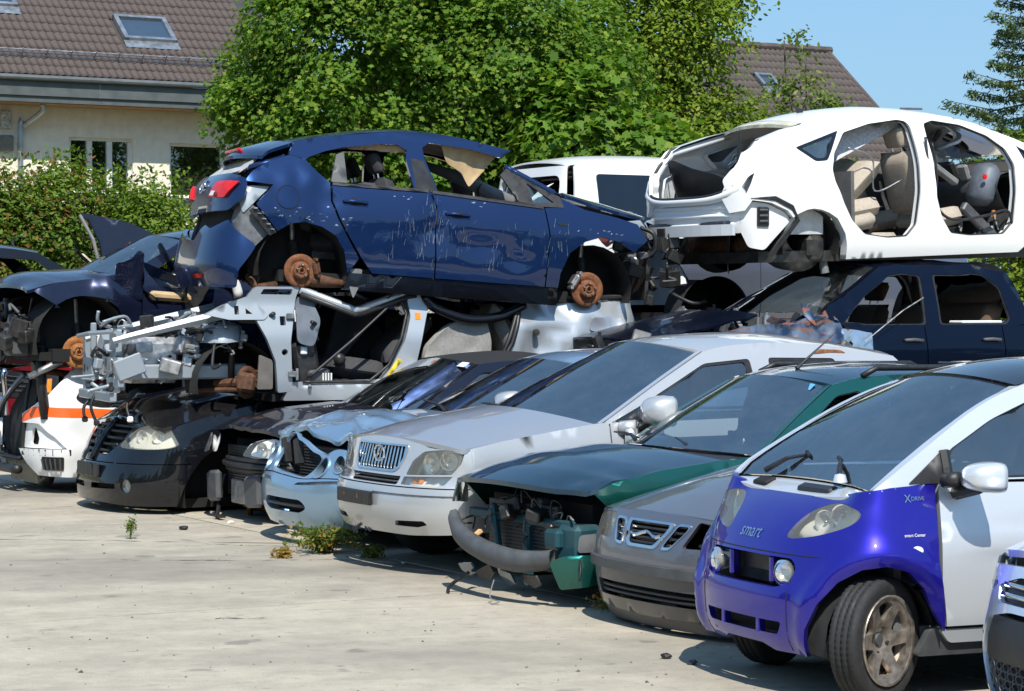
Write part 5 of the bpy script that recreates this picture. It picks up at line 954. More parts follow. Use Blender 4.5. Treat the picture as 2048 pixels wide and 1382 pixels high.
for p in (fg, mirp(fg)): o = c.panel('fog_light', p, LENS, h=.06, inset=.03); c.panel('fog_reflector', p, REFL, h=.06, inset=.06, parent=o)
pl = MB(); [pl.box(c.S(np.array([y]), np.array([.42]), -.02)[0], (.03, .11, .12), None, .01) for y in np.linspace(-.2, .2, 5)]; pl.build('plate_holder', BLK, c.root)
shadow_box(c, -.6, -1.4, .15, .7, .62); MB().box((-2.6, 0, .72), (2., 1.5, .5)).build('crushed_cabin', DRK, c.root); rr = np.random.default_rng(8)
for i in range(16):
    p = np.array([rr.uniform(-2.3, -1.5), rr.uniform(.2, .9), rr.uniform(.8, 1.08)]); mp_ = flat(p, rr.normal(size=3), rr.normal(size=3)); plate('torn_sheet', rp([(-.1, -.06), (.12, -.05), (.09, .07), (-.06, .09)], .01), mp_, (BLKP, BLK, GLASSB, FOAM if i == 3 else BLKP)[i % 4], c.root, h=.06, t=.008, back=True, post=crumple((-3, -2, 0), (0, 2, 2), (.02, .02, .02), 9, i))
MB().tube([(-.6, .2, .14), (-.55, .22, -.0)], .008, 6).build('hanging_hose', BLK, c.root); MB().tube(cat([(-.55, -.1, 1.0), (-.45, .1, .96), (-.52, .3, .95), (-.34, .35, .9), (-.3, .42, .84)], 5), .014, 6).build('loose_cable', WIREG, c.root, True)
# --- blue and silver microcar
c = Car('microcar', 'tiny two tone microcar with royal blue nose and silver cell, front wheel turned', 'car', SURF['smart'], (1.06, 11.272), 203)
S, sx = c.S, lambda x: float(c.S.sx(x))
zt = lambda s: .905 - .0 * abs(s) if abs(s) < .3 else float(np.interp(abs(s), [.3, .69, .95, 1.13], [.905, .935, .97, .985]))
hl = cat([(.30, .725), (.31, .79), (.38, .85), (.51, .885), (.66, .89), (.78, .865), (.77, .825), (.68, .785), (.48, .74)], 4, True)
rec = rp([(-.40, .52), (-.425, .6), (-.38, .635), (.38, .635), (.425, .6), (.40, .52), (.3, .5), (-.3, .5)], .02); low = rp([(-.33, .285), (-.36, .345), (.36, .345), (.33, .285)], .02)
ar = [(x + .03, z) for x, z in [(.48, .2), (.50, .33), (.56, .45), (.65, .55), (.76, .61), (.87, .625), (.98, .595), (1.06, .52), (1.115, .41), (1.14, .32)]]
half = [(s, .905) for s in np.linspace(0, .3, 6)] + [(s, zt(s)) for s in (.45, .69, .85, .95, 1.19)] + [(1.18, .82), (1.175, .55), (1.2, .32)] + ar[::-1][1:] + [(s, .2 + .03 * (s < .2)) for s in np.linspace(.42, 0, 6)]
left = half; right = [(-s, z) for s, z in half][::-1]; poly = left[:-1] + right[:-1]
fl_ = lambda s, z: -.035 * np.exp(-((np.hypot(np.abs(s) - .88, z - .3) - .37) / .06) ** 2) * (z > .2)
c.panel('front_body', poly[::-1], SMB, [hl, mirp(hl), rec, low], h=.028, t=.03, bulge=fl_)
for p, g in ((hl, 1), (mirp(hl), -1)): headlamp(c, p, LENSY, [(g * .48, .8, .055), (g * .62, .835, .05)], .07)
o = c.panel('grille_recess', rec, DRK, h=.1, inset=.1); 
for g in (1, -1):
    P_ = S(np.array([g * .335]), np.array([.565]), .03)[0]; M_ = Matrix.Translation(P_) @ Matrix.Rotation(R(-90 + g * 14), 4, 'Z'); MB().lathe([(0, .05), (.03, .046), (.05, .03), (.056, 0), (.05, -.06)], 22, M_).build('fog_light', LENS, c.root, True); MB().lathe([(0, -.04), (.02, -.03), (.046, .02)], 20, M_).build('fog_reflector', REFL, c.root, True); MB().lathe([(.05, .035), (.062, .03), (.06, .0)], 22, M_).build('fog_light_ring', LENS, c.root, True)
    MB().box(S(np.array([g * .2]), np.array([.57]), .05)[0], (.05, .035, .13), None, .01).build('grille_strut', SMB, c.root)
MB().box((-.14, 0, .57), (.02, .34, .12), None, .01).build('radiator_opening', BLK, c.root); l_ = c.panel('lower_intake', low, DRK, h=.1, inset=.07)
for y in (-.17, .17): MB().box(S(np.array([y]), np.array([.315]), .02)[0], (.04, .03, .07), None, .005).build('intake_strut', SMB, l_)
def glyphs(car, text, s0, z0, size, mat, inset=-.004, name='lettering', face=1, bold=.0):
    """raised lettering set along the skin"""
    cu = bpy.data.curves.new('lettering', 'FONT'); cu.body = text; cu.size = size; cu.extrude = .0; cu.offset = bold; ob = bpy.data.objects.new('lettering_src', cu); COL.objects.link(ob); bpy.context.view_layer.update()
    me = ob.evaluated_get(bpy.context.evaluated_depsgraph_get()).to_mesh(); co = np.array([v.co[:] for v in me.vertices]); F = [tuple(p.vertices) for p in me.polygons]; ob.to_mesh_clear(); bpy.data.objects.remove(ob)
    P = car.S(s0 + face * co[:, 0], z0 + co[:, 1], inset); return mesh(name, car.post(P), F, mat, car.root, False)
[MB().tube(S(np.full(7, g * .40), np.linspace(.215, .5, 7), -.0005), .003, 5).build('panel_seam', DRK, c.root) for g in (1, -1)]; MB().tube(S(np.linspace(-.62, .62, 24), np.full(24, .652), -.0005), .003, 5).build('panel_seam', DRK, c.root)
glyphs(c, 'smart', -.13, .705, .085, CHR); glyphs(c, 'X', 1.02, .905, .05, CHR); glyphs(c, 'DRIVE', 1.055, .912, .026, CHR); glyphs(c, 'smart Center', 1.0, .752, .02, LWHITE)
c.panel('side_repeater', [(1.06 + .03 * math.cos(a), .69 + .02 * math.sin(a)) for a in np.linspace(0, 2 * PI, 14)[:-1]], LWHITE, h=.05, t=.02, inset=-.012)
# silver safety cell, door, glass
A0, A1 = (-.30, .955), (-1.13, 1.475); k = .548
door = [(1.15, .98), (1.13, .82), (1.13, .55), (1.165, .34), (2.05, .34), (2.3, .6), (2.32, .96)]; d_, d2_ = c.both('door', door[::-1] if False else [(1.22, .34), (2.05, .34), (2.3, .6), (2.32, .97), (1.21, .985), (1.2, .82), (1.195, .55)], SMS, h=.05, t=.03, bulge=lambda s, z: -.014 * np.exp(-((z - .70 - (s - 1.3) * .03) / .02) ** 2) * (s > 1.28) * np.clip((s - 1.28) * 5, 0, 1))
out = [(.84, .945)] + [(s, z) for s, z in cat([(.84, .945), (1.13, 1.12), (1.45, 1.30), (1.72, 1.405), (2.05, 1.475), (2.45, 1.485), (2.8, 1.44)], 4)[1:]] + [(2.95, 1.0), (2.9, .4), (2.75, .35), (2.62, .62), (2.35, .66), (2.34, .99), (1.22, .995), (1.05, .975)]
wn = rp([(1.27, 1.0), (1.27, 1.12), (1.55, 1.265), (1.85, 1.37), (2.2, 1.395), (2.3, 1.36), (2.31, 1.0)], .05)
side_frame(c, out[::-1], [wn], SMS, GLASS, BLK); c.both('mirror_panel', rp([(1.05, .985), (1.25, 1.13), (1.25, .985)], .012), BLK, h=.06, inset=-.006); [MB().tube([S(np.array([1.262]), np.array([z]), .0)[0] * np.array([1, g, 1]) for z in (.985, 1.05, 1.13)], .028, 6).build('mirror_pillar', BLK, c.root) for g in (1, -1)]
Ew = np.array([S([.87 + (1.76 - .87) * t], [.95 + (1.415 - .95) * t + .035 * math.sin(PI * t)], .035)[0] for t in np.linspace(0, 1, 12)]); c.strip('windscreen', Ew, (-.06, .0, .05, .08), (.02, .03, .04, .045), GLASSW, 22, t=.005)
Eb = np.array([S([.85 + (1.75 - .85) * t], [.945 + (1.415 - .945) * t + .035 * math.sin(PI * t)], .004)[0] for t in np.linspace(0, 1, 12)]); pillars(c, Eb, Ew, .02, .008, SMS); c.strip('roof', c.edge([(-1.2, 1.42), (-1.5, 1.475), (-1.9, 1.485), (-2.24, 1.44)], 4, dy=.012), [.08, 0, 0], [.045, .055, .05], BLKP, 20); None
r0_ = S([.76], [.93], .012)[0]; cx_ = S([0.], [.9], .01)[0]; c.strip('cowl_panel', np.array([r0_, (r0_ + Ew[0]) / 2 + np.array([0, 0, .004]), Ew[0] + np.array([.005, 0, -.008])]), [cx_[0] - r0_[0], (cx_[0] - r0_[0] - .06) / 2 - .01, -.07], [cx_[2] - r0_[2], -.003, .014], SMS, 22, t=.03)
MB().box((cx_[0] - .055, .16, .935), (.06, .3, .025), Matrix.Rotation(R(22), 4, 'Y'), .01).build('air_filter', BLK, c.root); MB().box((cx_[0] - .05, -.34, .94), (.07, .13, .02), Matrix.Rotation(R(22), 4, 'Y'), .008).build('filler_hole', DRK, c.root)
c.strip('bulkhead', np.array([[-.35, .55, .3], [-.42, .55, .86]]), [.0, .0], [0, 0], DRK, 8); c.panel('rear_body', [(s, .4) for s in np.linspace(2.9, S.smax - .01, 8)] + [(s, 1.0) for s in np.linspace(S.smax - .01, 2.95, 8)], SMB, h=.1); c.panel('rear_body', [(-s, .4) for s in np.linspace(S.smax - .01, 2.9, 8)] + [(-s, 1.0) for s in np.linspace(2.95, S.smax - .01, 8)], SMB, h=.1)
c.both('sill', rp([(1.16, .33), (1.1, .2), (2.7, .2), (2.75, .33)], .02), GREYP, h=.08, inset=.03, t=.05); c.both('sill_trim', rp([(1.19, .325), (1.25, .26), (2.6, .26), (2.6, .325)], .02), SMS, h=.08, inset=.012, t=.03)
for g in (1, -1): arch_liner(c, -.40, .28, .285, g, .62, .36); wheel(c, -.36 if g > 0 else -.5, g, .285, .285, .155, .193, plain('corroded_alloy', (.5, .43, .36), .4, .8, .5, 22), .64 if g > 0 else .56, 6, R(25)); wheel(c, -2.15, g, .285, .285, .175, .193, ALU, .65)
cabin(c, -.52, -1.85, .3, .96, .6, SEATG, rear=False); mirror(c, -.76, .87, 1.02, SMS, (.17, .2, .14)); mirror(c, -.72, .87, 1.02, SMS, (.17, .2, .14), -1); MB().tube([(-.66, .73, 1.0), (-.7, .8, 1.01)], .035, 8).build('mirror_stalk', BLK, c.root, True)
wiper(c, (-.36, .32, .985), (-.5, .1, 1.06), (-.52, .06, 1.07)); wiper(c, (-.36, -.38, .985), (-.5, -.2, 1.07), (-.52, -.24, 1.075)); MB().lathe([(0, .04), (.025, .035), (.035, 0)], 16, Matrix.Translation((-.36, .33, .975)) @ Matrix.Rotation(R(90), 4, 'X')).build('wiper_cap', SMS, c.root, True)
shadow_box(c, -.3, -.6, .3, .85, .4); MB().box((-1.2, 0, .24), (2., 1.1, .12)).build('underbody', DRK, c.root)
# --- pale silver-blue nose at the end of the row
c = Car('parked_hatchback', 'pale silver blue hatchback nose with honeycomb grille beside the microcar door', 'car', SURF['nose'], (2.08, 9.45), 204)
belt = [(-.5, .74), (-.8, .84), (-1.1, .92), (-1.4, .96), (-2., .97), (-3.4, 1.0), (-3.9, 1.0)]
std_car(c, dict(paint=MODS, xa=-.85, xr=-3.4, ra=.35, zw=.31, zs=.22, belt=belt, doors=(-1.45, -2.6, -3.3), cowl=(-1.3, .95), A0=(-1.4, .96), A1=(-2.1, 1.4), C1=(-3.4, 1.4), C0=(-3.8, 1.02), rail=[(-2.5, 1.46)], windows=[[(-1.6, .98), (-2.1, 1.33), (-2.5, 1.37), (-2.5, .98)], [(-2.6, .98), (-2.6, 1.37), (-3.2, 1.34), (-3.3, 1.0)]], hood_bow=[.4, .36, .3], hood_crown=[.05, .1, .1], zbt=.55, xb=-.6, handle_z=.8))
hexg = rp([(-.52, .2), (-.6, .34), (-.55, .5), (-.3, .545), (.3, .545), (.55, .5), (.6, .34), (.52, .2)], .04); upg = rp([(-.5, .64), (-.45, .575), (.45, .575), (.5, .64), (.3, .685), (-.3, .685)], .02); hL = rp([(.52, .64), (.62, .6), (.95, .66), (1.05, .74), (.8, .73)], .02)
S_ = np.linspace(-1.1, 1.1, 40); c.panel('front_bumper', [(s, .14) for s in S_] + [(s, .70 + .03 * (1 - min(1, abs(s) / .8) ** 2) if abs(s) < .9 else .7 + .25 * (abs(s) - .9)) for s in S_[::-1]], MODS, [hexg, upg, hL, mirp(hL)], h=.045)
for p, g in ((hL, 1), (mirp(hL), -1)): headlamp(c, p, LENS, [(g * .75, .67, .05)], .08)
o = c.panel('grille', hexg, DRK, h=.1, inset=.06); c.panel('number_plate_panel', rp([(-.54, .34), (-.5, .52), (.5, .52), (.54, .34)], .02), BLK, h=.08, inset=.012); q = MB()
for i in range(16):
    for j in range(4):
        s = -.56 + i * .075 + (j % 2) * .0375; z = .215 + j * .035
        if abs(s) < .56: q.tube([c.S(np.array([s + .03 * math.cos(a)]), np.array([z + .02 * math.sin(a)]), .02)[0] for a in np.linspace(0, 2 * PI, 7)], .0045, 4, False)
q.build('honeycomb_mesh', GREYP, o)['kind'] = 'stuff'; u_ = c.panel('upper_grille', upg, BLK, h=.1, inset=.03); slats(c, -.42, .42, (.61, .65), CHR, parent=u_, name='chrome_bar', inset=.0, r=.012)
for x in (-.85, -3.4):
    for g in (1, -1): wheel(c, x, g, .31, .31, .2, .2, ALU, .74)
cabin(c, -1.4, -3.3, .3, .94, .7, SEATB); shadow_box(c, -.5, -1.3, .2, .65, .6)

# ---------------------------------------------------------------- stacked wrecks
BLUEP = paint('dark_blue_paint', (.008, .027, .098), .65, .32, 1, .12, 0, wave=.02); BLUEQ = paint('dark_blue_paint_clean', (.008, .027, .098), .65, .32, 1, .12)
WHT = paint('white_paint', (.78, .785, .78), 0, .35, .8, .14, 0); NAVS = paint('navy_paint', (.003, .008, .024), .6, .3, .4, .1, 0, wave=.04); SILW = paint('wreck_silver', (.46, .49, .52), .5, .34, .9, .3, wave=.05); PRIM = paint('pale_blue_grey_primer', (.31, .35, .385), .3, .42, .3, .3)
BMWP = paint('blue_black_paint', (.008, .012, .035), .35, .24, 1, .25); GREYV = paint('violet_grey_paint', (.17, .19, .25), .65, .3, 1, .2); REDP = paint('red_paint', (.36, .008, .016), .2, .3, 1, .2); DAYO = plain('dayglow_orange', (.95, .13, .015), .4, 0, .08, 9)
def rpanel(c, name, poly, mat, holes=(), h=.06, t=.025, inset=0., parent=None, smooth=True):
    """panel on the tail: u runs from the car's left (-) to its right (+) round the rear centre"""
    mx = c.S.smax
    def mp(uv, d): u = uv[:, 0]; return c.S(np.where(u > 0, -1, 1) * (mx - np.abs(u)), uv[:, 1], (inset(uv[:, 1]) if callable(inset) else inset) + d)
    return plate(name, poly, mp, mat, parent or c.root, holes, h, t, post=c.post)
def loop_tube(c, name, poly, mat, r=.012, inset=.0, side=1, parent=None, closed=True, fn=None):
    q = np.array(resample(poly, .06)); P = c.S(side * q[:, 0], q[:, 1], inset) if fn is None else fn(q); P = c.post(P); P = list(P) + ([P[0]] if closed else []); return MB().tube(P, r, 6, not closed).build(name, mat, parent or c.root, True)
def shreds(c, n, lo, hi, size, mats, name='torn_sheet', seed=1, fr=8):
    rr = np.random.default_rng(seed)
    for i in range(n):
        p = rr.uniform(lo, hi); s_ = rr.uniform(*size); mp_ = flat(p, rr.normal(size=3), rr.normal(size=3)); plate(name, rp([(-s_, -s_ * .5), (s_ * .8, -s_ * .6), (s_, s_ * .4), (-s_ * .5, s_ * .7)], s_ * .2), mp_, mats[i % len(mats)], c.root, h=s_ * .5, t=.006, back=True, post=crumple(np.array(lo) - 1, np.array(hi) + 1, (s_ * .2,) * 3, fr, seed + i))
def clutter(c, n, lo, hi, seed, name='engine_part', mats=None, smin=.05, smax=.18, tubes=.4):
    """boxes, housings, pipes and hoses of a stripped engine bay, each its own piece"""
    rr = np.random.default_rng(seed); mats = mats or (BLK, DSTEEL, GREYP, STEEL, ALU, DSTEEL)
    for i in range(n):
        p = rr.uniform(lo, hi); m = mats[rr.integers(len(mats))]
        if rr.random() < tubes:
            q = p + rr.normal(size=3) * np.array([.12, .14, .1]); mid = (p + q) / 2 + rr.normal(size=3) * .06; MB().tube(cat([p, mid, q], 5), rr.uniform(.006, .02), 7).build('hose' if m in (BLK, GREYP) else 'pipe', m, c.root, True)
        else:
            d = rr.uniform(smin, smax, 3); M_ = Matrix.Rotation(rr.normal() * .25, 4, 'X') @ Matrix.Rotation(rr.normal() * .25, 4, 'Y') @ Matrix.Rotation(rr.normal() * .3, 4, 'Z'); b = MB().box(p, d, M_, .012)
            if rr.random() < .6: b.tube([p, p + np.array([0, 0, d[2] * .5 + .03])], rr.uniform(.015, .03), 10)
            b.build(name, m, c.root)
def flat_wreck(label, loc, deg, z, hgt, mat, surf='grey', seed=1):
    """a car shell pressed flat, carrying the stack above it"""
    c = Car('flattened_wreck', label, 'wreck', SURF[surf], loc, deg, z=z, dents=[crumple((-6, -2, -.2), (.5, 2, 3), (.05, .05, .05), 3.5, seed)]); L = c.S.smax
    for g in (1, -1): c.panel('body_side', [(g * s, .12) for s in np.linspace(.02, L - .02, 50)][::g] + [(g * s, hgt) for s in np.linspace(L - .02, .02, 50)][::g], mat, h=.12)
    xs_ = np.linspace(-.3, -c.S.L + .3, 16); c.strip('crushed_roof', c.edge([(x, hgt) for x in xs_], 2, dy=.02), [.3, 0, -.3], [.06, .03, .06], mat, 20); MB().box((-c.S.L / 2, 0, .12), (c.S.L - .6, 1.4, .1)).build('underbody', DRK, c.root); return c

# --- dark blue hatchback on top of the stack
c = Car('wrecked_hatchback', 'dark blue scraped hatchback without wheels on top of the silver wreck, roof cut open', 'wreck', SURF['astra'], (1.291, 22.764), 20, 4, z=1.567, dents=[dent((-2.47, -.9, .72), (.16, .3, .2), (0, .035, 0)), dent((-2.0, -.9, .6), (.3, .3, .1), (0, .022, 0)), dent((-1.7, -.9, .5), (.2, .3, .08), (0, .02, 0)), dent((-3.5, -.85, .85), (.2, .3, .2), (0, .03, 0)), crumple((-3.1, -1.2, .38), (-1.5, -.6, .82), (0, .009, 0), 4.6, 4, .14), crumple((-4.6, -1.2, .55), (-3.35, -.6, 1.25), (.003, .01, .006), 5, 6, .12)])
k = .641; S = c.S
rd = [(3.16, 1.055), (3.11, .92), (3.095, .29), (3.66, .29), (3.77, .42), (3.88, .58), (3.98, .74), (4.045, .89), (4.055, 1.045)]; fd = [(2.05, .29), (3.082, .29), (3.098, .92), (3.148, 1.05), (2.77, 1.025), (2.36, 1.01), (2.09, 1.0), (2.04, .75)]
fe_ = [(1.92, .29), (1.91, .42), (1.83, .61), (1.69, .72), (1.53, .775), (1.33, .74), (1.21, .66), (1.08, .78), (1.18, .92), (1.38, .965), (1.69, 1.01), (1.93, 1.1), (1.9, 1.01), (2.078, .995), (2.028, .75), (2.038, .29)]
qp = [(3.88, .27), (3.79, .41), (3.9, .575), (4.0, .74), (4.065, .89), (4.075, 1.05), (4.2, 1.15), (4.28, 1.235), (4.42, 1.27), (4.6, 1.2), (4.76, 1.1), (4.85, 1.0), (4.58, .99), (4.73, .81), (4.53, .59), (4.42, .66), (4.29, .685), (4.14, .66), (4.01, .59), (3.93, .47), (3.9, .35)]
for nm, q, m_ in (('rear_door', rd, BLUEP), ('front_door', fd, BLUEP), ('fender', fe_, BLUEP), ('rear_quarter', qp, BLUEP)):
    q = q if nm == 'front_door' else q[::1]; A_ = np.array(q); ar_ = .5 * np.sum(A_[:, 0] * np.roll(A_[:, 1], -1) - np.roll(A_[:, 0], -1) * A_[:, 1]); q = q if ar_ > 0 else q[::-1]; a, b = c.both(nm, q, m_, h=.05, t=.03)
    if nm.endswith('door'): handle(c, -(3.85 if nm == 'rear_door' else 2.91), .9 if nm == 'rear_door' else .865, BLUEQ, .21, b); c.panel('handle_recess', [(-(3.85 if nm == 'rear_door' else 2.91) + .075 * math.cos(t), (.9 if nm == 'rear_door' else .865) + .032 * math.sin(t)) for t in np.linspace(0, 2 * PI, 16)[:-1]], DRK, h=.05, t=.001, inset=-.004, parent=b)
    if nm == 'rear_quarter': c.panel('fuel_flap', [(-s_, z) for s_, z in circ(4.45, .89, .098, 24)][::-1], BLUEQ, [[(-s_, z) for s_, z in circ(4.45, .89, .001, 4)]] if False else (), h=.04, t=.004, inset=-.005, parent=b); loop_tube(c, 'flap_gap', circ(4.45, .89, .102, 24), DRK, .005, .0, -1, b)
c.both('sill', [(1.9, .13), (3.9, .13), (3.87, .28), (1.92, .285)], BLKP, h=.08, inset=.015, t=.05); c.both('door_seam_strip', [(2.1, .985), (3.14, 1.035), (3.14, 1.062), (2.1, 1.012)], BLK, h=.1, inset=-.01, t=.02); c.both('door_seam_strip', [(3.18, 1.04), (4.05, 1.03), (4.05, 1.055), (3.18, 1.068)], BLK, h=.1, inset=-.01, t=.02)
rail = [(4.43, 1.275), (4.37, 1.39), (4.18, 1.45), (3.92, 1.495), (3.51, 1.56), (3.24, 1.585), (2.77, 1.57), (2.34, 1.5), (2.45, 1.425), (2.72, 1.475), (3.12, 1.50), (3.19, 1.45), (3.185, 1.36), (3.09, 1.06), (3.31, 1.06), (3.36, 1.33), (3.34, 1.41), (3.42, 1.455), (3.59, 1.445), (3.79, 1.405), (3.92, 1.385), (4.1, 1.33), (4.25, 1.265), (4.28, 1.24)]
c.both('roof_rail', rail[::-1] if np.sum([rail[i - 1][0] * rail[i][1] - rail[i][0] * rail[i - 1][1] for i in range(len(rail))]) < 0 else rail, BLUEQ, h=.05, t=.05)
c.both('b_pillar_trim', rp([(3.1, 1.06), (3.2, 1.33), (3.32, 1.34), (3.29, 1.06)], .01), plain('satin_black', (.02, .02, .022), .3), h=.06, inset=-.006); c.both('c_pillar_trim', rp([(4.065, 1.06), (4.0, 1.31), (3.93, 1.34), (3.92, 1.06)], .01), GREYP, h=.06, inset=-.002)
ap = [(2.48, 1.26), (2.39, 1.35), (1.93, 1.11), (1.895, 1.012), (2.08, 1.005), (2.33, 1.03)]; tri_ = rp([(2.24, 1.215), (1.985, 1.05), (2.19, 1.03)], .02); c.both('a_pillar', ap if False else ap[::-1], BLK, [tri_], h=.05, t=.03, inset=-.004); c.both('quarter_light', tri_, GLASS, h=.1, t=.003, inset=.01); loop_tube(c, 'a_pillar_skin', [(2.42, 1.345), (2.2, 1.245), (1.93, 1.115)], BLUEQ, .028, .01, -1, closed=False); loop_tube(c, 'a_pillar_skin', [(2.42, 1.345), (2.2, 1.245), (1.93, 1.115)], BLUEQ, .028, .01, 1, closed=False)
c.strip('roof', c.edge([(-1.7, 1.5), (-2.13, 1.57), (-2.6, 1.588), (-3.0, 1.55), (-3.4, 1.475), (-3.72, 1.40)], 5, dy=.02), [.02, 0, -.04], [.035, .05, .03], BLUEQ, 22); c.strip('spoiler', c.edge([(-3.74, 1.385), (-3.95, 1.30), (-4.02, 1.24)], 4, dy=.03), [-.12, -.14, -.14], [.03, .03, .02], BLUEQ, 18, t=.03); MB().box((-4.1, 0, 1.3), (.08, .5, .03), Matrix.Rotation(R(25), 4, 'Y'), .01).build('high_brake_light', REDL, c.root)
c.strip('headlining', c.edge([(-2.0, 1.5), (-2.6, 1.53), (-3.3, 1.43)], 5, dy=.1), [0, 0], [.02, .04], plain('pale_headlining', (.42, .39, .34), .9), 14)
plate('torn_headlining', rp([(-.28, .02), (.3, .03), (.2, -.12), (.06, -.33), (-.03, -.2), (-.16, -.14)], .03), flat((-2.1, -.52, 1.46), (1, 0, -.05), (.05, -.1, 1)), FOAM, c.root, h=.05, t=.01, back=True, post=crumple((-3, -2, 0), (0, 2, 2), (.02, .04, .02), 6, 3)); plate('torn_headlining', rp([(-.3, .0), (.34, .04), (.3, -.03), (-.28, -.05)], .02), flat((-2.95, -.55, 1.42), (1, 0, .0), (.0, -.1, 1)), FOAM, c.root, h=.05, t=.01, back=True, post=crumple((-4, -2, 0), (0, 2, 2), (.02, .03, .02), 6, 5))
MB().tube([(-1.5, -.2, 1.05), (-2.0, .1, 1.28), (-2.25, .2, 1.36)], [.07, .06, .04], 10).build('hanging_pillar_trim', TRIM, c.root, True); shreds(c, 7, (-1.75, -.6, 1.0), (-1.35, .4, 1.12), (.08, .2), (BLK, BLK, GREYP, LWHITE), 'dash_fragment', 5)
cabin(c, -1.3, -3.2, .3, 1.0, .7, SEATB, lhd=1); MB().box((-3.0, 0, .85), (.2, 1.2, .5), None, .05).build('rear_seat_back', SEATB, c.root)
gate = rp([(-.8, .72), (.78, .74), (.95, .86), (.96, 1.02), (.6, 1.075), (-.6, 1.075), (-.82, 1.0)], .05); tg = rpanel(c, 'tailgate', gate, BLUEQ, h=.05, t=.05, inset=-.02); tl = rp([(.34, .865), (.5, 1.0), (.88, .995), (.72, .85)], .03); rpanel(c, 'tail_light', tl, REDL, h=.04, t=.03, inset=-.045, parent=tg); rpanel(c, 'reverse_light', rp([(.40, .875), (.44, .915), (.53, .91), (.5, .87)], .01), LWHITE, h=.05, t=.004, inset=-.052, parent=tg); rpanel(c, 'tail_light', [(-a, b) for a, b in tl][::-1], REDL, h=.04, t=.03, inset=-.045, parent=tg)
rf = lambda q: S(np.where(q[:, 0] > 0, -1, 1) * (S.smax - np.abs(q[:, 0])), q[:, 1], -.035); loop_tube(c, 'emblem_ring', circ(.03, .97, .062, 20), CHR, .008, fn=rf, parent=tg); MB().tube(rf(np.array([(-.045, .96), (.04, .985), (.01, .955), (.11, .98)])), .008, 6).build('emblem_bolt', CHR, tg)
def rglyph(text, u0, z0, size, mat, inset=-.03):
    cu = bpy.data.curves.new('lettering', 'FONT'); cu.body = text; cu.size = size; ob = bpy.data.objects.new('lettering_src', cu); COL.objects.link(ob); bpy.context.view_layer.update(); me = ob.evaluated_get(bpy.context.evaluated_depsgraph_get()).to_mesh(); co = np.array([v.co[:] for v in me.vertices]); F = [tuple(p.vertices) for p in me.polygons]; ob.to_mesh_clear(); bpy.data.objects.remove(ob); u = u0 + co[:, 0]
    return mesh('lettering', S(np.where(u > 0, -1, 1) * (S.smax - np.abs(u)), z0 + co[:, 1], inset), F, mat, tg, False)
rglyph('CDTI', .36, .79, .04, CHR)
bp = rp([(-.85, .09), (.93, .075), (.94, .23), (1.06, .45), (.78, .66), (.55, .58), (.35, .62), (.2, .48), (-.1, .5), (-.7, .62), (-.9, .5)], .03); bu = rpanel(c, 'rear_bumper', bp, BLUEQ, h=.045, t=.04, inset=lambda z: -.14 + .26 * np.clip(z - .12, 0, 1)); bu['label'] = 'loose rear bumper skin hanging away from the tail'; rpanel(c, 'reflector', rp([(.3, .15), (.33, .185), (.56, .18), (.52, .15)], .01), REDL, h=.05, t=.004, inset=-.138, parent=bu)
c.both('rear_lamp_frame', rp([(4.6, .975), (4.87, .965), (4.95, .85), (4.85, .72), (4.76, .8)], .02), PRIM, h=.05, inset=.05, t=.03); c.both('rear_panel', rp([(4.56, .6), (4.74, .8), (5.0, .8), (5.1, .5), (4.8, .35)], .03), plain('dirty_blue_grey', (.14, .15, .16), .6, .2, .5, 12), h=.06, inset=.06); rpanel(c, 'tail_panel', rp([(-.75, .3), (.75, .3), (.75, .75), (-.75, .75)], .03), DRK, h=.1, inset=.1)
c.both('bumper_bracket', rp([(4.54, .58), (4.74, .79), (4.79, .75), (4.6, .545)], .01), BLK, h=.05, inset=-.01, t=.04); [MB().box(S(np.array([-(4.58 + .04 * i)]), np.array([.6 + .042 * i]), -.02)[0], (.035, .03, .012), None, .003).build('bracket_rib', STEEL, c.root) for i in range(5)]
for g in (1, -1):
    loop = [S(np.array([g * s_]), np.array([z]), i_)[0] for s_, z, i_ in ((4.45, 1.24, .06), (4.9, 1.13, .1), (5.2, 1.08, .12))]; MB().tube(loop, [.035, .03, .025], 8).build('hatch_frame', BLUEQ, c.root, True)
plate('hatch_inner_trim', rp([(-.6, -.14), (.6, -.14), (.52, .16), (-.52, .16)], .06), flat((-4.12, 0, 1.16), (0, -1, 0), (.62, 0, .5)), plain('pale_grey_trim', (.46, .46, .44), .6), c.root, [rp([(-.4, -.02), (.4, -.02), (.36, .1), (-.36, .1)], .04)], h=.08, t=.02, back=True); shreds(c, 10, (-4.25, -.75, 1.02), (-3.8, -.1, 1.16), (.03, .07), (GLASSB,), 'broken_glass', 4)
for x_, xs2 in ((-3.63, -1), (-.95, -1)):
    for g in (-1, 1): arch_liner(c, x_, .3, .4, g, .84, .45)
h1_ = brake(c.root, (-3.63, -.76, .27), -1, .145, RUST, RUSTD, 2.9, strut=(.05, -.25, .5)); brake(c.root, (-.95, -.76, .30), -1, .155, RUST, ALU, .5, strut=(0, -.2, .55)); brake(c.root, (-3.63, .76, .27), 1, .145, RUST, RUSTD); brake(c.root, (-.95, .76, .3), 1, .155, RUST, ALU)
arm = MB(); arm.tube([(-3.55, -.7, .2), (-3.2, -.75, .18)], [.07, .03], 8); arm.build('trailing_arm', RUSTD, c.root, True); MB().tube([(-3.8, -.6, .12), (-4.0, -.72, .1), (-4.06, -.6, .2)], [.05, .035, .025], 7).build('link_arm', RUSTD, c.root, True); plate('mud_flap', rp([(-.05, .12), (.06, .12), (.05, -.02), (.0, -.14), (-.04, -.05)], .02), flat((-3.16, -.84, .2), (1, 0, 0), (0, -.1, 1)), TRIM, c.root, h=.05, t=.01, back=True)
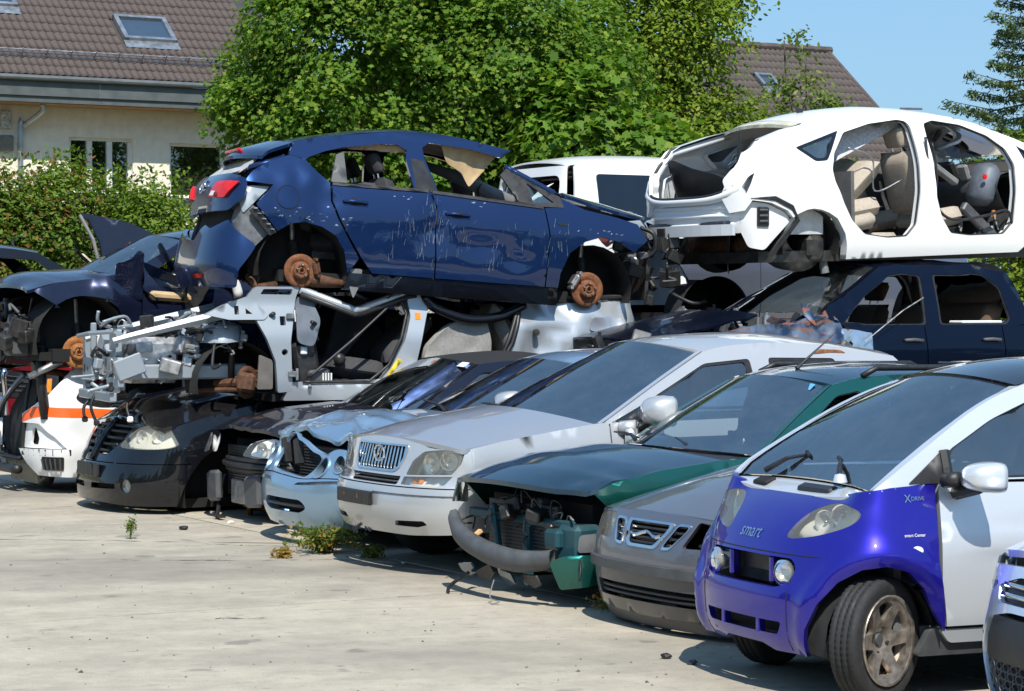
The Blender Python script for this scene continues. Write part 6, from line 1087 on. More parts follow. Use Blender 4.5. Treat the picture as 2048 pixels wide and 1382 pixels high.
hd = c.strip('hood', c.edge([(-.5, .93), (-.9, 1.0), (-1.25, 1.08)], 5, dy=.06, dz=.06), [.3, .3, .2], [.05, .06, .05], BLUEQ, 18, t=.03); clutter(c, 34, (-.55, -.75, .2), (-.02, .6, .85), 12, 'front_end_part', (BLK, DSTEEL, GREYP, BLK, STEEL)); radiator(c, -.3, -.6, .6, .25, .7); MB().tube(cat([(-.45, -.72, .9), (-.35, -.8, .85), (-.32, -.78, .7), (-.4, -.72, .62)], 5), .02, 8).build('coolant_hose', BLK, c.root, True); MB().box((-2.3, 0, .22), (3., 1.35, .1)).build('underbody', DRK, c.root)
rr = np.random.default_rng(44); vv = []; ff = []
def scrape(s0, z0, ls, lz, w):
    b = len(vv); q = [(s0, z0), (s0 + w, z0), (s0 + w * .6 + ls, z0 + lz), (s0 + ls, z0 + lz)]; P = S(-np.array([a for a, _ in q]), np.array([z for _, z in q]), -.0025); P = c.post(P + 0); vv.extend(P); ff.append((b, b + 1, b + 2, b + 3))
for s0, z0, ds, dz, n_ in ((3.12, .72, .05, .2, 60), (2.95, .62, .1, .14, 46), (3.35, .6, .06, .16, 26), (2.6, .42, .06, .06, 16), (2.32, .66, .14, .12, 26), (2.02, .6, .05, .16, 18), (1.9, .62, .03, .12, 12), (3.25, .45, .03, .05, 12), (4.2, .72, .24, .05, 40), (3.2, .98, .3, .02, 16), (3.5, .5, .03, .1, 8), (1.45, .82, .25, .04, 14)):
    for i in range(int(n_ * .7)):
        a = s0 + rr.normal() * ds; z_ = z0 + rr.normal() * dz * .7
        if .3 < z_ < 1.0: scrape(a, z_, rr.normal() * .012, rr.uniform(.01, .11) * (1 if ds < .2 else .15), rr.uniform(.0008, .0035) if ds < .2 else rr.uniform(.004, .03))
o_ = mesh('paint_scratches', np.array(vv), ff, plain('bare_scratch', (.22, .27, .34), .5, .3, .5, 40), c.root, False); o_['kind'] = 'stuff'
c.panel('vent_repeater', rp([(-1.98, .87), (-1.93, .845), (-1.86, .85), (-1.88, .875)], .008), DRK, h=.05, t=.001, inset=-.004)

# --- white hatchback shell without doors
c = Car('hatchback_shell', 'white hatchback shell without doors, tailgate or wheels on top of the navy SUV', 'wreck', SURF['prius'], (5.33, 24.425), 32, -1.5, z=2.13); S = c.S; k = .589
body = [(1.48, .31), (1.63, .2), (3.77, .165), (3.78, .31), (3.8, .4), (3.89, .54), (3.98, .59), (4.07, .62), (4.16, .63), (4.24, .62), (4.35, .58), (4.40, .55), (4.46, .615), (4.64, .685), (4.83, .71), (4.9, .62), (5.05, .6), (5.14, .75), (5.05, .95), (4.98, 1.06), (4.97, 1.14), (4.6, 1.27), (4.3, 1.36), (4.03, 1.42), (3.57, 1.5), (3.1, 1.54), (2.6, 1.545), (2.2, 1.51), (1.92, 1.45), (1.49, 1.305), (1.17, 1.18), (1.08, 1.05), (1.2, .95), (1.30, .8), (1.42, .65), (1.46, .5)]
rdh = rp([(3.9, .99), (3.89, .87), (3.81, .68), (3.72, .52), (3.57, .39), (3.3, .355), (3.05, .365), (2.94, .47), (2.91, .62), (2.84, .99), (2.76, 1.4), (2.79, 1.46), (2.89, 1.475), (3.26, 1.43), (3.62, 1.34), (3.83, 1.14)], .03); fdh = rp([(2.67, .99), (2.69, .74), (2.63, .54), (2.52, .39), (2.28, .365), (1.83, .375), (1.71, .48), (1.67, .74), (1.62, 1.03), (1.67, 1.2), (1.83, 1.33), (2.12, 1.435), (2.45, 1.475), (2.58, 1.44), (2.62, 1.29)], .03)
qw = rp([(4.26, 1.19), (3.67, 1.36), (3.93, 1.07), (4.07, 1.06)], .03); tw = rp([(1.51, 1.235), (1.46, 1.04), (1.36, 1.035), (1.24, 1.09)], .015); ls = rp([(4.93, .83), (4.87, .92), (4.80, .96), (4.84, .86), (4.89, .76)], .02)
c.both('body_side', body[::-1], WHT, [rdh, fdh, qw, tw, ls], h=.05, t=.09)
for p_ in (rdh, fdh):
    for g in (-1, 1): loop_tube(c, 'door_seal', p_, BLK, .014, .03, g)
for w_ in (qw, tw):
    c.both('quarter_window', w_, GLASSD if w_ is tw else GLASS, h=.1, t=.004, inset=.008); q = np.array(w_); cc = q.mean(0); c.both('window_border', w_, plain('black_frit', (.01, .012, .02), .15), [[tuple(cc + (a - cc) * .72) for a in q]], h=.06, t=.003, inset=.003)
c.strip('roof', c.edge([(-1.62, 1.51), (-2.0, 1.545), (-2.5, 1.54), (-3.0, 1.5), (-3.44, 1.42)], 5, dy=.01), [.1, 0, -.06], [.045, .085, .06], WHT, 24, t=.04); c.strip('rear_header', c.edge([(-3.44, 1.412), (-3.52, 1.39)], 3, dy=.02), [-.07, -.08], [.055, .05], plain('mossy_white', (.5, .49, .38), .8, 0, .4, 12), 20, t=.03)
Ew = np.array([S([1.2 + (2.18 - 1.2) * t], [1.17 + (1.5 - 1.17) * t], .05)[0] for t in np.linspace(0, 1, 10)]); c.strip('windscreen', Ew, (.3, .14), (.02, .05), GLASSB if False else GLASS, 20, t=.005)
for i, y in enumerate((-.3, .3)): MB().box((-1.9 - .0 * i, y, 1.6), (.28, .03, .02), None, .008).build('roof_mount', GREYP, c.root)
MB().tube([(-3.1, -.1, 1.56), (-3.15, -.1, 1.6), (-3.26, -.1, 1.66)], [.04, .015, .004], 8).build('roof_aerial', BLK, c.root)
def pp(name, poly, mat, **k_): return c.both(name, poly if np.sum([poly[i - 1][0] * poly[i][1] - poly[i][0] * poly[i - 1][1] for i in range(len(poly))]) > 0 else poly[::-1], mat, **k_)
pp('rear_apron', rp([(4.83, .7), (4.64, .675), (4.46, .6), (4.39, .53), (4.57, .37), (4.69, .26), (4.89, .29), (4.98, .45), (4.96, .64)], .04), WHT, h=.05, inset=.05, t=.06); pp('air_vent', rp([(4.78, .65), (4.645, .645), (4.65, .47), (4.785, .475)], .02), BLK, h=.05, inset=.035, t=.02)
for z in (.52, .57, .62): [MB().tube([S(np.array([g * s_]), np.array([z]), .025)[0] for s_ in (4.67, 4.76)], .012, 6).build('vent_flap', GREYP, c.root) for g in (-1, 1)]
pp('bumper_guide', rp([(4.85, .73), (4.6, .7), (4.42, .62), (4.36, .54), (4.57, .34), (4.68, .2), (4.63, .2), (4.33, .52), (4.4, .66), (4.6, .745)], .01), BLK, h=.05, inset=-.008, t=.03)
rpanel(c, 'tail_panel', rp([(-.74, .42), (.74, .42), (.76, .72), (.55, .71), (-.55, .74), (-.76, .78)], .03), WHT, h=.06, inset=.05, t=.05); [MB().tube(S(np.where(np.linspace(-.66, .66, 12) > 0, -1, 1) * (S.smax - np.abs(np.linspace(-.66, .66, 12))), np.full(12, z), .05), .02, 6).build('pressed_rib', WHT, c.root, True) for z in (.5, .58, .66)]
beam = MB(); us = np.linspace(-.72, .70, 14); Pb = S(np.where(us > 0, -1, 1) * (S.smax - np.abs(us)), np.full(14, .45), -.06)
for a, b in zip(Pb[:-1], Pb[1:]):
    d_ = (b - a); L_ = np.linalg.norm(d_); beam.box((a + b) / 2, (L_ * 1.01, .05, .1), Matrix.Rotation(math.atan2(d_[1], d_[0]), 4, 'Z'))
beam.build('bumper_beam', paint('beam_white', (.66, .69, .72), .3, .4, .3, .3), c.root); MB().box(S(np.array([S.smax - .2]), np.array([.45]), -.095)[0], (.02, .11, .07)).build('beam_grille', DSTEEL, c.root)
us = np.linspace(-.68, .68, 18); lowl = S(np.where(us > 0, -1, 1) * (S.smax - np.abs(us)), .75 + .09 * np.abs(us / .68) ** 4, .015)
upl = [S(np.array([g * s_]), np.array([z]), i_)[0] for g, seq in ((-1, ((5.02, .95, .02), (4.98, 1.08, .05), (4.7, 1.235, .05), (4.05, 1.41, .04))),) for s_, z, i_ in seq]; upr = [np.array([p[0], -p[1], p[2]]) for p in upl]
MB().tube(list(upr[::-1]) + list(lowl) + list(upl), .016, 7).build('hatch_seal', BLK, c.root, True); fr_ = [np.array([p[0] + .02, p[1] * 1.03, p[2] - .03]) for p in list(upr[::-1]) + list(lowl) + list(upl)]; MB().tube(fr_, .042, 8).build('hatch_flange', WHT, c.root, True)
pp('rear_lamp_bucket', rp([(4.9, 1.06), (4.84, .98), (5.1, .8), (5.15, .9), (5.05, 1.0)], .03), WHT, h=.05, inset=.03, t=.05); MB().lathe([(0, .03), (.05, .02), (.06, -.02)], 16, Matrix.Translation((-4.05, -.62, 1.05))).build('speaker_pod', LWHITE, c.root, True)
for g in (1, -1): c.panel('inner_side', [(g * s_, z) for s_, z in [(3.95, .4), (5.0, .4), (5.0, .95), (4.2, 1.05), (3.95, 1.0)]][::g], plain('inner_white', (.6, .62, .63), .6), h=.15, inset=.14, t=.02); MB().lathe([(.34, 0), (.36, .2), (.2, .26)], 26, Matrix.Translation((-3.57, g * .42, .42)) @ Matrix.Rotation(0 if g > 0 else PI, 4, 'Z')).build('wheel_tub', DSTEEL, c.root, True)
MB().box((-3.75, 0, .48), (1.3, 1.2, .1), None, .02).build('boot_floor', BLK, c.root); shreds(c, 8, (-4.1, -.5, .56), (-3.3, .5, .78), (.12, .28), (BLK, GREYP, BLK), 'trim_fragment', 3, 5)
cabin(c, -.75, -3.0, .28, .98, .72, SEATT, lhd=1, trim=GREYP, front=False, rear=False); seat(c.root, -1.75, -.36, .33, SEATT, rec=15); seat(c.root, -1.85, .36, .33, SEATT, rec=25); seat(c.root, -2.78, -.36, .42, SEATT, rec=-50, head=False); MB().box((-2.85, -.38, .5), (.5, .5, .16), Matrix.Rotation(R(-10), 4, 'Y'), .06).build('loose_cushion', SEATT, c.root, True); MB().box((-2.5, -.4, .32), (.4, .45, .18), None, .07).build('loose_cushion', SEATT, c.root, True)
plate('hanging_headlining', rp([(-.75, -.3), (.62, .18), (.6, .28), (.1, .2), (-.72, -.02)], .04), flat((-2.75, -.45, 1.22), (1, 0, .08), (.1, .5, .9)), plain('grey_white_felt', (.55, .56, .58), .95, 0, .3, 40, .4), c.root, h=.1, t=.02, back=True)
plate('headlining_shell', rp([(-.75, -.06), (.65, .02), (.65, .3), (-.6, .26)], .04), flat((-2.75, -.3, 1.33), (1, 0, .05), (.05, .75, .6)), plain('dark_felt', (.1, .105, .11), .95, 0, .4, 60, .5), c.root, h=.12, t=.02, back=True)
MB().box((-1.22, -.55, .86), (.22, .3, .42), Matrix.Rotation(R(20), 4, 'Y'), .07).build('glovebox', plain('slate_plastic', (.11, .13, .16), .5), c.root, True); MB().box((-1.38, -.2, 1.0), (.06, .3, .2), Matrix.Rotation(R(-25), 4, 'Y'), .02).build('centre_screen', BLK, c.root); MB().box((-1.4, -.48, .98), (.05, .14, .16), Matrix.Rotation(R(-20), 4, 'Y'), .02).build('air_outlet', TRIM, c.root)
P_ = (-1.34, -.71, .93); MB().lathe([(0, .004), (.025, .002), (.026, -.01)], 18, Matrix.Translation(P_) @ Matrix.Rotation(PI, 4, 'Z')).build('red_sticker', REDL, c.root)
for pts, r_, m_ in (([(-2.1, -.72, 1.3), (-2.12, -.78, 1.0), (-2.08, -.8, .7), (-1.9, -.84, .52), (-1.5, -.86, .55), (-1.2, -.85, .6), (-1.12, -.84, .45)], .014, BLK), ([(-2.0, -.7, 1.25), (-1.98, -.74, .9), (-2.05, -.72, .6)], .011, BLK), ([(-2.95, -.6, 1.2), (-2.7, -.65, 1.1), (-2.65, -.62, .8), (-2.35, -.66, .9)], .008, STEEL)): MB().tube(cat(pts, 6), r_, 7).build('loose_seal', m_, c.root, True)
MB().box((-1.45, -.72, .5), (.5, .07, .1), Matrix.Rotation(R(38), 4, 'Y'), .015).build('sill_trim', GREYP, c.root); MB().box((-1.75, -.55, .98), (.42, .08, .06), Matrix.Rotation(R(30), 4, 'Y'), .012).build('pillar_trim', TRIM, c.root); clutter(c, 12, (-1.5, -.75, .38), (-1.15, -.5, .6), 5, 'connector', (LWHITE, BLK, ORANGE, WIREG), .02, .06, .5)
for q_, z_ in ((rdh, 1.02), (fdh, 1.02)): low_ = [(s_, min(z, z_)) for s_, z in q_]; c.panel('far_shade_panel', low_, GREYP, h=.12, inset=.05, t=.03)  # added dark panels in the far door openings so the cabin looks shaded
for g in (1, -1): arch_liner(c, -3.57, .3, .335, g, .8, .4); arch_liner(c, -.85, .3, .37, g, .8, .4)
MB().box((-2.3, 0, .2), (3.6, 1.4, .1)).build('underbody', DSTEEL, c.root); MB().tube([(-3.9, -.55, .3), (-3.9, .4, .3)], .12, 14).build('silencer', RUSTD, c.root, True); MB().box((-3.45, -.6, .28), (.2, .3, .22), None, .04).build('axle_bracket', DSTEEL, c.root); MB().tube([(-3.3, -.62, .2), (-3.28, -.64, .04)], .04, 10).build('bump_stop', TRIM, c.root); c.strip('hood_slam_panel', np.array([[-.35, .6, .8], [-.6, .7, 1.0], [-.75, .72, 1.08]]), [.2, .2, .2], [.03, .05, .05], WHT, 12)

# --- navy SUV with the torn, rust-streaked fender
RSTR = paint('navy_torn', (.015, .03, .07), .5, .3, .8, .3)
def streaked(name, base, col=(.26, .095, .04)):
    m, n, p = newmat(name); tc = n.nodes.new('ShaderNodeTexCoord'); mp = n.nodes.new('ShaderNodeMapping'); mp.inputs['Rotation'].default_value = (0, R(24), 0); mp.inputs['Scale'].default_value = (2.2, 2, 13); n.links.new(tc.outputs['Object'], mp.inputs[0])
    t = nz(n, 1.6, 5, .7, vec=mp.outputs[0]); r = ramp(n, t.outputs[0], [(.54, (0,) * 3), (.58, (1,) * 3)]); t2 = nz(n, 4, 3, .5); r2 = ramp(n, t2.outputs[0], [(.36, (.45,) * 3), (.5, (0,) * 3)]); b = mixc(n, r2.outputs[0], base, (.36, .42, .5)); n.links.new(mixc(n, r.outputs[0], b, col), p.inputs['Base Color']); p.inputs['Metallic'].default_value = .5; p.inputs['Coat Weight'].default_value = .7
    rr_ = ramp(n, r.outputs[0], [(0, (.3,) * 3), (1, (.85,) * 3)]); n.links.new(rr_.outputs[0], p.inputs['Roughness']); return m
STRK = streaked('rust_streaked_navy', (.02, .04, .09)); c = Car('wrecked_suv', 'navy blue SUV with rust streaked crumpled front fender under the white shell', 'wreck', SURF['suv'], (.5, 21.235), 209.7, z=.439, dents=[crumple((-2.6, .3, .5), (-.6, 1.3, 1.5), (.025, .045, .03), 6.5, 8, .12), crumple((-4.9, -1, 1.55), (-2.2, 1, 2), (.02, .02, .03), 3, 5, .1)]); S = c.S
belt = [(-.6, 1.08), (-1.0, 1.12), (-1.55, 1.18), (-2.05, 1.22), (-2.35, 1.15), (-3.4, 1.15), (-4.3, 1.16), (-4.7, 1.16)]
std_car(c, dict(paint=NAVS, xa=-.95, xr=-3.75, ra=.4, zw=.35, zs=.32, belt=belt, doors=(-2.38, -3.31, -4.25), cowl=(-1.65, 1.19), A0=(-2.15, 1.26), A1=(-2.98, 1.70), C1=(-4.5, 1.69), C0=(-4.65, 1.18), rail=[(-3.3, 1.715), (-3.9, 1.72)], windows=[[(-2.38, 1.17), (-2.48, 1.27), (-2.7, 1.44), (-3.05, 1.62), (-3.42, 1.64), (-3.34, 1.17)], [(-3.5, 1.17), (-3.56, 1.635), (-4.2, 1.64), (-4.34, 1.52), (-4.38, 1.22), (-4.32, 1.17)]], zbt=.7, xb=-.45, panes=(0, 0), handle_z=1.03, handle_mat=GREYP, skip=('hood', 'cowl', 'fender'), ws_bow=(.3, .2), ws_mat=GLASSW))
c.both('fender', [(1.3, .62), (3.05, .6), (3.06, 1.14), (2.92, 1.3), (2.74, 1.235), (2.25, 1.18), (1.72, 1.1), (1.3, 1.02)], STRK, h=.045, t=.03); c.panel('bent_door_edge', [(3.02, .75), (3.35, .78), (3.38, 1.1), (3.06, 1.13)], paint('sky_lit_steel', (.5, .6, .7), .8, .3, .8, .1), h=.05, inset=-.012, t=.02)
c.strip('hood', c.edge([(-.4, 1.02), (-1.0, 1.14), (-1.6, 1.26)], 4, dy=.2), [.2, .3, .3], [.05, .05, .05], NAVS, 16); clutter(c, 30, (-1.0, .0, .7), (-.2, .9, 1.05), 21, 'engine_part', (BLK, DSTEEL, GREYP, DSTEEL)); clutter(c, 16, (-2.0, -.2, 1.12), (-1.3, .75, 1.26), 23, 'scuttle_part', (BLK, GREYP, TRIM, STEEL), .04, .16); shreds(c, 8, (-2.1, .6, 1.1), (-1.7, .92, 1.26), (.03, .08), (STRK, BLK), 'torn_sheet', 9)
None if True else plate('crash_panel', rp([(-.25, -.06), (.2, -.1), (.26, .05), (.05, .1), (-.2, .1)], .03), flat((-.75, .82, 1.05), (1, .1, .05), (0, .2, 1)), PRIM, c.root, h=.05, t=.02, back=True, post=crumple((-2, 0, 0), (0, 2, 2), (.03, .03, .03), 6, 4))
cabin(c, -2.1, -4.4, .5, 1.15, .74, plain('brown_seat_cloth', (.12, .075, .05), .9, 0, .25, 40, .2)); MB().tube([(-2.55, .95, 1.02), (-3.0, .93, 1.3), (-3.25, .92, 1.42)], .006, 6).build('whip_aerial', STEEL, c.root); MB().box((-2.35, .97, .93), (.22, .05, .14), Matrix.Rotation(R(-35), 4, 'Y'), .02).build('hanging_mirror_base', GREYP, c.root)
wiper(c, (-1.75, .0, 1.3), (-1.95, -.05, 1.4), (-2.1, .02, 1.5)); MB().box((-4.2, .6, 1.19), (.6, .2, .03), None, .01).build('parcel_tray', LWHITE, c.root); flat_wreck('flattened black car body under the navy SUV', (.75, 21.4), 209.7, 0, .66, BLKP, seed=3)
for g in (1, -1): arch_liner(c, -.95, .35, .3, g, .8, .5)

# --- stripped silver wreck in the middle of the stack
c = Car('stripped_wreck', 'silver stripped car with bare engine bay and buckled roof under the blue hatchback', 'wreck', SURF['silver'], (-3.56, 20.954), 202, z=.765, dents=[]); S = c.S; k = .647
W1 = crumple((-6, -2, 0), (1, 2, 2), (.012, .02, .012), 4, 2); c.dents = [crumple((-5.2, .3, .4), (-3.5, 1.2, 1.3), (.02, .05, .02), 3.6, 7, .1), dent((-3.75, .85, .62), (.2, .3, .3), (0, -.09, 0)), dent((-4.3, .85, .62), (.35, .3, .1), (0, -.05, 0))]
c.panel('hinge_pillar', rp([(1.97, .27), (2.10, .28), (2.085, .72), (2.16, 1.1), (2.2, 1.185), (1.8, 1.185), (1.72, 1.10), (1.89, .93), (1.79, .9), (1.87, .74), (1.95, .54)][::1], .02), PRIM, [circ(2.03, .62, .028, 12), rp([(2.0, .85), (2.0, .93), (2.05, .93), (2.05, .85)], .008), rp([(1.84, 1.12), (1.87, 1.165), (2.13, 1.165), (2.12, 1.115)], .01)], h=.04, t=.06)
c.panel('inner_fender', rp([(1.34, .945), (1.55, 1.045), (1.74, 1.105), (1.9, .94), (1.86, .9), (1.55, .9)], .015), PRIM, [[(1.60, .945), (1.64, .945), (1.64, 1.02), (1.60, 1.02)], [(1.70, .95), (1.76, .95), (1.70, 1.0)]], h=.04, t=.08, inset=-.01)
for z, g in ((.93, 1), (.43, 1)): e = MB(); e.box(S(np.array([2.1]), np.array([z]), -.02)[0], (.09, .03, .05), None, .006).tube([S(np.array([2.13]), np.array([z - .05]), -.035)[0], S(np.array([2.13]), np.array([z + .05]), -.035)[0]], .012, 8).build('door_hinge', STEEL, c.root)
c.panel('sill', rp([(2.02, .2), (5.0, .2), (5.0, .3), (3.2, .34), (2.08, .33)], .02), SILW, h=.06, t=.09); c.panel('sill_lip', rp([(2.1, .33), (3.0, .35), (3.0, .38), (2.1, .36)], .005), PRIM, h=.08, inset=.03)
c.panel('b_pillar', rp([(2.88, .34), (3.0, .48), (3.13, .72), (3.2, .93), (3.18, 1.12), (3.27, 1.16), (3.37, 1.0), (3.30, .78), (3.25, .58), (3.17, .24)], .03), SILW, h=.04, t=.1); c.panel('pillar_sticker', rp([(2.96, .42), (3.06, .56), (3.10, .54), (2.98, .40)], .004), plain('yellow_sticker', (.85, .6, .03), .5), h=.05, inset=-.004, t=.002); c.panel('pillar_sticker', rp([(3.24, .9), (3.29, .9), (3.29, .96), (3.24, .96)], .004), ORANGE, h=.05, inset=-.004, t=.002); loop_tube(c, 'door_seal', [(2.2, .36), (2.8, .36), (2.98, .5), (3.1, .74), (3.17, .95), (3.12, 1.1)], BLK, .014, .02, 1, closed=False)
for a, b, nm, mm in ((((-1.55, .74, 1.16), (-2.05, .72, .98)), ((-2.05, .72, .98), (-2.12, .72, .985)), 'buckled_roof_rail', SILW), (((-2.12, .72, .985), (-2.55, .72, 1.14)), ((-2.55, .72, 1.14), (-2.62, .72, 1.15)), 'buckled_roof_rail', SILW)): MB().tube([a[0], a[1], b[1]], .04, 8).build(nm, mm, c.root, True); MB().tube([(p[0], p[1] + .03, p[2] - .04) for p in (a[0], a[1], b[1])], .025, 8).build('rail_seal', BLK, c.root, True)
MB().tube(cat([(-2.7, .76, 1.1), (-2.8, .77, 1.0), (-3.1, .78, .9), (-3.4, .78, .92), (-3.65, .78, 1.03)], 5), .045, 8).build('buckled_roof_rail', BLKP, c.root, True)
plate('crushed_roof', rp([(-1.4, -1.0), (1.1, -1.0), (1.1, .4), (-1.4, .4)], .1), flat((-2.6, .2, 1.06), (1, 0, 0), (0, 1, .02)), BLKP, c.root, h=.1, t=.02, back=True, post=crumple((-5, -2, 0), (0, 2, 2), (.05, .03, .12), 2.6, 11))
c.panel('rear_quarter', rp([(4.3, 1.13), (4.2, .78), (4.15, .65), (4.02, .49), (4.16, .48), (4.42, .52), (4.84, .58), (5.36, .62), (5.5, .66), (5.6, .78), (5.6, 1.02), (5.45, 1.07), (5.3, 1.06), (4.5, 1.04), (4.38, 1.11)], .03), SILW, h=.045, t=.05); c.panel('fuel_flap', rp([(4.92, .79), (4.95, .92), (5.13, .92), (5.09, .785)], .025), SILVH, h=.04, t=.006, inset=-.012); loop_tube(c, 'door_seal', [(4.0, .47), (4.14, .68), (4.2, .85), (4.3, 1.15)], BLK, .022, -.01, 1, closed=False); loop_tube(c, 'boot_seal', [(4.4, 1.1), (4.7, 1.085), (5.2, 1.08), (5.45, 1.09)], BLK, .02, -.005, 1, closed=False); MB().lathe([(0, .01), (.03, .008), (.03, -.02)], 12, Matrix.Translation(S(np.array([4.38]), np.array([.78]), -.01)[0])).build('door_striker', DSTEEL, c.root)
c.strip('boot_lid', c.edge([(-3.9, 1.1), (-4.3, 1.08), (-4.75, 1.03)], 4, dy=.05), [0, -.1, -.2], [.04, .04, .03], SILW, 14); c.panel('rear_quarter', [(-5.6, .5), (-4.2, .5), (-4.2, 1.05), (-5.6, 1.0)], SILW, h=.1); c.panel('front_side', [(-5.0, .2), (-2.0, .2), (-2.0, .4), (-5.0, .4)], SILW, h=.12)
seat(c.root, -2.15, .36, .25, SEATB, rec=48, w=.52, head=False); seat(c.root, -2.15, -.36, .25, SEATB, rec=40, head=False); bk = seat(c.root, -3.45, .42, .2, SEATG, w=.6, rec=-28, head=False, scale=1.05); plate('seat_back_cover', cat([(-.33, -.2), (-.3, .0), (-.1, .18), (.14, .25), (.24, .18), (.3, -.1), (.26, -.24), (-.1, -.27)], 4, True), flat((-3.06, .72, .66), (-1, .02, 0), (0, .15, 1)), SEATG, c.root, h=.05, t=.08, post=crumple((-5, -2, 0), (0, 2, 2), (.015, .03, .015), 5, 5)); MB().box((-2.6, 0, .22), (2.6, 1.4, .06)).build('floor_pan', DRK, c.root); MB().box((-3.2, -.5, .6), (2.6, .04, .7)).build('far_side', DRK, c.root); MB().lathe([(0, .02), (.05, .018), (.055, -.02)], 10, Matrix.Translation((-1.95, .64, .55))).build('seat_adjuster', BLK, c.root, True)
MB().box((-1.62, .7, .5), (.22, .1, .42), Matrix.Rotation(R(8), 4, 'Y'), .03).build('fuse_box', BLK, c.root); MB().box((-1.72, .78, .36), (.2, .05, .22), Matrix.Rotation(R(8), 4, 'Y'), .02).build('fuse_box_cover', GREYP, c.root); [MB().box((-1.74 - .025 * i, .81, .37), (.012, .02, .13), None, .003).build('cover_rib', LWHITE, c.root) for i in range(4)]; MB().box((-1.58, .76, .63), (.06, .05, .07), None, .01).build('white_connector', LWHITE, c.root); c.panel('door_card', rp([(2.15, .7), (2.3, .66), (2.38, .9), (2.3, 1.1), (2.16, 1.1)], .05), plain('slate_plastic', (.11, .13, .16)), h=.06, inset=.03); clutter(c, 14, (-1.75, .4, .35), (-1.5, .78, .95), 33, 'harness_part', (BLK, WIREG, LWHITE, BLK), .02, .08, .6)
# engine bay
for y in (.62, -.62):
    MB().tube([(-1.15, y, 1.0), (-.6, y, .88), (-.1, y * .95, .76), (.05, y * .92, .72)], [.05, .045, .035, .03], 6).build('upper_rail', PRIM, c.root); MB().box((-.6, y * .75, .45), (1.1, .09, .13), None, .015).build('chassis_rail', PRIM, c.root)
    MB().lathe([(.2, -.12), (.17, .02), (.1, .06), (.05, .06)], 18, Matrix.Translation((-.92, y * .8, .82)) @ Matrix.Rotation(R(90), 4, 'X')).build('strut_tower', PRIM, c.root, True)
fp_ = lambda o_, y0, y1, z0, z1, holes=(), m=PRIM, nm='front_panel': plate(nm, rp([(y0, z0), (y1, z0), (y1, z1), (y0, z1)], .02), flat((o_, 0, 0), (0, 1, 0), (0, 0, 1)), m, c.root, [circ(a, b, r, 10) for a, b, r in holes], h=.06, t=.05, back=True)
fp_(.02, .18, .62, .32, .58, [(.3, .42, .02), (.4, .42, .02), (.5, .42, .02)]); fp_(.06, -.62, -.25, .36, .56, [(-.42, .46, .03)]); fp_(.0, .2, .46, .58, .82, []); fp_(.05, -.66, -.56, .25, .75); MB().box((.06, -.02, .24), (.06, 1.3, .08), None, .01).build('lower_crossmember', PRIM, c.root); MB().box((.03, -.3, .72), (.05, .05, .3), None, .01).build('slam_post', PRIM, c.root); MB().tube([(.1, -.6, .75), (.1, -.1, .78), (.02, .55, .8)], .022, 6).build('slam_rail', PRIM, c.root); MB().box((-.08, .63, .5), (.25, .03, .18), Matrix.Rotation(R(20), 4, 'Y'), .01).build('lamp_bracket', PRIM, c.root)
clutter(c, 64, (-.75, -.5, .42), (-.02, .55, .88), 41, 'engine_part', (ALU, BLK, STEEL, DSTEEL, GREYP, PRIM, ALU), .05, .2, .45); clutter(c, 26, (-.15, -.6, .3), (.1, .65, .78), 43, 'front_bracket', (PRIM, STEEL, BLK, PRIM, LWHITE), .03, .1, .5); clutter(c, 22, (-1.1, .35, .62), (-.55, .7, .9), 47, 'harness_part', (BLK, WIREG, STEEL, BLK), .03, .1, .75)
MB().box((-.35, .05, .55), (.5, .7, .4), None, .06).build('engine_block', ALU, c.root); MB().box((-.4, -.1, .78), (.34, .4, .1), None, .03).build('engine_cover', BLK, c.root); None if True else shreds(c, 4, (-.75, .5, .2), (-.35, .62, .4), (.05, .1), (plain('arch_liner', (.02, .02, .02)), BLK), 'torn_liner', 12, 4); arch_liner(c, -1.0, .35, .36, 1, .74, .3)
for i, (p, q) in enumerate((((-.2, .4, .3), (-.1, .55, .05)), ((.05, .0, .3), (.08, .05, .0)), ((.0, -.3, .25), (.12, -.25, .02)))): MB().tube(cat([p, ((p[0] + q[0]) / 2 + .06, (p[1] + q[1]) / 2, (p[2] + q[2]) / 2), q], 5), .014, 6).build('hanging_cable', WIRE, c.root, True); MB().box(q, (.05, .04, .05), None, .01).build('cable_plug', LWHITE if i == 0 else BLK, c.root)
sp_ = MB(); sp_.tube([(-1.0 + .07 * math.cos(t), .52 + .07 * math.sin(t), .62 + .028 * t / 2) for t in np.linspace(0, 14, 70)], .009, 6).build('coil_spring', DSTEEL, c.root, True); MB().tube([(-1.0, .52, .4), (-1.0, .52, .9)], .03, 8).build('damper', DSTEEL, c.root, True); brake(c.root, (-1.1, .7, .36), 1, .14, RUSTD, RUSTD, 3.0, tilt=(0, 0, R(38))); MB().box((-1.06, .78, .36), (.15, .09, .17), Matrix.Rotation(R(-8), 4, 'Y'), .03).build('rusty_caliper', RUSTD, c.root); c.panel('rear_liner', rp([(1.8, .3), (1.94, .3), (1.94, .55), (1.82, .6)], .02), plain('worn_liner', (.14, .13, .12), .9), h=.06, inset=.06); MB().box((-.95, .2, .12), (.12, .1, .2), None, .02).build('red_tail_lens', REDL, c.root); MB().box((-3.0, .3, .1), (2.6, 1.2, .12)).build('underbody', DRK, c.root)
flat_wreck('flattened dark shell wedged between the black people carrier and the silver wreck', (-1.6, 22.6), 205, 0, .9, BLKP, seed=6); cr = Car('junk_layer', 'tangle of torn dark sheet metal squeezed under the blue hatchback', 'scrap', SURF['grey'], (-1.9, 21.8), 200, z=1.75); shreds(cr, 16, (-2.9, -.3, .0), (-.2, .6, .16), (.15, .38), (BLKP, NAVS, BLK), 'torn_sheet', 31, 4)

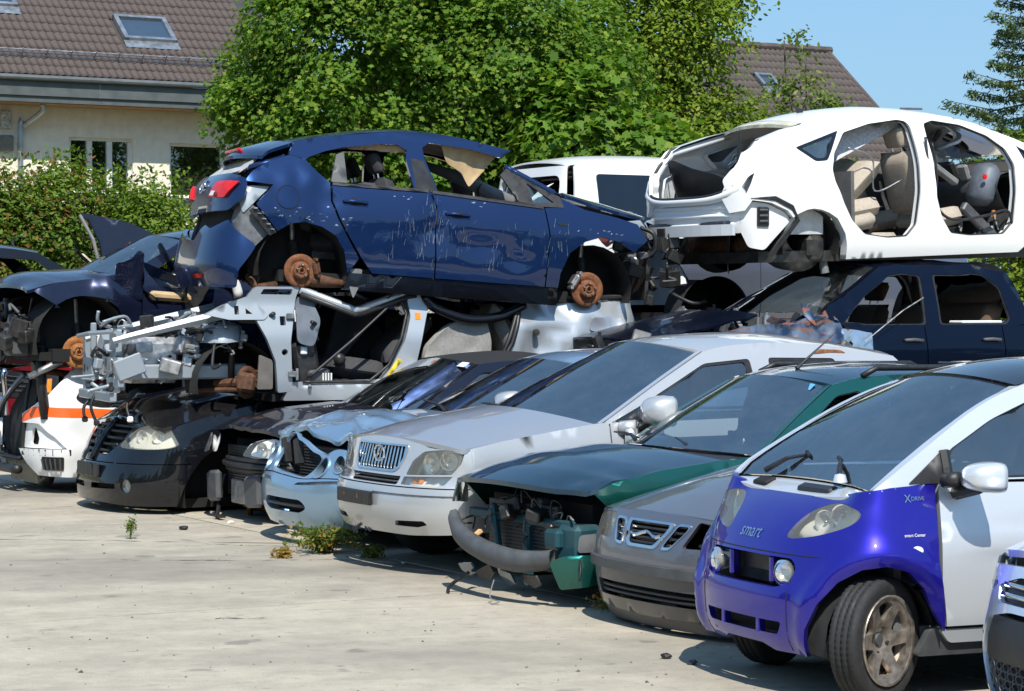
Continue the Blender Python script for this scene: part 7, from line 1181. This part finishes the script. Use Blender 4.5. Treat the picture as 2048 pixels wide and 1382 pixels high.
SURF['van'] = Surf(4.2, .86, .3, 2.8, .2, 3.6, so=((.2, .03), (.6, 0), (1.0, .01), (1.3, .06), (1.75, .18), (1.82, .26)), ro=((.2, .04), (.6, 0), (1.0, .02), (1.75, .14)))
# --- blue-black saloon hanging over the white estate, front wheel gone
c = Car('wrecked_saloon', 'blue black saloon with bent fender and orange brake disc, lying on the white estate', 'wreck', SURF['bmw'], (-5.178, 22.83), 209.7, z=1.067, dents=[dent((-1.15, .88, .85), (.16, .3, .3), (0, .07, .02)), crumple((-1.45, .5, .6), (-.9, 1.2, 1.2), (.02, .03, .02), 5, 3, .1)]); S = c.S
belt = [(-.36, .86), (-.6, .93), (-.9, .965), (-1.3, 1.0), (-2.2, .98), (-3.8, .98), (-4.3, .97)]
std_car(c, dict(paint=BMWP, xa=-.85, xr=-3.6, ra=.44, zw=.37, zs=.22, belt=belt, doors=(-1.42, -2.6, -3.4), cowl=(-1.25, 1.0), A0=(-1.32, 1.0), A1=(-2.0, 1.36), C1=(-3.3, 1.36), C0=(-3.85, 1.0), rail=[(-2.3, 1.41), (-2.9, 1.42)], windows=[[(-1.5, 1.0), (-2.0, 1.3), (-2.5, 1.33), (-2.5, 1.0)], [(-2.62, 1.0), (-2.62, 1.33), (-3.2, 1.3), (-3.5, 1.0)]], hood_bow=[.28, .26, .26], hood_crown=[.06, .09, .08], zbt=.7, xb=-.62, panes=(0, 0), ws_bow=(.28, .16)))
plate('bent_fender_tip', rp([(-.12, -.28), (.14, -.22), (.12, .2), (.06, .24), (-.02, .16), (-.14, .1)], .02), flat((-1.3, .88, 1.0), (-1, .1, 0), (-.1, .1, 1)), BMWP, c.root, h=.05, t=.02, back=True, post=crumple((-3, 0, 0), (0, 2, 2), (.02, .04, .02), 5, 8)); MB().lathe([(0, .01), (.055, .006), (.06, -.005)], 16, Matrix.Translation(S(np.array([1.74]), np.array([.93]), -.01)[0]) @ Matrix.Diagonal((1, 1, .45, 1))).build('side_repeater', LENS, c.root, True)
brake(c.root, (-.85, .72, .28), 1, .155, RUSTO, GREYP, 3.0, tilt=(0, 0, R(-16)), strut=(.02, -.2, .5), hat=.5); MB().tube([(-.85, .6, .18), (-.6, .3, .1), (-1.2, .4, .02)], .035, 7).build('lower_arm', RUSTD, c.root, True); MB().tube([(-.7, .66, .2), (-.4, .6, .05)], [.04, .03], 7).build('track_rod', STEEL, c.root, True)
clutter(c, 46, (-.55, -.6, .12), (-.12, .72, .7), 71, 'front_end_part', (BLK, BLK, DSTEEL, GREYP, DSTEEL), .06, .2, .4); MB().box((-.3, .55, .38), (.2, .18, .26), None, .02).build('washer_bottle', GREYP, c.root); MB().tube([(-.55, .5, .4), (-.55, .52, -.05), (-.6, .5, -.35)], .05, 8).build('front_strut', BLK, c.root, True); arch_liner(c, -.85, .37, .45, 1, .78, .3); MB().box((-2.4, 0, .25), (3.6, 1.4, .12)).build('belly', DRK, c.root)
MB().box((-1.75, .86, .8), (.5, .12, .09), Matrix.Rotation(R(-4), 4, 'Y'), .03).build('foam_bar', FOAM, c.root); MB().box((-1.85, .8, .95), (.3, .14, .14), None, .05).build('white_bag', LWHITE, c.root); MB().tube([(-2.1 + .3 * math.cos(t), .9, .78 + .32 * math.sin(t)) for t in np.linspace(.6, 3.1, 14)], .05, 8).build('white_arch_skin', WHT, c.root, True); shreds(c, 8, (-2.2, .7, .75), (-1.5, .95, 1.1), (.08, .18), (BLKP, NAVS, BLK), 'torn_sheet', 17, 6); cabin(c, -1.3, -3.3, .35, .97, .7, SEATB)
def right_only(c, name, poly, mat, holes=(), **k): return c.panel(name, mirp(poly), mat, [mirp(q) for q in holes], **k)
# --- white estate with the orange band
c = Car('wrecked_estate', 'white estate tail with orange band and missing tail light under the blue black saloon', 'wreck', SURF['white'], (-.874, 25.5), 29.7, z=.02, dents=[crumple((-4.8, -1.2, .1), (-2, -.5, 1.3), (.01, .012, .01), 3, 2)]); S = c.S
qp = [(3.9, .12), (4.99, .14), (5.34, .15), (5.5, .26), (5.62, .4), (4.94, .405), (5.06, .53), (5.26, .645), (5.55, .65), (5.57, .73), (5.36, .81), (5.17, .92), (4.97, 1.08), (4.81, 1.17), (4.5, 1.2), (3.6, 1.2), (3.6, .5), (3.8, .5)]
wn = rp([(4.86, .88), (4.81, .95), (4.67, 1.06), (3.75, 1.08), (3.75, .8), (4.6, .785), (4.78, .82)], .05); qa_ = [(-a, b) for a, b in qp]; qa_ = qa_ if np.sum([qa_[i - 1][0] * qa_[i][1] - qa_[i][0] * qa_[i - 1][1] for i in range(len(qa_))]) > 0 else qa_[::-1]; c.panel('rear_quarter', qa_, WHT, [mirp(wn)], h=.05, t=.05); c.panel('rear_side_window', mirp(wn), GLASSD, h=.1, t=.004, inset=.006); c.panel('rear_quarter', [(3.6, .2), (5.4, .2), (5.4, .66), (3.6, .7)], WHT, h=.1, t=.05)
ob = [(5.56, .655), (5.55, .725), (5.36, .805), (5.09, .805), (4.4, .765), (3.6, .765), (3.6, .69), (4.72, .695), (5.2, .72), (5.35, .70)]; right_only(c, 'orange_band', ob if np.sum([ob[i - 1][0] * ob[i][1] - ob[i][0] * ob[i - 1][1] for i in range(len(ob))]) > 0 else ob[::-1], DAYO, h=.05, t=.001, inset=-.003)
lp = rp([(5.57, .64), (5.26, .64), (5.06, .53), (4.94, .41), (5.57, .41)], .02)[::-1]; lh = rp([(5.44, .45), (5.40, .60), (5.34, .61), (5.28, .5), (5.3, .44)], .02)[::-1]; right_only(c, 'tail_light_socket', lp if np.sum([lp[i - 1][0] * lp[i][1] - lp[i][0] * lp[i - 1][1] for i in range(len(lp))]) > 0 else lp[::-1], WHT, [lh], h=.05, t=.03, inset=.035); right_only(c, 'socket_hole', rp([(4.98, .4), (5.58, .4), (5.58, .66), (4.98, .66)], .02), DRK, h=.1, inset=.09); c.both('bumper_groove', rp([(4.9, .34), (5.6, .34), (5.6, .40), (4.9, .40)], .01), BLK, h=.08, inset=.0, t=.02); c.both('air_vent', rp([(4.97, .2), (5.22, .2), (5.22, .33), (4.97, .33)], .02), BLK, h=.08, inset=-.008)
for i in range(5): MB().tube([S(np.array([-(5.0 + .05 * i)]), np.array([z]), -.02)[0] for z in (.215, .315)], .009, 5).build('vent_rib', GREYP, c.root)
rpanel(c, 'boot_opening', rp([(-.72, .3), (.3, .3), (.36, .7), (.3, 1.05), (.05, 1.05), (-.4, .78), (-.72, .6)], .06), DRK, h=.1, inset=.12); rf2 = lambda q: S(np.where(q[:, 0] > 0, -1, 1) * (S.smax - np.abs(q[:, 0])), q[:, 1], .02); loop_tube(c, 'boot_seal', rp([(-.72, .3), (.3, .3), (.36, .7), (.3, 1.05), (.05, 1.05), (-.4, .78), (-.72, .6)], .06), BLK, .02, fn=rf2); MB().tube(rf2(np.array([(-.8, .5), (-.74, .62), (-.4, .82), (.0, 1.1)])), .03, 8).build('far_pillar', PRIM, c.root, True); rpanel(c, 'far_tail_light', rp([(-.86, .6), (-.8, .8), (-.74, .8), (-.78, .6)], .01), REDL, h=.06, inset=-.01)
P_ = rf2(np.array([(u, .2) for u in np.linspace(-.85, .35, 12)])) + np.array([-.1, 0, 0]); MB().tube(P_, .045, 8).build('bumper_beam', BLK, c.root, True); rpanel(c, 'lower_valance', rp([(-.7, .06), (.4, .06), (.45, .3), (-.7, .3)], .02), plain('dirty_galvanised', (.3, .29, .25), .6, .4, .4, 12), h=.08, inset=.06); MB().tube([(-4.3, -.2, .1), (-4.3, .3, .1)], .09, 12).build('silencer', STEEL, c.root, True); shreds(c, 8, (-4.7, .5, .15), (-4.5, .9, .5), (.03, .06), (LWHITE, STEEL, BLK), 'torn_sheet', 9); MB().box((-2.6, 0, .2), (3.6, 1.4, .12)).build('underbody', DRK, c.root); c.strip('flattened_roof', c.edge([(-1.0, 1.0), (-2.0, 1.12), (-3.2, 1.16)], 4), [0, 0, 0], [.0, .02, .0], WHT, 14); c.both('front_side', [(.9, .2), (3.6, .2), (3.6, 1.1), (1.6, .95), (.9, .8)], WHT, h=.12); [wheel(c, -.9, g, .3, .31, .2, .19, ALU, .76, detail=False) for g in (1, -1)]; [wheel(c, -3.3, g, .3, .31, .2, .19, ALU, .72, detail=False) for g in (1, -1)]
# --- red off-roader
c = Car('parked_offroader', 'red off road car with chrome bull bar and square headlight behind the white estate', 'car', SURF['suv'], (-5.62, 26.9), 209.7, z=.05); S = c.S
belt = [(-.3, 1.0), (-.8, 1.05), (-1.5, 1.08), (-2.4, 1.08), (-4.3, 1.1), (-4.7, 1.1)]; std_car(c, dict(paint=REDP, xa=-.8, xr=-3.6, ra=.42, zw=.4, zs=.38, belt=belt, doors=(-1.5, -2.6, -3.4), cowl=(-1.45, 1.08), A0=(-1.55, 1.09), A1=(-2.0, 1.62), C1=(-4.4, 1.62), C0=(-4.6, 1.12), rail=[(-2.6, 1.66), (-3.6, 1.66)], windows=[[(-1.75, 1.12), (-2.05, 1.56), (-2.5, 1.6), (-2.5, 1.12)], [(-2.62, 1.12), (-2.62, 1.6), (-3.5, 1.6), (-3.5, 1.12)]], hood_bow=[.2, .2, .2], hood_crown=[.03, .05, .06], zbt=.6, xb=-.4, handle_z=.95))
hp_ = rp([(.56, .78), (.76, .78), (.76, .93), (.56, .93)], .01); am = rp([(.78, .78), (.86, .78), (.86, .93), (.78, .93)], .01); S_ = np.linspace(-.95, .95, 26); c.panel('nose_panel', [(s, .7) for s in S_] + [(s, .985) for s in S_[::-1]], BLK, [hp_, mirp(hp_)], h=.06); [headlamp(c, p, LENS, [(g * .66, .855, .06)], .06) for p, g in ((hp_, 1), (mirp(hp_), -1))]; [c.panel('indicator', p, ORANGE, h=.05, inset=-.006) for p in (am, mirp(am))]; slats(c, -.5, .5, (.78, .83, .88, .93), GREYP, name='grille_bar', inset=-.01); c.panel('front_bumper', [(s, .45) for s in S_] + [(s, .69) for s in S_[::-1]], REDP, h=.08)
for pts in ([(.2, -.5, .45), (.24, -.5, .95), (.22, -.4, 1.02), (.22, .4, 1.02), (.24, .5, .95), (.2, .5, .45)], [(.22, -.5, .7), (.22, .5, .7)]): MB().tube(cat(pts, 4) if len(pts) > 2 else pts, .03, 10).build('bull_bar', CHR, c.root, True)
MB().box((.2, .1, .62), (.06, .5, .3), None, .02).build('bar_plate', GREYP, c.root); [wheel(c, x, g, .36, .37, .24, .2, STEEL, .78, detail=False) for x in (-.8, -3.6) for g in (1, -1)]; cabin(c, -1.5, -3.6, .5, 1.08, .72, SEATB)
# --- white van behind the blue hatchback
c = Car('delivery_van', 'white van with dark side window and open tail on the pile behind the blue hatchback', 'van', SURF['van'], (3.72, 27.9), 29.7, z=1.54); S = c.S; k = float(S.sx(-2.) - 2.); mx = -float(S.X[-1]) if False else 4.2
sd_ = [(.8, .25), (4.62, .25), (4.66, 1.3), (4.6, 1.72), (4.5, 1.78), (2.2, 1.79), (1.9, 1.72), (1.3, 1.15), (.8, .95)]; w1 = rp([(2.95, 1.0), (4.36, 1.0), (4.36, 1.64), (2.95, 1.64)], .05); w2 = rp([(1.75, 1.12), (2.75, 1.12), (2.75, 1.62), (2.2, 1.62)], .05); c.both('side_panel', sd_, WHT, [w1, w2], h=.12, t=.03); c.both('side_window', w1, plain('black_window', (.006, .01, .018), .04, 0, .2, 5, 0, .8), h=.2, inset=.004, t=.003); c.both('side_window', w2, GLASSD, h=.2, inset=.006, t=.003)
c.strip('roof', c.edge([(-1.55, 1.76), (-2.2, 1.8), (-3.4, 1.8), (-4.0, 1.74)], 4, dy=.0), [.1, 0, -.05], [.05, .08, .05], WHT, 18); rpanel(c, 'rear_frame', rp([(-.86, .3), (.86, .3), (.84, 1.72), (-.84, 1.72)], .06), WHT, [rp([(-.7, .75), (.7, .75), (.66, 1.62), (-.66, 1.62)], .12)], h=.1, inset=.004, t=.06); rpanel(c, 'cargo_dark', rp([(-.7, .7), (.7, .7), (.66, 1.4), (-.66, 1.4)], .05), DRK, h=.2, inset=.5); c.strip('roof_lining', c.edge([(-2.4, 1.7), (-4.0, 1.66)], 3, dy=.1), [0, 0], [.03, .03], TRIM, 10); MB().box((-2.2, 0, .3), (3.8, 1.5, .1)).build('floor', DRK, c.root); c.panel('nose_panel', [(s, .3) for s in np.linspace(-.8, .8, 16)] + [(s, .95) for s in np.linspace(.8, -.8, 16)], WHT, h=.12); c.strip('hood', c.edge([(-.3, .93), (-1.0, 1.15)], 3), [.1, .1], [.03, .05], WHT, 10); c.strip('windscreen', c.edge([(-1.0, 1.15), (-1.55, 1.74)], 3, dy=.05), [.1, .1], [.03, .05], GLASSW, 10, t=.004); MB().tube([(-3.0, -.1, 1.87), (-3.2, -.12, 2.08)], [.01, .003], 5).build('roof_aerial', BLK, c.root); MB().box((-3.9, -.3, 1.6), (.06, .6, .03), None, .01).build('lining_edge', BLK, c.root)
flat_wreck('crushed dark car carrying the white van', (3.5, 27.6), 29.7, .0, 1.44, BLKP, seed=9)
# --- violet-grey car with loose fender behind
c = Car('scrapped_coupe', 'violet grey fender and dark bonnet of a scrapped coupe behind the blue hatchback nose', 'wreck', SURF['grey'], (.95, 25.15), 209.7, z=1.45); S = c.S
belt = [(-.36, .82), (-.7, .9), (-1.0, .93), (-1.4, .93), (-2.2, .95), (-3.8, .95), (-4.2, .95)]; std_car(c, dict(paint=GREYV, hood_mat=NAVS, xa=-.85, xr=-3.6, ra=.42, zw=.22, zs=.2, belt=belt, doors=(-1.4, -2.6, -3.4), cowl=(-1.3, .93), A0=(-1.4, .94), A1=(-2.0, 1.3), C1=(-3.2, 1.3), C0=(-3.8, .97), rail=[(-2.3, 1.35), (-2.8, 1.36)], windows=[[(-1.6, .97), (-2.0, 1.24), (-2.5, 1.27), (-2.5, .97)], [(-2.6, .97), (-2.6, 1.27), (-3.1, 1.25), (-3.4, .97)]], zbt=.6, xb=-.5, skip=('roof', 'frame', 'windscreen', 'rear_window', 'hood'))); hd = c.strip('hood', c.edge([(-.2, .95), (-.8, 1.0), (-1.3, 1.02)], 4, dy=.1), [.2, .2, .2], [.04, .06, .06], NAVS, 14); clutter(c, 26, (-.8, -.6, .4), (.1, .8, .95), 81); shreds(c, 8, (-.6, .3, .95), (.3, .9, 1.15), (.08, .2), (SILW, plain('dull_red', (.3, .06, .04), .6), BLKP), 'torn_sheet', 14)
flat_wreck('crushed black car carrying the violet grey coupe', (1.2, 25.3), 209.7, .0, 1.38, BLKP, seed=12)
# --- black coupe with the open tan-lined boot, far left, and the propped bonnet
c = Car('scrapped_sedan', 'black scrapped sedan with open tan lined boot lid by the chain link fence', 'wreck', SURF['grey'], (-8.6, 27.0), 209.7, z=1.02); S = c.S
belt = [(-.36, .82), (-.7, .9), (-1.4, .95), (-2.2, .97), (-3.8, .98), (-4.2, .97)]; std_car(c, dict(paint=BLKP, xa=-.85, xr=-3.6, ra=.36, zw=.32, zs=.22, belt=belt, doors=(-1.4, -2.6, -3.4), cowl=(-1.3, .95), A0=(-1.4, .96), A1=(-2.0, 1.36), C1=(-3.2, 1.38), C0=(-3.8, 1.0), rail=[(-2.3, 1.42), (-2.8, 1.43)], windows=[[(-1.6, .98), (-2.0, 1.3), (-2.5, 1.33), (-2.5, .98)], [(-2.6, .98), (-2.6, 1.33), (-3.15, 1.3), (-3.5, 1.0)]], zbt=.6, xb=-.5, panes=(0, 0), skip=('boot', 'rear_window')))
plate('boot_lid', rp([(-.66, -.3), (.66, -.3), (.6, .36), (-.6, .36)], .08), flat((-4.0, .1, 1.22), (-.25, -.96, 0), (.75, .2, .62)), BLKP, c.root, h=.12, t=.03, back=True); plate('boot_lining', rp([(-.6, -.26), (.6, -.26), (.5, .28), (-.5, .28)], .08), flat((-4.03, .14, 1.19), (.25, .96, 0), (.75, .2, .62)), plain('tan_board', (.66, .56, .4), .85), c.root, [rp([(-.1, .02), (.1, .02), (.1, .12), (-.1, .12)], .04)], h=.1, t=.02, back=True); flat_wreck('crushed car under the black scrapped sedan', (-8.3, 27.2), 209.7, 0, 1.02, BLKP, seed=15)
bo = empty('loose_bonnet', (-3.93, 24.3, 0)); tag(bo, 'dark blue bonnet panel standing upright behind the blue black saloon', 'bonnet'); plate('bonnet_skin', rp([(-.46, .95), (-.32, .925), (.04, .85), (.3, .73), (.43, .69), (.1, .3), (-.2, .1), (-.26, .62), (-.34, .8)], .02), flat((0, 0, 1.78), (1, 0, 0), (0, .12, 1)), NAVYP, bo, [rp([(-.02, .6), (.06, .66), (.12, .6), (.06, .57)], .01)], h=.06, t=.03, back=True, post=lambda P: P + np.stack([0 * P[:, 0], .12 * (P[:, 0]) ** 2, 0 * P[:, 0]], 1)); MB().tube([(-.44, -.01, 2.7), (-.3, -.03, 2.45), (-.22, -.03, 2.1)], .018, 6).build('bonnet_seal', TRIM, bo); MB().box((-.02, .12, .95), (.3, .06, 1.9), None, .02).build('prop_post', DSTEEL, bo)
# ---------------------------------------------------------------- weeds and litter on the concrete
LW = [leafmat('weed_green', (.11, .17, .03)), leafmat('weed_dry', (.32, .2, .06)), leafmat('weed_dark', (.06, .10, .02))]
def weed(label, x, y, w, h, n, wts, size=.035):
    t = empty('weed', (x, y, 0)); tag(t, label, 'weed'); mb = MB(); P = []
    for i in range(n):
        a = rng.uniform(0, 2 * PI); L = w * rng.uniform(.2, 1); q = [(0, 0, 0), (L * .4 * math.cos(a), L * .4 * math.sin(a), h * rng.uniform(.3, .7)), (L * math.cos(a), L * math.sin(a), h * rng.uniform(.3, 1.0))]; cc = cat(q, 6); mb.tube(cc, [.005 - .0003 * k_ for k_ in range(len(cc))], 4); P += [np.array(p) + rng.normal(size=3) * .02 for p in cc[3:] for _ in range(5)]
    mb.build('stem', leafmat('weed_stem', (.14, .16, .05)) if 'weed_stem' not in bpy.data.materials else bpy.data.materials['weed_stem'], t); P = np.array(P); P[:, 2] = np.maximum(P[:, 2], .01); leaves('foliage', P, rng.normal(size=P.shape) * .6 + np.array([0, -.2, .6]), size, OVAL, LW, wts, t); return t
weed('sprawling green and brown weed at the joint below the silver SUV bumper', -1.36, 17.35, .32, .2, 30, [.6, .26, .14], .036); weed('thin upright green weed in a crack of the open concrete', -2.92, 18.35, .03, .22, 5, [.9, .05, .05], .022); weed('low dry brown weed beside the sprawling one', -1.62, 17.0, .12, .05, 10, [.1, .85, .05], .03); weed('dry brown weed in the shade below the green estate', .62, 14.1, .16, .12, 12, [.1, .7, .2], .035); weed('small tuft under the ice blue saloon bumper', -1.0, 17.0, .12, .08, 8, [.5, .3, .2], .03)
for lb, x, y, s_, m_ in (('small dark stone lying on the open concrete', -2.62, 19.1, .045, DSTEEL), ('tiny pale stone on the worn concrete', -.75, 16.6, .02, plain('paper', (.75, .75, .72))), ('white plastic fastener by the black people carrier', -2.3, 19.6, .035, LWHITE), ('dark oily rag under the microcar nose', .78, 12.15, .035, BLK), ('crumpled dark clod between the microcar and the grey saloon', .9, 11.95, .03, DSTEEL)):
    v = rng.normal(size=(26, 3)); v /= np.linalg.norm(v, axis=1)[:, None]; v *= (.75 + .3 * rng.random((26, 1))) * np.array([s_, s_ * .8, s_ * .5]); import bmesh; bm = bmesh.new(); [bm.verts.new(p) for p in v]; bmesh.ops.convex_hull(bm, input=bm.verts); me = bpy.data.meshes.new('debris'); bm.to_mesh(me); bm.free(); me.materials.append(m_); o = bpy.data.objects.new('debris', me); COL.objects.link(o); o.location = (x, y, s_ * .42); tag(o, lb, 'debris')

gv = []; gf = []; r_ = np.random.default_rng(77)
for i in range(520):
    x, y = r_.uniform(-5, 2.5), r_.uniform(10.5, 21); s_ = r_.uniform(.003, .011) * (1.6 if r_.random() < .08 else 1); b = len(gv); a = r_.uniform(0, 6.3)
    gv += [(x + s_ * math.cos(a + t), y + s_ * math.sin(a + t), .001) for t in (0, 2.1, 4.2)] + [(x, y, s_ * .8)]; gf += [(b, b + 1, b + 3), (b + 1, b + 2, b + 3), (b + 2, b, b + 3)]
o = mesh('grit', gv, gf, plain('grit', (.16, .15, .13), .9, 0, .7, 3), None, False); tag(o, 'fine grit and chips scattered over the concrete', 'grit', kind='stuff')
